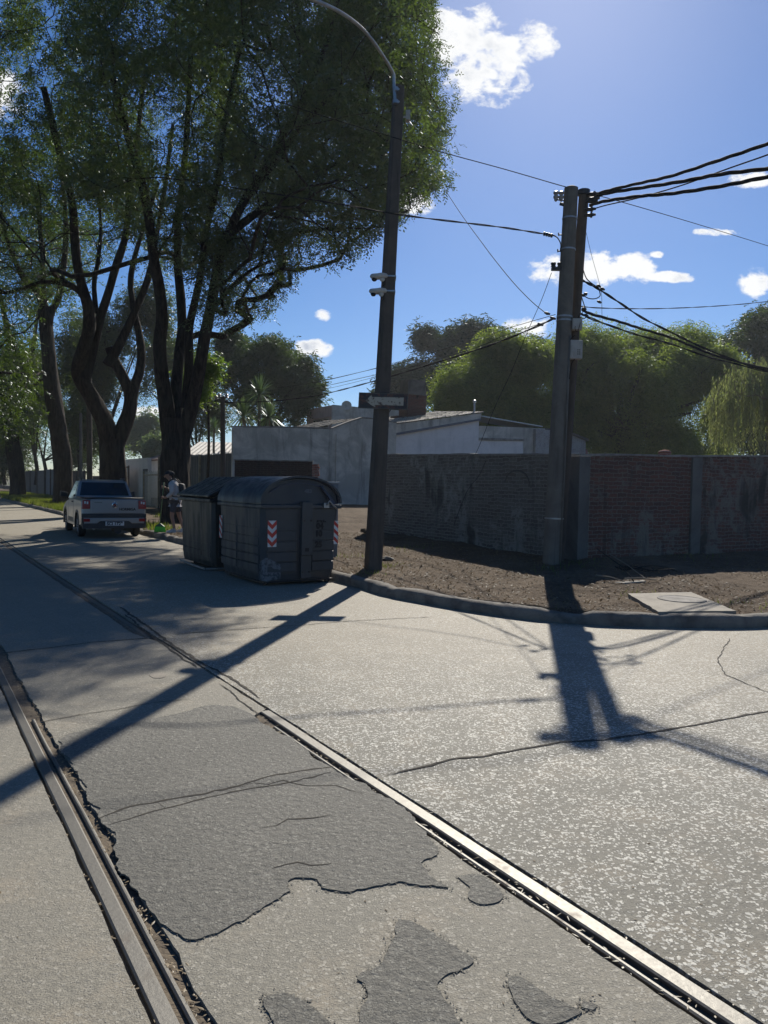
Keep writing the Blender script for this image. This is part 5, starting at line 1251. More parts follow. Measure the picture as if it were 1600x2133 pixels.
def pickup():
    # local x = across (right positive), y = forward along the street, z up
    o0 = ST(3.92, 20.75); root = empty('pickup_truck', o0, 'silver pickup parked by the kerb, seen from behind, with roof rails', 'pickup truck', STREET_ROT-rad(3.5))
    Wd = 1.66; Lg = 4.4; cx = Wd/2; WR = .31; AX = (.98, 3.70)
    def lower(side_in):
        prof = [(.02, .42), (.0, .62), (.02, 1.0), (.06, 1.06), (1.62, 1.08), (1.9, 1.06), (3.05, 1.02), (3.35, .98), (4.05, .86), (4.32, .70), (4.40, .50), (4.36, .30), (4.10, .26)]
        def arch(c): return [(c+.39*math.cos(a), .30+.39*math.sin(a)) for a in np.linspace(.0, math.pi, 14)]
        return prof+[(AX[1]+.40, .26)]+arch(AX[1])+[(AX[1]-.40, .25), (AX[0]+.40, .27)]+arch(AX[0])+[(AX[0]-.40, .32), (.12, .34)]
    pr = lower(0)
    # cross-section loft: narrower at the top edge and foot so the flanks curve
    b = MB(); secs = [(0.0, .06), (.045, .015), (.14, 0.0), (Wd-.14, 0.0), (Wd-.045, .015), (Wd, .06)]; n = len(pr); vs = []
    cxm, cym = 2.2, .68
    for (x, ins) in secs:
        for (y, z) in pr:
            k = ins; zz = z-(k*.9 if z > .8 else 0)+(k*.6 if z < .4 else 0); yy = y+(k if y < .3 else (-k*1.6 if y > 4.0 else 0)); vs.append((x, yy, zz))
    fs = [(i*n+j, i*n+(j+1) % n, (i+1)*n+(j+1) % n, (i+1)*n+j) for i in range(len(secs)-1) for j in range(n)]+[tuple(range(n)), tuple((len(secs)-1)*n+j for j in range(n-1, -1, -1))]
    b.add(vs, fs); body = b.build('body', M['paint'], root, smooth=True, auto=28)
    # flat dark plate painted as the shaded hollow of the open bed
    b = MB(); b.box((.13, .10, 1.075), (Wd-.13, 1.55, 1.088)); b.build('bed_shade_plate', M['trim'], root)
    b = MB(); b.tube([(.07, .05, 1.09), (.07, 1.6, 1.10)], .022, 8); b.tube([(Wd-.07, .05, 1.09), (Wd-.07, 1.6, 1.10)], .022, 8); b.tube([(.07, .045, 1.085), (Wd-.07, .045, 1.085)], .022, 8); b.build('bed_rail', M['trim'], root, smooth=True)
    # cab
    def cabm(name, mat, grow_, z0, z1, par, y_lo=(1.62, 3.30), y_hi=(1.92, 2.72), x_lo=.05, x_hi=.19):
        q = MB(); k0 = (z0-1.06)/.52; k1 = (z1-1.06)/.52; L_ = lambda a, b2, k: a+(b2-a)*k; vs = []
        for k, z in ((k0, z0), (k1, z1)):
            xa = L_(x_lo, x_hi, k)-grow_; ya = L_(y_lo[0], y_hi[0], k)-grow_; yb = L_(y_lo[1], y_hi[1], k)+grow_
            vs += [(xa, ya, z), (Wd-xa, ya, z), (Wd-xa, yb, z), (xa, yb, z)]
        q.hexa(vs); return q.build(name, mat, par, bevel=.035)
    cab = cabm('cab', M['paint'], 0, 1.0, 1.55, root)
    b = MB(); b.hexa([(.22, 1.94, 1.552), (Wd-.22, 1.94, 1.552), (Wd-.22, 2.68, 1.552), (.22, 2.68, 1.552), (.27, 2.0, 1.585), (Wd-.27, 2.0, 1.585), (Wd-.27, 2.6, 1.585), (.27, 2.6, 1.585)]); b.build('roof', M['paint'], cab, bevel=.012)
    for x in (.235, Wd-.235):
        b = MB(); b.tube([(x, 1.95, 1.56), (x, 2.02, 1.62), (x, 2.6, 1.62), (x, 2.68, 1.56)], .018, 8); b.build('roof_rail', M['trim'], root, smooth=True)
    def quad_pane(name, pts, mat, par, th=.006):
        P_ = [Vector(p) for p in pts]; nrm = (P_[1]-P_[0]).cross(P_[3]-P_[0]).normalized(); q = MB(); q.hexa([*P_, *[p+nrm*th for p in P_]]); return q.build(name, mat, par)
    def cabp(xf, yside, z, off=.004):
        k = (z-1.06)/.52; return k
    kz = lambda z: (z-1.06)/.52
    yb_ = lambda z: 1.62+(1.92-1.62)*kz(z); xs_ = lambda z: .05+.14*kz(z); yf_ = lambda z: 3.30+(2.72-3.30)*kz(z)
    quad_pane('rear_window', [(xs_(1.13)+.09, yb_(1.13)-.004, 1.13), (Wd-xs_(1.13)-.09, yb_(1.13)-.004, 1.13), (Wd-xs_(1.50)-.07, yb_(1.50)-.004, 1.50), (xs_(1.50)+.07, yb_(1.50)-.004, 1.50)], M['glass'], cab)
    for sg in (0, 1):
        X = (lambda z, o=.004: xs_(z)-o) if sg == 0 else (lambda z, o=.004: Wd-xs_(z)+o)
        pts = [(X(1.10), yb_(1.1)+.22, 1.10), (X(1.10), yf_(1.1)-.42, 1.10), (X(1.50), yf_(1.5)-.12, 1.50), (X(1.50), yb_(1.5)+.12, 1.50)]
        quad_pane('side_window', pts if sg else pts[::-1], M['glass'], cab)
        xo = 0.0 if sg == 0 else Wd
        b = MB(); s_ = -1 if sg == 0 else 1; b.hexa([(xo+s_*.02, 2.86, 1.06), (xo+s_*.24, 2.83, 1.07), (xo+s_*.24, 2.95, 1.07), (xo+s_*.02, 2.98, 1.06), (xo+s_*.02, 2.86, 1.19), (xo+s_*.23, 2.83, 1.24), (xo+s_*.23, 2.95, 1.24), (xo+s_*.02, 2.98, 1.19)]); b.build('wing_mirror', M['trim'], root, bevel=.02)
        b = MB(); b.box((xo-.004 if sg == 0 else xo-.05, 1.72, .36), (xo+.05 if sg == 0 else xo+.004, 2.98, .50)); b.build('side_moulding', M['trim'], root, bevel=.01)
        b = MB(); xx = xo+s_*.006; b.box((min(xx, xx+s_*.02), 1.85, .93), (max(xx, xx+s_*.02), 2.02, .965)); b.build('door_handle', M['trim'], root, bevel=.005)
        b = MB(); b.box((xo-.003 if sg == 0 else xo-.01, 1.74, .5), (xo+.01 if sg == 0 else xo+.003, 1.748, 1.0)); b.box((xo-.003 if sg == 0 else xo-.01, 2.93, .5), (xo+.01 if sg == 0 else xo+.003, 2.938, 1.0)); b.build('door_seam', M['trim'], root)
        for c in AX:   # dark wheel-arch cladding
            q = MB(); rr = [(c+r_*math.cos(a), .30+r_*math.sin(a)) for r_, rng_ in ((.45, np.linspace(-.15, math.pi+.15, 18)), (.385, np.linspace(math.pi+.15, -.15, 18))) for a in rng_]
            q.prism(rr, .05, 'x', (xo-.012 if sg == 0 else xo-.038)); q.build('arch_cladding', M['trim'], root)
    quad_pane('windscreen', [(Wd-xs_(1.1)-.08, yf_(1.1)+.004, 1.10), (xs_(1.1)+.08, yf_(1.1)+.004, 1.10), (xs_(1.5)+.06, yf_(1.5)+.004, 1.50), (Wd-xs_(1.5)-.06, yf_(1.5)+.004, 1.50)], M['glass'], cab)
    # rear face
    b = MB(); b.box((.22, -.012, .68), (Wd-.22, .03, 1.06)); tg = b.build('tailgate', M['paint'], root, bevel=.02)
    b = MB(); b.box((.0, -.03, .565), (Wd, .05, .675)); b.build('rear_cladding', M['trim'], root, bevel=.015)
    b = MB(); b.prism([(.05, .555), (Wd-.05, .555), (Wd-.06, .41), (Wd-.38, .41), (Wd-.46, .47), (.46, .47), (.38, .41), (.06, .41)], .09, 'y', -.045); b.build('bumper', M['paint'], root, bevel=.012)
    b = MB(); b.prism([(.0, .56), (.048, .56), (.058, .405), (.38, .405), (.46, .465), (Wd-.46, .465), (Wd-.38, .405), (Wd-.058, .405), (Wd-.048, .56), (Wd, .56), (Wd-.02, .28), (.02, .28)], .12, 'y', -.04); b.build('lower_bumper', M['trim'], root)
    for sg in (0, 1):
        x0, x1 = (.0, .21) if sg == 0 else (Wd-.21, Wd)
        b = MB(); b.hexa([(x0, -.02, .80), (x1, -.02, .80), (x1, .14, .80), (x0, .14, .80), (x0+(.02 if sg == 0 else 0), -.008, 1.03), (x1-(.02 if sg else 0), -.008, 1.03), (x1-(.02 if sg else 0), .15, 1.03), (x0+(.02 if sg == 0 else 0), .15, 1.03)]); tl = b.build('tail_light', M['tail_red'], root, bevel=.015)
        b = MB(); b.box((x0+.06, -.026, .94), (x0+.10, -.021, 1.005)); b.box((x0+.12, -.026, .93), (x0+.16, -.021, .995)); b.build('reversing_lamp', M['white_ref'], tl)
        b = MB(); b.box((.04 if sg == 0 else Wd-.20, -.055, .46), (.20 if sg == 0 else Wd-.04, -.046, .54)); b.build('reflector', M['tail_red'], root)
    # plate, badge, lettering
    b = MB(); b.box((cx-.24, -.062, .35), (cx+.24, -.05, .465)); pt = b.build('number_plate', M['white_ref'], root, bevel=.003)
    F = lambda x, z, y: frame((x, y, z), (1, 0, 0), (0, 0, 1))
    put_text('SCI 1729', .112, F(cx, .400, -.064), M['ink'], pt, bold=.004)
    b = MB(); b.box((cx-.2, -.0635, .449), (cx+.2, -.0622, .463)); b.build('plate_band', M['navy'], pt)
    b = MB(); b.lathe([(.075, 0), (.075, .012), (.058, .016), (.055, .008), (.0001, .008)], 24); b.xform(Matrix.Translation((cx, -.013, .90)) @ Matrix.Rotation(rad(90), 4, 'X')); bd = b.build('badge', M['chrome'], tg, smooth=True, auto=40)
    b = MB(); b.prism([(-.032, .035), (.032, .035), (.036, 0), (.02, -.035), (-.02, -.035), (-.036, 0)], .004, 'z', .0085); b.xform(Matrix.Translation((cx, -.013, .90)) @ Matrix.Rotation(rad(90), 4, 'X')); b.build('shield', M['badge_red'], bd)
    b = MB(); b.lathe([(.018, 0), (.016, .012), (.001, .014)], 10); b.xform(Matrix.Translation((cx, -.013, 1.0)) @ Matrix.Rotation(rad(90), 4, 'X')); b.build('tailgate_latch', M['chrome'], tg)
    put_text('HORMIGA', .095, F(Wd-.50, .79, -.0135), M['ink'], tg, bold=.004)
    b = MB()
    for k in range(7): b.box((.32+k*.028, -.0145, .965), (.338+k*.028, -.0125, .982))
    b.build('model_lettering', M['trim'], tg)
    # wheels
    for y in AX:
        for sg in (0, 1):
            x0 = .02 if sg == 0 else Wd-.20
            q = MB(); q.lathe([(.20, 0), (.29, .0), (WR, .03), (WR, .15), (.29, .18), (.20, .18)], 28); q.xform(Matrix.Translation((x0, y, WR)) @ Matrix.Rotation(rad(90), 4, 'Y')); wh = q.build('wheel', M['rubber'], root, smooth=True, auto=40); wh['label'] = 'black tyre on a grey rim'
            q = MB(); o = .012 if sg == 0 else .168; d = -1 if sg == 0 else 1
            q.lathe([(.20, 0), (.195, .02), (.06, .012), (.001, .02)], 20); q.xform(Matrix.Translation((x0+(.02 if sg == 0 else .16), y, WR)) @ Matrix.Rotation(rad(90*d), 4, 'Y')); q.build('rim', M['galv'], wh, smooth=True, auto=40)
            for k in range(6):
                q = MB(); a = k*math.pi/3; q.tube([(x0+(.004 if sg == 0 else .176), y+.05*math.cos(a), WR+.05*math.sin(a)), (x0+(.008 if sg == 0 else .172), y+.19*math.cos(a), WR+.19*math.sin(a))], .02, 5); q.build('spoke', M['galv'], wh) if k < 6 else None
    b = MB(); b.box((.2, .15, .26), (Wd-.2, 4.1, .34)); b.tube([(cx+.1, .05, .22), (cx+.1, .55, .24)], .10, 10); b.build('underbody', M['trim'], root)
    b = MB(); b.tube([(.30, -.02, .26), (.30, .3, .28)], .025, 8); b.build('exhaust', M['galv'], root)
pickup()

# ================================================================== PERSON SWEEPING
def skin_obj(name, joints, edges, mat, parent, sub=2, rootidx=0):
    me = bpy.data.meshes.new(name); me.from_pydata([j[0] for j in joints], edges, []); o = link_mesh(name, me, mat, parent)
    md = o.modifiers.new('skin', 'SKIN'); md.use_smooth_shade = True; sv = me.skin_vertices[0].data
    for i, j in enumerate(joints):
        r = j[1]; sv[i].radius = (r, r) if not isinstance(r, tuple) else r
        sv[i].use_root = (i == rootidx)
    s = o.modifiers.new('subdivision', 'SUBSURF'); s.levels = sub; s.render_levels = sub; return o
M['skin'] = simple('tanned_skin', (.36, .20, .13), (.30, .16, .10), 6, .55, bmp=.05)
M['hoodie'] = simple('pale_grey_hoodie', (.50, .47, .45), (.42, .39, .37), 5, .9, bmp=.4, dist=.02)
M['shorts'] = simple('dark_grey_shorts', (.075, .072, .078), (.055, .052, .058), 5, .9, bmp=.4, dist=.02)
M['cap'] = simple('black_cap', (.02, .02, .024), None, 6, .8, bmp=.1)
M['shoe'] = simple('white_trainers', (.60, .58, .55), (.45, .43, .40), 8, .7, bmp=.2)
M['pack'] = simple('black_backpack', (.016, .016, .018), (.03, .03, .03), 6, .7, bmp=.4)
M['broom_green'] = simple('bright_green_bristles', (.10, .62, .05), (.08, .50, .04), 30, .6, bmp=.6)
M['broom_head'] = simple('dark_green_broom_head', (.03, .12, .06), None, 8, .5, bmp=.1)
M['broom_stick'] = simple('green_broom_handle', (.16, .26, .10), (.12, .2, .08), 8, .5, bmp=.1)
def person():
    b0 = G(365, 1108, .15); gz = float(ground_h(b0.x, b0.y)); root = empty('person', (b0.x, b0.y, gz), 'person in black cap, pale hoodie and dark shorts, bent over sweeping the verge', 'person', math.pi)
    # local x forward (rotated to face left in the picture), y to the person's left, z up
    J = [((0, 0, .93), .13), ((.01, 0, 1.08), .125), ((.03, 0, 1.24), .14), ((.07, 0, 1.38), .115), ((.13, 0, 1.46), .055), ((.17, 0, 1.52), .06), ((.215, 0, 1.58), .088), ((.22, 0, 1.65), .088), ((.20, 0, 1.70), .06), ((.27, 0, 1.54), .045),
         ((.06, .17, 1.37), .062), ((.02, .24, 1.12), .046), ((.22, .17, .99), .036), ((.30, .10, .98), .026),
         ((.06, -.17, 1.37), .062), ((.10, -.25, 1.15), .046), ((.24, -.14, 1.22), .036), ((.30, -.05, 1.27), .026),
         ((.0, .10, .86), .10), ((.07, .12, .48), .058), ((-.01, .12, .12), .038), ((.0, .12, .05), .04), ((.13, .13, .03), .032),
         ((-.02, -.10, .86), .10), ((-.07, -.13, .47), .058), ((-.19, -.14, .12), .038), ((-.20, -.14, .05), .04), ((-.07, -.15, .03), .032)]
    E_ = [(0, 1), (1, 2), (2, 3), (3, 4), (4, 5), (5, 6), (6, 7), (7, 8), (6, 9), (3, 10), (10, 11), (11, 12), (12, 13), (3, 14), (14, 15), (15, 16), (16, 17), (0, 18), (18, 19), (19, 20), (20, 21), (21, 22), (0, 23), (23, 24), (24, 25), (25, 26), (26, 27)]
    body = skin_obj('body', J, E_, M['skin'], root)
    def hand(name, c, out, side):
        # palm and five fingers closed round the handle
        c = Vector(c); jo = [(tuple(c-Vector(out)*.03), .02), (tuple(c+Vector(out)*.02), .024), (tuple(c+Vector(out)*.05), .024)]; ed = [(0, 1), (1, 2)]
        for k in range(4):
            z = .030-.020*k; p0 = c+Vector(out)*.05+Vector((0, 0, z)); p1 = p0+Vector((.028, side*.012, -.002)); p2 = p1+Vector((.004, side*.028-side*.0, -.003)); p3 = p2+Vector((-.022, side*.006, -.002)); i = len(jo)
            jo += [(tuple(p0), .0095), (tuple(p1), .009), (tuple(p2), .0085), (tuple(p3), .0075)]; ed += [(2, i), (i, i+1), (i+1, i+2), (i+2, i+3)]
        i = len(jo); jo += [(tuple(c+Vector(out)*.01+Vector((-.004, side*.022, .02))), .011), (tuple(c+Vector(out)*.035+Vector((-.004, side*.035, .032))), .0095), (tuple(c+Vector(out)*.06+Vector((0, side*.028, .036))), .008)]; ed += [(1, i), (i, i+1), (i+1, i+2)]
        skin_obj(name, jo, ed, M['skin'], body, 1)
    hand('hand', (.31, .09, .985), (.9, -.3, .1), -1); hand('hand', (.31, -.04, 1.275), (.9, .3, .1), 1)
    # nose, ears, hair, eyes
    b = MB(); b.tube([(.29, 0, 1.615), (.325, 0, 1.575), (.30, 0, 1.565)], [.012, .018, .014], 8); b.build('nose', M['skin'], body, smooth=True)
    for s in (-1, 1):
        b = MB(); b.tube([(.205, s*.088, 1.60), (.20, s*.098, 1.625), (.19, s*.094, 1.645)], [.014, .018, .01], 8); b.build('ear', M['skin'], body, smooth=True)
        b = MB(); b.lathe([(.001, -.010), (.010, -.004), (.010, .004), (.001, .010)], 8, (.293, s*.035, 1.617)); b.build('eye', M['lens'], body, smooth=True)
    b = MB(); b.tube([(.303, -.025, 1.548), (.310, 0, 1.546), (.303, .025, 1.548)], .006, 6); b.build('mouth', M['badge_red'], body)
    b = MB(); n = 18; vs = []
    for i in range(7):
        t = i/6; r = math.cos(t*math.pi/2)
        for j in range(n): a = 2*math.pi*j/n; vs.append((.205+.110*r*math.cos(a), .102*r*math.sin(a), 1.645+.105*math.sin(t*math.pi/2)-.02*math.cos(a)*(1-t)))
    b.add(vs, [(i*n+j, i*n+(j+1) % n, (i+1)*n+(j+1) % n, (i+1)*n+j) for i in range(6) for j in range(n)])
    b.add([(.29, -.07, 1.628), (.385, -.05, 1.595), (.405, 0, 1.59), (.385, .05, 1.595), (.29, .07, 1.628), (.29, -.07, 1.642), (.385, -.05, 1.605), (.405, 0, 1.60), (.385, .05, 1.605), (.29, .07, 1.642)], [(0, 1, 2, 3, 4), (9, 8, 7, 6, 5), (0, 5, 6, 1), (1, 6, 7, 2), (2, 7, 8, 3), (3, 8, 9, 4)])
    b.build('cap', M['cap'], body, smooth=True, auto=50, fixn=False)
    b = MB(); b.tube([(.12, 0, 1.60), (.115, 0, 1.66), (.15, 0, 1.70)], [.075, .085, .06], 12); b.build('hair', M['cap'], body, smooth=True)
    H = [((0, 0, .90), .165), ((.0, 0, 1.06), .16), ((.02, 0, 1.24), .165), ((.05, 0, 1.38), .14), ((.10, 0, 1.455), .085), ((.06, .18, 1.37), .082), ((.02, .25, 1.12), .068), ((.20, .18, 1.0), .05), ((.06, -.18, 1.37), .082), ((.10, -.26, 1.15), .066), ((.22, -.16, 1.21), .05), ((.0, 0, .84), .16)]
    hd = skin_obj('hoodie', H, [(0, 1), (1, 2), (2, 3), (3, 4), (3, 5), (5, 6), (6, 7), (3, 8), (8, 9), (9, 10), (0, 11)], M['hoodie'], body)
    skin_obj('hood', [((.03, -.06, 1.47), .045), ((-.03, 0, 1.46), .06), ((.03, .06, 1.47), .045), ((.12, .06, 1.45), .03), ((.12, -.06, 1.45), .03)], [(0, 1), (1, 2), (2, 3), (0, 4)], M['hoodie'], hd, rootidx=1)
    skin_obj('shorts', [((0, 0, .90), .155), ((.0, .10, .82), .115), ((.05, .125, .55), .092), ((-.02, -.10, .82), .115), ((-.06, -.13, .55), .092)], [(0, 1), (1, 2), (0, 3), (3, 4)], M['shorts'], body)
    for (x, y) in ((.05, .125), (-.14, -.145)):
        b = MB(); prof = [(-.10, .0), (.15, .0), (.17, .02), (.14, .06), (.05, .085), (.0, .12), (-.08, .12), (-.105, .07)]; b.prism([(x+p_[0], p_[1]) for p_ in prof], .09, 'y', y-.045); b.build('shoe', M['shoe'], body, bevel=.015)
    pk = empty('backpack', (b0.x, b0.y, gz), 'black backpack with grey straps on the back of the person sweeping', 'backpack', math.pi)
    b = MB(); b.hexa([(-.16, -.14, .98), (-.32, -.13, .99), (-.32, .13, .99), (-.16, .14, .98), (-.10, -.14, 1.40), (-.24, -.11, 1.38), (-.24, .11, 1.38), (-.10, .14, 1.40)]); b.build('bag', M['pack'], pk, bevel=.04)
    b = MB(); b.hexa([(-.325, -.10, 1.02), (-.37, -.09, 1.03), (-.37, .09, 1.03), (-.325, .10, 1.02), (-.285, -.10, 1.22), (-.32, -.08, 1.21), (-.32, .08, 1.21), (-.285, .10, 1.22)]); b.build('front_pocket', M['pack'], pk, bevel=.02)
    for s in (-1, 1):
        b = MB(); b.tube(catmull([(-.12, s*.10, 1.40), (.0, s*.11, 1.51), (.14, s*.11, 1.45), (.20, s*.12, 1.30), (.17, s*.15, 1.12), (.0, s*.17, 1.02), (-.15, s*.13, 1.02)], 5), .016, 6); b.build('strap', M['pack'], pk, smooth=True)
    br = empty('broom', (b0.x, b0.y, gz), 'broom with bright green bristles and a long thin handle, held by the sweeping person', 'broom', math.pi)
    top = Vector((.325, .015, 1.42)); foot = Vector((.43, .02, .24)); b = MB(); b.tube([top, foot], .013, 8); b.build('handle', M['broom_stick'], br, smooth=True)
    b = MB(); b.hexa([(.29, -.02, .165), (.57, -.02, .165), (.57, .06, .165), (.29, .06, .165), (.40, .0, .25), (.46, .0, .25), (.46, .04, .25), (.40, .04, .25)]); b.build('head', M['broom_head'], br, bevel=.008)
    b = MB(); r_ = random.Random(3)
    for k in range(150):
        x = .295+r_.random()*.27; y = -.015+r_.random()*.07; fx_ = (x-.43)*.25+r_.uniform(-.012, .012); b.add([(x-.006, y, .165), (x+.006, y, .165), (x+fx_+.007, y+r_.uniform(-.01, .01), .01), (x+fx_-.007, y, .01)], [(0, 1, 2, 3)])
    b.box((.30, -.01, .06), (.56, .05, .166)); b.build('bristles', M['broom_green'], br, fixn=False)
person()
# ================================================================== TREES
SH = np.array(SUNV)
BX = np.array([-2000, 0, 200, 330, 430, 560, 640, 690, 702, 3000.0]); BY = np.array([1545, 1530, 1490, 1440, 1395, 1305, 1235, 1195, 1120, 1030.0])
LIT = [(290, 1122, 465, 1178, .3), (90, 1160, 260, 1192, .7), (0, 1125, 120, 1140, .6), (130, 1225, 330, 1258, .55), (430, 1180, 560, 1215, .0), (20, 1040, 130, 1062, .8)]
def shade_ok(p):
    """keep foliage only where its shadow may fall: the street in front stays sunlit, as it is"""
    t = p[:, 2]/SH[2]; gx = p[:, 0]-SH[0]*t; gy = p[:, 1]-SH[1]*t
    px, py = proj(np.column_stack([gx, gy, np.zeros(len(p))]))
    ok = py < np.interp(px, BX, BY)-12
    front = gy > 1.0
    ok = np.where(front, ok | (gx < -.56*gy-.7), gx < -3.2)
    for (x0, y0, x1, y1, pr) in LIT:
        hit = (px > x0) & (px < x1) & (py > y0) & (py < y1) & (gy > 2)
        ok &= ~(hit & (rng.uniform(0, 1, len(p)) < pr))
    return ok
def in_poly(x, y, poly):
    poly = np.array(poly, float); ins = np.zeros(len(x), bool); j = len(poly)-1
    for i in range(len(poly)):
        xi, yi = poly[i]; xj, yj = poly[j]
        c = ((yi > y) != (yj > y)) & (x < (xj-xi)*(y-yi)/(yj-yi+1e-9)+xi); ins ^= c; j = i
    return ins

def grow(stems, att, z_free, seed=1, tip=.010, step=.5, up=.25, noise=.10, pipe=.46):
    """stems: list of (points, r0, r1). att: foliage points. Returns chains [(pts, radii)], ends"""
    r_ = np.random.default_rng(seed)
    pos = []; par = []; dr = []; rad_ = []; chains = []; fixed = []
    def add(p, q, d, r): pos.append(p); par.append(q); dr.append(d); rad_.append(r); return len(pos)-1
    for (pts, r0, r1) in stems:
        q = [np.array(v) for v in resample(catmull(pts, 5), .35)]; prev = -1
        if pos:
            d = np.linalg.norm(np.array(pos)-q[0], axis=1); prev = int(d.argmin()) if d.min() < 1.5 else -1
        ch = []
        for i, p in enumerate(q):
            d = q[min(i+1, len(q)-1)]-q[max(i-1, 0)]; d = d/(np.linalg.norm(d)+1e-9)
            prev = add(p, prev, d, r0+(r1-r0)*(i/(len(q)-1))**.8); ch.append(prev)
        chains.append((ch, True))
    root = pos[0]
    order = np.argsort(np.linalg.norm(att-root, axis=1))
    for k in order:
        a = att[k]; PA = np.array(pos); DA = np.array(dr); v = a-PA; L = np.linalg.norm(v, axis=1)+1e-6
        cs = (v*DA).sum(1)/L
        cost = L*(1+.7*np.clip(.75-cs, 0, 2)); cost = np.where(PA[:, 2] < z_free, 1e9, cost)
        j = int(cost.argmin()); l = L[j]
        if l < .25: continue
        m = max(2, int(l/step)); c = PA[j]+DA[j]*l*.42+np.array([0, 0, up*l*.35]); prev = j; ch = [j]
        for i in range(1, m+1):
            t = i/m; p = (1-t)**2*PA[j]+2*t*(1-t)*c+t*t*a
            if i < m: p = p+r_.normal(0, noise*step, 3)
            d = p-pos[prev]; d = d/(np.linalg.norm(d)+1e-9); prev = add(p, prev, d, 0); ch.append(prev)
        chains.append((ch, False))
    n = len(pos); cnt = np.zeros(n); child = np.zeros(n, bool)
    for i in range(n):
        if par[i] >= 0: child[par[i]] = True
    cnt[~child] = 1
    for i in range(n-1, -1, -1):
        if par[i] >= 0: cnt[par[i]] += cnt[i]
    R_ = np.maximum(tip*np.maximum(cnt, 1)**pipe, np.array(rad_))
    P_ = np.array(pos); out = []
    for ch, stem in chains:
        rr = R_[ch].copy()
        if not stem and len(rr) > 1: rr[0] = min(rr[0], rr[1]*1.25)
        out.append((P_[ch], rr))
    return out, P_, R_, cnt, np.array(dr)
def limbs_mesh(name, chains, mat, parent, sides=6, minr=0.0, wob=0.0):
    V_ = []; F_ = []; base = 0
    for pts, rr in chains:
        if len(pts) < 2 or rr.max() < minr: continue
        big = rr.max() > .12; n = 24 if rr.max() > .3 else (9 if big else (sides if rr.max() > .03 else 4))
        t = np.gradient(pts, axis=0); t /= np.linalg.norm(t, axis=1)[:, None]+1e-9
        ref = np.array([1.0, 0, 0]) if abs(t[0][2]) > .6 else np.array([0, 0, 1.0])
        a = ref-t*(t@ref)[:, None]; a /= np.linalg.norm(a, axis=1)[:, None]+1e-9; b = np.cross(t, a)
        g = np.linspace(0, 2*np.pi, n, endpoint=False)
        ring = (a[:, None, :]*np.cos(g)[None, :, None]+b[:, None, :]*np.sin(g)[None, :, None])
        r2 = rr[:, None]*np.ones(n)[None, :]
        if big and wob > 0: r2 = r2*(1+wob*fbm(g[None, :]*2.2+pts[:, :1]*.3+7, pts[:, 2:3]*.6+np.zeros(n)[None, :], 91, 4))
        v = pts[:, None, :]+ring*r2[:, :, None]; m = len(pts)
        V_.append(v.reshape(-1, 3)); idx = base+np.arange(m*n).reshape(m, n)
        q = np.stack([idx[:-1], np.roll(idx, -1, 1)[:-1], np.roll(idx, -1, 1)[1:], idx[1:]], -1).reshape(-1, 4); F_.append(q); base += m*n
    return np_mesh(name, np.concatenate(V_), np.concatenate(F_), mat, parent, world=True, smooth=True)
def sprays(c, n_leaf, ln, lw, slen, droop, r_=None, spread=.035, dirs=None, curl=.4):
    """pinnate sprays at points c: leaflets in two rows along a bending stalk"""
    r_ = r_ or rng; n = len(c)
    a = r_.uniform(0, 2*np.pi, n); d = np.stack([np.cos(a), np.sin(a), r_.normal(-droop, .45, n)], 1)
    if dirs is not None: d = d+dirs
    d /= np.linalg.norm(d, axis=1)[:, None]
    side = np.cross(d, np.array([0, 0, 1.0])+r_.normal(0, .3, (n, 3))); side /= np.linalg.norm(side, axis=1)[:, None]+1e-9
    up = np.cross(side, d)
    S = slen*r_.uniform(.6, 1.25, n); V_ = []
    for k in range(n_leaf):
        t = (k+.7)/n_leaf; sg = 1 if k % 2 else -1
        if k == n_leaf-1: sg = 0
        o = c+d*(S*t)[:, None]-np.array([0, 0, 1])*(S*t*t*curl)[:, None]
        ld = d*(.55 if sg else 1.0)+side*sg*.9-np.array([0, 0, .25])+r_.normal(0, .22, (n, 3)); ld /= np.linalg.norm(ld, axis=1)[:, None]
        wv = np.cross(ld, up+r_.normal(0, .45, (n, 3))); wv /= np.linalg.norm(wv, axis=1)[:, None]+1e-9
        l = (ln*r_.uniform(.75, 1.2, n))[:, None]; w_ = (lw*r_.uniform(.8, 1.2, n))[:, None]
        o = o+side*sg*spread*.3
        V_.append(np.stack([o, o+ld*l*.5+wv*w_*.5, o+ld*l, o+ld*l*.5-wv*w_*.5], 1))
    V_ = np.stack(V_, 1).reshape(-1, 3)
    return V_
def leaf_obj(name, V_, mat, parent):
    return np_mesh(name, V_, np.arange(len(V_)).reshape(-1, 4), mat, parent, world=True)

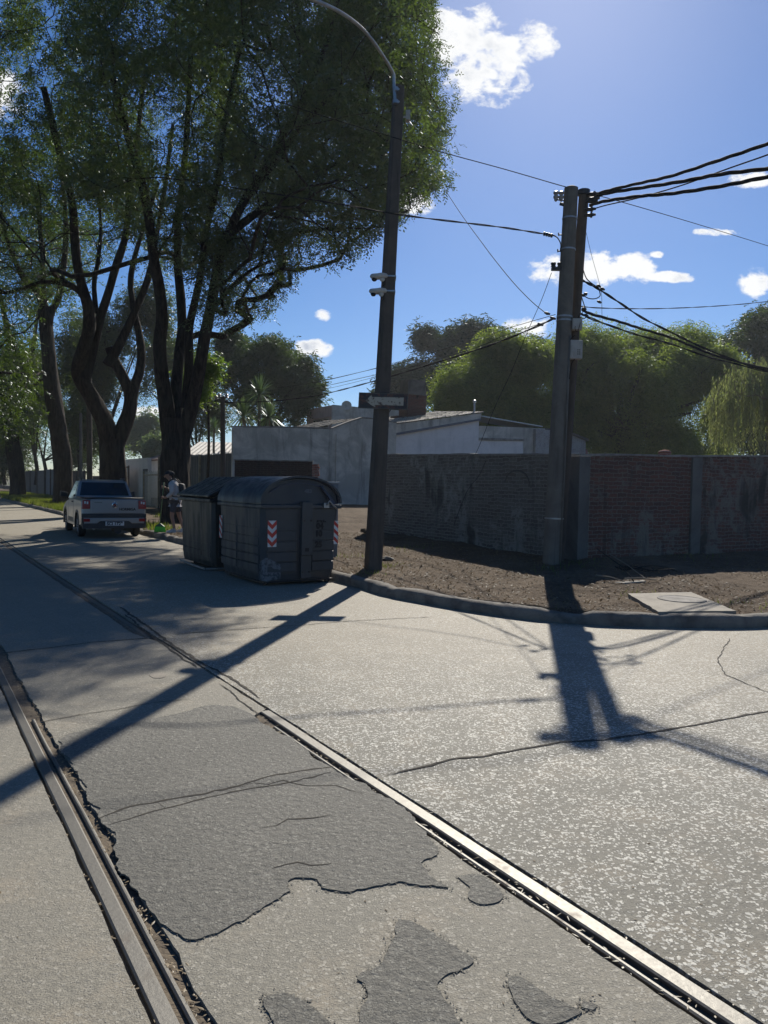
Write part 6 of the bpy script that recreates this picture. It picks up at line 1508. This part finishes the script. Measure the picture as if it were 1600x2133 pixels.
def street_tree(label, base, stems, poly, cen, rad3, n_att, n_spray, zmin, shell, leaf, pix_margin=22, seed=1, ln=.10, lw=.04, slen=.34, nl=9, keep=None, sig=.55, shade=True, group='street trees on the verge', hole=0.0, zfree=6.5):
    r_ = np.random.default_rng(seed); pts = []; tot = 0
    CE = [np.array(c) for c in (cen if hasattr(cen[0], '__len__') else [cen])]; RD = [np.array(c) for c in (rad3 if hasattr(rad3[0], '__len__') else [rad3])]; it = 0
    while tot < n_att:
        cen = CE[it % len(CE)]; rad3 = RD[it % len(CE)]; it += 1
        v = r_.normal(0, 1, (4000, 3)); v /= np.linalg.norm(v, axis=1)[:, None]
        rr = r_.uniform(shell, 1, 4000)**.6; p = cen+v*rad3*rr[:, None]
        lump = fbm(p[:, 0]*.42+p[:, 2]*.3, p[:, 1]*.42+p[:, 2]*.38, seed+3, 3)
        k = (p[:, 2] > zmin) & (lump > -.12)
        px, py = proj(p); k &= in_poly(px, py, poly)
        if keep is not None: k &= keep(p, px, py)
        p = p[k]
        if shade: p = p[shade_ok(p)]
        p = p[:max(6, int(150*(rad3.prod()/900)**.5))]; pts.append(p); tot += len(p)
        if not len(p) and len(pts) > 60: break
    att = np.concatenate(pts)[:n_att]
    chains, P_, R_, cnt, D_ = grow(stems, att, zfree, seed)
    root = empty('street_tree', base, label, 'tree', group=group)
    limbs_mesh('trunk', chains, M['bark'], root, wob=.30)
    # leaves around the thin ends
    thin = np.where((cnt <= 3) & (R_ < .03))[0]
    pick = r_.choice(thin, n_spray); c = P_[pick]+r_.normal(0, sig, (n_spray, 3))*np.array([1, 1, .8])
    px, py = proj(c); jx = fbm(c[:, 0]*.8, c[:, 2]*.8, seed+5, 4)*36; jy = fbm(c[:, 0]*.8, c[:, 2]*.8+50, seed+6, 4)*36; k = in_poly(px+jx*1.5, py+jy*1.5, poly) & (fbm(c[:, 0]*.95+c[:, 1]*.5, c[:, 2]*.95-c[:, 1]*.4, seed+9, 3) > -.16)
    if shade: k &= shade_ok(c)
    c = c[k]
    V_ = sprays(c, nl, ln, lw, slen, .35, r_)
    leaf_obj('crown', V_, leaf, root)
    return root, att
def pl(pix, Y, dz=None):
    """a limb seen at these pixels; Y is one depth or one per point"""
    if not hasattr(Y, '__len__'): Y = [Y]*len(pix)
    return [P(x, y, yy) for (x, y), yy in zip(pix, Y)]

# --- nearest big street tree
A0 = ST(8.0, 25.9)
fx = P(368, 1088, 26.1)
stA = [(pl([(368, 1092), (369, 1040), (368, 985), (366, 940), (365, 900), (366, 872)], 26.1), .56, .46),
       (pl([(362, 940), (350, 885), (343, 830), (336, 780), (333, 719), (338, 670), (334, 610), (322, 544), (312, 470), (295, 380), (262, 270), (235, 160)], [26.1, 26, 25.8, 25.6, 25.4, 25.2, 25, 24.6, 24.2, 23.6, 23, 22]), .31, .09),
       (pl([(368, 930), (367, 870), (366, 806), (374, 740), (380, 684), (376, 610), (370, 544), (372, 450), (385, 340), (392, 220), (400, 60)], [26.1, 26.3, 26.6, 26.9, 27.2, 27.5, 27.8, 28, 28.3, 28.6, 29]), .25, .08),
       (pl([(385, 850), (392, 790), (394, 720), (396, 675), (408, 620), (418, 570), (430, 480), (452, 380), (470, 250), (500, 100)], [26.1, 26, 25.9, 25.9, 25.6, 25.3, 25, 24.6, 24.2, 24]), .19, .07),
       (pl([(374, 930), (388, 885), (402, 830), (414, 775), (425, 715), (437, 653), (452, 570), (475, 490), (520, 400), (580, 330), (640, 240), (700, 130)], [26.1, 26, 25.9, 25.7, 25.6, 25.5, 25.4, 25.4, 25.6, 26, 26.5, 27]), .30, .08),
       (pl([(475, 490), (540, 440), (600, 400), (680, 350), (760, 310), (840, 270)], [25.4, 26, 27, 28, 29, 30]), .16, .05),
       (pl([(520, 400), (580, 300), (640, 190), (690, 60), (720, -80)], [25.6, 25, 24.5, 24, 24]), .15, .06),
       (pl([(437, 653), (480, 600), (520, 565), (560, 545)], [25.5, 25, 24.5, 24]), .10, .04),
       (pl([(520, 400), (590, 310), (650, 240), (700, 190)], [25.6, 24, 22, 20.5]), .14, .05),
       (pl([(540, 440), (600, 455), (650, 480), (690, 500)], [26, 26.5, 27, 27.5]), .09, .03)]
polyA = [(120, -1400), (1000, -1400), (905, 0), (915, 60), (925, 130), (915, 190), (952, 262), (932, 325), (935, 378), (870, 412), (825, 465), (780, 490), (735, 545), (690, 552), (650, 510), (612, 575), (590, 608), (572, 645), (530, 672), (470, 696), (436, 740), (405, 720), (395, 600), (350, 520), (300, 470), (200, 430), (120, 360)]
street_tree('nearest and largest street tree, its wide trunk right behind the person sweeping', (A0.x, A0.y, 0), stA, polyA, [(-6.0, 27.0, 13.5), (-1.5, 32.5, 13.5), (-4.2, 25.5, 8.6), (-2.5, 31, 12), (.6, 28.8, 17.5), (-3, 27, 20.5), (-1, 26.5, 19), (1, 29.5, 19), (-1.2, 20.5, 12.0), (-5, 26.5, 9.6), (-.5, 28, 10.5)], [(10.5, 9.5, 9.0), (5.5, 5.5, 7.5), (2.6, 3, 3.2), (4.5, 5, 6), (4.5, 5.5, 6.5), (7, 6, 4.5), (6, 5.5, 5.5), (5, 5, 5), (4.2, 4, 4.8), (3.6, 4, 3.4), (4, 4, 3.5)], 1450, 66000, 6.0, .25, M['leaf_tipa'], seed=21, hole=.3, ln=.115, lw=.046)
# --- second tree
stB = [(pl([(240, 1050), (239, 1000), (236, 950), (236, 915)], 33.4), .66, .52),
       (pl([(234, 940), (222, 888), (203, 850), (186, 820), (170, 795), (163, 770), (176, 720), (186, 680), (184, 644), (172, 600), (162, 560), (156, 500), (150, 420), (120, 300), (90, 180)], [33.4, 33.2, 33, 32.8, 32.6, 32.4, 32, 31.8, 31.6, 31.4, 31.2, 31, 30, 29, 28]), .44, .11),
       (pl([(176, 790), (195, 715), (206, 670), (221, 625), (240, 560), (262, 490), (270, 400), (285, 290), (300, 160)], [32.5, 32.6, 32.7, 32.8, 33, 33.4, 33.8, 34, 34.5]), .26, .09),
       (pl([(240, 940), (256, 895), (270, 850), (270, 820), (256, 785), (240, 755), (228, 725)], [33.4, 33.5, 33.7, 33.8, 33.8, 33.8, 33.8]), .38, .2),
       (pl([(272, 835), (282, 800), (292, 772), (294, 730), (288, 690), (278, 640), (272, 590), (280, 540), (300, 470), (330, 380)], [33.7, 33.9, 34.2, 34.4, 34.6, 34.8, 35, 35.2, 35.6, 36]), .27, .08),
       (pl([(225, 760), (245, 725), (262, 690), (285, 640), (305, 590), (318, 540), (330, 470), (345, 380), (360, 260)], [33.6, 33.8, 34, 34.2, 34.4, 34.8, 35, 35.4, 36]), .25, .08),
       (pl([(200, 650), (196, 590), (205, 540), (210, 470), (200, 360), (190, 240)], [32.6, 33, 33.4, 34, 34.4, 35]), .13, .05)]
polyB = [(-400, -1200), (520, -1200), (520, 420), (440, 470), (420, 560), (330, 575), (250, 500), (180, 560), (110, 600), (0, 640), (-400, 600)]
B0 = ST(8.0, 34.7)
street_tree('second street tree, forked low into two crooked limbs, behind the parked pickup', (B0.x, B0.y, 0), stB, polyB, (-12.5, 33.0, 15), (11, 9.5, 10), 680, 32000, 7.0, .3, M['leaf_tipa'], seed=22, ln=.12, lw=.05, hole=.1, zfree=8)
# --- third
stC = [(pl([(133, 1056), (133, 1020), (132, 960), (122, 900), (114, 850), (104, 760), (98, 690), (92, 640)], 44.2), .62, .36),
       (pl([(92, 640), (80, 610), (60, 590), (44, 570), (30, 540), (10, 480), (-20, 380)], [44.2, 44, 43.6, 43.4, 43, 42, 41]), .28, .08),
       (pl([(100, 700), (106, 655), (122, 620), (132, 560), (138, 480), (130, 380), (110, 260)], [44.2, 44.3, 44.6, 45, 45.4, 46, 47]), .26, .08),
       (pl([(92, 640), (90, 560), (84, 480), (70, 380)], [44.2, 45, 46, 47]), .18, .07)]
polyC = [(-500, -300), (330, -300), (340, 300), (300, 520), (215, 560), (170, 600), (150, 640), (100, 650), (80, 760), (60, 900), (0, 935), (-500, 940)]
C00 = ST(8.0, 47.5)
street_tree('third street tree with a slim leaning trunk, on the grassy verge left of the pickup', (C00.x, C00.y, 0), stC, polyC, (-21.5, 43.5, 14), (11, 10, 10.5), 420, 17000, 3.5, .35, M['leaf_tipa_far'], seed=23, ln=.17, lw=.07, slen=.5, sig=.7, hole=.1)
stD = [(pl([(37, 1044), (38, 1020), (32, 960), (26, 915), (32, 860), (38, 800), (30, 740)], 62.9), .7, .4),
       (pl([(26, 915), (8, 880), (-20, 840), (-60, 780)], [62.9, 62, 61, 60]), .4, .12),
       (pl([(32, 860), (50, 800), (66, 740), (80, 640)], [62.9, 63, 64, 65]), .35, .1),
       (pl([(30, 740), (10, 660), (-10, 560)], [62.9, 63, 64]), .3, .1)]
polyD = [(-600, 100), (330, 100), (200, 560), (120, 640), (100, 800), (112, 900), (100, 935), (60, 925), (-600, 935)]
D00 = ST(8.0, 69.8)
street_tree('fourth street tree, farthest in the row, dark trunk at the left edge on the verge', (D00.x, D00.y, 0), stD, polyD, (-33, 62, 15), (14, 11, 13), 330, 14000, 3.0, .3, M['leaf_tipa_far'], seed=24, ln=.25, lw=.10, slen=.7, sig=.9, hole=.1)

# --- trees made of many small clumps on lobes
def lobed_tree(label, name, base, trunk_h, r_tr, lobes, n_att, n_leaf, leaf, seed, ln, lw, slen, nl=6, droop=.3, sig=.5, shell=.72, bark='bark', zmin=.8, limb_pts=None, curl=.4, group=None, zfree=None, outward=.0, lump_amp=.16, billows=5, holes=-.6):
    r_ = np.random.default_rng(seed); L = [(np.array(c), np.array(r)) for c, r in lobes]; main = len(L)
    for c, r in list(L):          # smaller billows riding on the big lobes
        for _ in range(billows):
            v = r_.normal(0, 1, 3); v[2] = abs(v[2])*.9+.1; v[1] = -abs(v[1])*.8; v /= np.linalg.norm(v); L.append((c+v*r*.86, r*r_.uniform(.26, .44)))
    wts = np.array([r.prod()**.66 for c, r in L]); wts /= wts.sum(); pts = []; nrm = []
    while sum(map(len, pts)) < n_att:
        li = r_.choice(len(L), p=wts); c, r = L[li]; v = r_.normal(0, 1, (60, 3)); v /= np.linalg.norm(v, axis=1)[:, None]
        rr = r_.uniform(shell, 1, 60)*(1+lump_amp*fbm(v[:, 0]*3+seed, v[:, 2]*3+v[:, 1]*2, seed, 3)); p = c+v*r*rr[:, None]; k = p[:, 2] > zmin
        for j, (c2, r2) in enumerate(L):
            if j != li: k &= (((p-c2)/(r2*.72))**2).sum(1) > 1
        pts.append(p[k]); nrm.append(v[k])
    att = np.concatenate(pts)[:n_att]; nr = np.concatenate(nrm)[:n_att]
    b = Vector(base); top = Vector((b.x+r_.normal(0, .2), b.y, b.z+trunk_h))
    stems = [([b, b.lerp(top, .5)+Vector((r_.normal(0, .15), 0, 0)), top], r_tr, r_tr*.7)]
    for (c, r) in L[:main]: stems.append(([top-Vector((0, 0, .3)), top.lerp(Vector(c), .5)+Vector((0, 0, .3)), Vector(c)], r_tr*.5, r_tr*.15))
    chains, P_, R_, cnt, D_ = grow(stems, att, b.z+trunk_h*.85 if zfree is None else zfree, seed, tip=.014, step=max(.6, ln*3))
    root = empty(name, b, label, 'tree', group=group)
    limbs_mesh('trunk', chains, M[bark], root, minr=.02, wob=.15)
    pick = r_.integers(0, len(att), n_leaf); c = att[pick]+r_.normal(0, sig, (n_leaf, 3)); k = (c[:, 2] > zmin*.6) & (fbm(c[:, 0]*.7+c[:, 1]*.3, c[:, 2]*.7-c[:, 1]*.3, seed+4, 3) > holes)
    V_ = sprays(c[k], nl, ln, lw, slen, droop, r_, dirs=nr[pick][k]*outward, curl=curl); leaf_obj('crown', V_, leaf, root)
    return root
def lobe(px, py, Y, rx, rz, ry=None):
    """ellipsoid seen at this pixel with half sizes in pixels, standing at depth Y"""
    p = P(px, py, Y); return ((p.x, p.y, p.z), (rx/FPX*Y, (ry if ry else rx/FPX*Y), rz/FPX*Y))
# dense dome tree beyond the yards (dark fig-like crown)
lobed_tree('dense round dark tree towering behind the spiky yuccas', 'round_tree', tuple(P(560, 1010, 64)), 5, .5,
    [lobe(565, 760, 64, 75, 50), lobe(500, 790, 66, 60, 60), lobe(615, 800, 62, 52, 52), lobe(570, 840, 62, 75, 50), lobe(640, 840, 64, 36, 36), lobe(450, 830, 66, 60, 60), lobe(520, 740, 66, 50, 35)],
    420, 14000, M['leaf_dark'], 31, .26, .12, .5, zmin=2.5, sig=.42, shell=.8)
lobed_tree('tall dark conifer with ragged top behind the chimney of the white house', 'conifer', tuple(P(960, 1010, 80)), 9, .5,
    [lobe(1020, 675, 80, 34, 42), lobe(985, 720, 80, 60, 42), lobe(905, 735, 82, 48, 36), lobe(930, 800, 80, 90, 60), lobe(1060, 745, 80, 50, 36), lobe(880, 790, 82, 60, 40), lobe(1100, 735, 82, 26, 24), lobe(925, 690, 82, 24, 24)],
    380, 13000, M['leaf_conifer'], 32, .5, .13, .9, nl=7, zmin=6, sig=.55, shell=.7, droop=.1, lump_amp=.4)
lobed_tree('smaller dark conifer directly behind the leaning street lamp pole', 'conifer', tuple(P(825, 1010, 76)), 6, .4,
    [lobe(815, 775, 76, 30, 40), lobe(835, 830, 76, 50, 50), lobe(800, 815, 76, 25, 35)],
    110, 4200, M['leaf_conifer'], 33, .45, .12, .8, nl=7, zmin=5, sig=.5, shell=.7, droop=.1, lump_amp=.4)
lobed_tree('broad pale green tree with billowing crown behind the white house, left of the concrete pole', 'broad_tree', tuple(P(1060, 1010, 50)), 3.2, .45,
    [lobe(985, 810, 48, 62, 48), lobe(1060, 775, 50, 70, 50), lobe(935, 850, 47, 45, 42), lobe(1110, 800, 50, 62, 85), lobe(1030, 880, 49, 120, 65), lobe(1110, 920, 50, 70, 50), lobe(1090, 735, 52, 45, 30)],
    600, 33000, M['leaf_broad'], 34, .24, .07, .75, nl=8, zmin=2.2, sig=.42, droop=.9, curl=.8, outward=.8, shell=.8)
lobed_tree('broad dark green tree with spreading limbs showing below, right of the concrete pole', 'broad_tree', tuple(P(1290, 1010, 52)), 3.4, .5,
    [lobe(1240, 725, 54, 62, 42), lobe(1330, 790, 51, 80, 60), lobe(1210, 790, 52, 55, 65), lobe(1420, 790, 52, 55, 62), lobe(1400, 730, 55, 62, 36), lobe(1300, 725, 55, 60, 36), lobe(1440, 860, 52, 60, 70), lobe(1200, 880, 52, 45, 60), lobe(1330, 910, 54, 110, 50), lobe(1290, 850, 55, 60, 60), lobe(1480, 900, 55, 50, 60), lobe(1452, 765, 52, 50, 50), lobe(1478, 830, 52, 36, 60), lobe(1195, 740, 54, 50, 50), lobe(1350, 735, 53, 70, 36), lobe(1370, 850, 55, 60, 50), lobe(1420, 920, 55, 80, 40), lobe(1250, 920, 55, 70, 40)],
    1000, 46000, M['leaf_broad'], 35, .24, .07, .75, nl=8, zmin=2.2, sig=.42, droop=.9, curl=.8, outward=.8, shell=.8)
lobed_tree('rounded dark tree rising at the right edge behind the broad tree', 'round_tree', tuple(P(1590, 1010, 68)), 5, .5,
    [lobe(1570, 720, 68, 62, 60), lobe(1610, 690, 68, 60, 50), lobe(1540, 770, 68, 45, 50), lobe(1600, 800, 68, 80, 80), lobe(1580, 890, 68, 90, 60)],
    260, 9500, M['leaf_dark'], 36, .28, .13, .5, zmin=3, sig=.45)
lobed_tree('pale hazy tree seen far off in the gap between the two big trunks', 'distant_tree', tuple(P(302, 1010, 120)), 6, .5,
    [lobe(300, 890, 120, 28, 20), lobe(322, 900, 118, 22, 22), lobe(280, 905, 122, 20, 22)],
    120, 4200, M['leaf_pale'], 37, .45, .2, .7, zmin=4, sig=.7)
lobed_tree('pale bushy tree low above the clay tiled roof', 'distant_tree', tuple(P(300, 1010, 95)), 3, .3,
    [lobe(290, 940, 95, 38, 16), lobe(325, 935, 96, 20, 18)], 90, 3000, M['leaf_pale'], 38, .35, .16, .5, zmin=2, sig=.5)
# green yard trees filling the space behind the street trunks
yard = [('leafy yard tree between the third trunk and the dark lamp post', 165, 70, [(165, 760, 45, 80), (150, 860, 35, 70), (185, 880, 28, 60), (170, 690, 40, 60)], 'leaf_tipa_far', 41),
        ('yard tree with backlit leaves just right of the dark lamp post', 215, 62, [(215, 700, 50, 55), (290, 700, 50, 60), (200, 800, 25, 55), (320, 640, 40, 60)], 'leaf_tipa', 42),
        ('dark yard tree behind the trunk of the nearest street tree', 400, 70, [(400, 760, 60, 60), (300, 800, 30, 26), (430, 850, 50, 60), (340, 740, 50, 40)], 'leaf_tipa', 43),
        ('shrubby tree above the low board fence beyond the pickup', 100, 84, [(100, 890, 40, 50), (160, 930, 40, 40), (60, 860, 50, 60), (205, 945, 30, 30)], 'leaf_tipa_far', 44),
        ('tall leafy yard tree filling the gap left of the third trunk', 75, 78, [(60, 700, 60, 70), (20, 640, 60, 60), (90, 790, 40, 60), (30, 780, 50, 60)], 'leaf_tipa_far', 46),
        ('low dark bushes and young trees closing the street at the left edge', 10, 88, [(10, 940, 70, 50), (70, 955, 50, 36), (-50, 940, 60, 60), (20, 900, 50, 40)], 'leaf_tipa', 48),
        ('dark tree at the far left end of the street', 0, 96, [(0, 900, 90, 90), (-80, 850, 120, 120), (40, 800, 80, 90), (-20, 965, 90, 45), (70, 975, 60, 35)], 'leaf_tipa', 45)]
for (lab, bx, Y, lb, lf, sdn) in yard:
    lobed_tree(lab, 'yard_tree', tuple(P(bx, 1010, Y)), 3, .25, [lobe(x, y, Y+(i % 2)*2, a, b_) for i, (x, y, a, b_) in enumerate(lb)], 220, 7500, M[lf], sdn, .26, .11, .5, zmin=.4, sig=.6, shell=.45, group='yard trees behind the fences')
# young tree with lit leaves beside the big trunk
lobed_tree('young tree with bright yellow-green sunlit leaves right of the big trunk', 'young_tree', tuple(P(432, 1010, 32)), 3.6, .07,
    [lobe(432, 785, 32, 34, 26), lobe(420, 820, 32, 26, 26), lobe(450, 810, 32.5, 30, 22), lobe(425, 760, 32, 20, 14)], 90, 1900, M['leaf_sap'], 47, .14, .06, .32, zmin=4, sig=.25, shell=.3, bark='bark')

def weeping():
    r_ = np.random.default_rng(51); root = empty('weeping_tree', P(1600, 1010, 29), 'weeping tree with thin hanging pale green fronds at the right edge', 'tree')
    b = P(1612, 1010, 29); b.z = 0; stems = [([b, P(1606, 900, 29), P(1595, 820, 29)], .24, .13)]
    tips = []
    for k in range(300):
        a = r_.uniform(0, 2*math.pi); q = math.sqrt(r_.uniform(0.02, 1)); x = 1600+q*math.cos(a)*120; y = 29+q*math.sin(a)*2.3
        z = 815-(1-q*q)*60+r_.normal(0, 16)
        if x < 1475: continue
        tips.append(P(x, z, y))
    att = np.array([tuple(t) for t in tips]); chains, P_, R_, cnt, D_ = grow(stems, att, 3.2, 51, tip=.008, step=.3, up=.7)
    fr = []; V_ = []
    for t in att:
        for j in range(3):
            p = Vector(t)+Vector(r_.normal(0, .12, 3)); L = r_.uniform(.8, 3.1); dx, dy = r_.normal(0, .12, 2); pts = []
            for i in range(7): u = i/6; pts.append((p.x+dx*u*L*.6, p.y+dy*u*L*.6, max(.5, p.z-L*u*u*.55-L*.4*u)))
            pts = np.array(pts); fr.append((pts, np.linspace(.006, .002, 7)))
            m = int(L*16); u = r_.uniform(.05, 1, m); c = np.stack([np.interp(u, np.linspace(0, 1, 7), pts[:, i]) for i in range(3)], 1)
            V_.append(c)
    limbs_mesh('trunk', chains+fr, M['bark_pale'], root, sides=4)
    c = np.concatenate(V_); n = len(c); a = r_.uniform(0, 2*np.pi, n); d = np.stack([np.cos(a)*.5, np.sin(a)*.5, -np.ones(n)], 1); d /= np.linalg.norm(d, axis=1)[:, None]
    w_ = np.cross(d, r_.normal(0, 1, (n, 3))); w_ /= np.linalg.norm(w_, axis=1)[:, None]; l = (.15*r_.uniform(.7, 1.3, n))[:, None]
    leaf_obj('crown', np.stack([c, c+d*l*.5+w_*.014, c+d*l, c+d*l*.5-w_*.014], 1).reshape(-1, 3), M['leaf_weep'], root)
weeping()

def spiky(label, name, heads, Y, leaf_len, trunk_r, n=90, base_px=None):
    root = empty(name, P(base_px or heads[0][0], 1010, Y), label, 'plant'); root.location.z = 0; b = Vector(root.location); r_ = np.random.default_rng(int(heads[0][0])); V_ = []; ch = []
    for (px, py) in heads:
        h = P(px, py, Y); pts = [np.array(b+(h-b)*u+Vector((.12*math.sin(u*5), 0, 0))*(1-u)) for u in np.linspace(0, 1, 9)]; ch.append((np.array(pts), np.linspace(trunk_r, trunk_r*.7, 9)))
        for k in range(n):
            a = r_.uniform(0, 2*math.pi); e = r_.uniform(-.7, 1.5); L = leaf_len*r_.uniform(.75, 1.1); d = Vector((math.cos(a)*math.cos(e), math.sin(a)*math.cos(e), math.sin(e))); s = d.cross(Vector((0, 0, 1))).normalized()*leaf_len*.035
            m1 = h+d*L*.5; e1 = h+d*L-Vector((0, 0, L*.22*abs(math.cos(e)))); V_ += [tuple(h-s*.6), tuple(m1-s), tuple(m1+s), tuple(h+s*.6), tuple(m1-s), tuple(e1-s*.15), tuple(e1+s*.15), tuple(m1+s)]
    limbs_mesh('trunk', ch, M['bark_pale'], root, sides=8); leaf_obj('leaves', np.array(V_), M['leaf_spike'], root)
spiky('tall yucca with a big spiky rosette and a lower one, above the grey wall', 'yucca', [(541, 822), (507, 868), (560, 870)], 40, 1.15, .12, 110)
spiky('cabbage palm with one drooping spiky head beside the timber post', 'cabbage_palm', [(446, 893)], 38, .75, .08, 80)

# --- unseen trees added left of the street to darken it and the pickup
for i, (t, lab) in enumerate([(15, 'nearer'), (27, 'middle'), (41, 'farther')]):
    c = ST(-6.5, t)
    lobed_tree('%s of the three unseen trees added across the street to darken it' % lab, 'street_tree', tuple(c), 4.5, .4, [((c.x, c.y, 8.5), (4.4, 4.6, 3.6)), ((c.x-1.5, c.y+1, 11.5), (3.5, 3.8, 3))], 120, 5200, M['leaf_tipa'], 81+i, .26, .11, .55, nl=7, zmin=3, sig=.5, shell=.6, billows=3)
# --- grass on the verges
def grass():
    r_ = np.random.default_rng(61)
    s = r_.uniform(5.95, 9.6, 60000); t = r_.uniform(21.5, 78, 60000); x = s*SN.x+t*SD.x; y = s*SN.y+t*SD.y
    d = fbm(s*.55, t*.22, 62, 3); k = (d > .02+np.where(t < 36, .22, -.22)) & (t > 30) & (((s-8)**2+(t-25.9)**2) > .9)
    k |= (t > 21) & (t < 26.5) & (s < 7.0) & (r_.uniform(0, 1, len(s)) < .35) & (d > -.1)
    x, y = x[k], y[k]; n = len(x); z = ground_h(x, y); h = r_.uniform(.05, .16, n)*(1+np.clip(y/60, 0, 1)); a = r_.uniform(0, 2*np.pi, n); w_ = .012+.02*np.clip(y/60, 0, 1)
    lean = r_.normal(0, .05, (n, 2)); v = np.stack([np.column_stack([x-np.cos(a)*w_, y-np.sin(a)*w_, z-.02]), np.column_stack([x+np.cos(a)*w_, y+np.sin(a)*w_, z-.02]), np.column_stack([x+lean[:, 0], y+lean[:, 1], z+h])], 1)
    o = np_mesh('verge_grass', v.reshape(-1, 3), np.arange(3*n).reshape(-1, 3), M['grass']); tag(o, kind='stuff')
grass()

# ------------------------------------------------------------------ thin haze volume, added to veil the trees like sun glare
def haze():
    b = MB(); b.box((-160, -12, -1.3), (120, 175, 34)); m = bpy.data.materials.new('veil_haze'); m.use_nodes = True; w = NT(m.node_tree); w.n.clear()
    out = w.node('ShaderNodeOutputMaterial'); v = w.node('ShaderNodeVolumePrincipled'); w.put(v.inputs['Color'], (.90, .95, 1.0)); v.inputs['Density'].default_value = .0004; v.inputs['Anisotropy'].default_value = .35
    w.l.new(v.outputs[0], out.inputs['Volume']); tag(b.build('haze', m), kind='stuff')
haze()
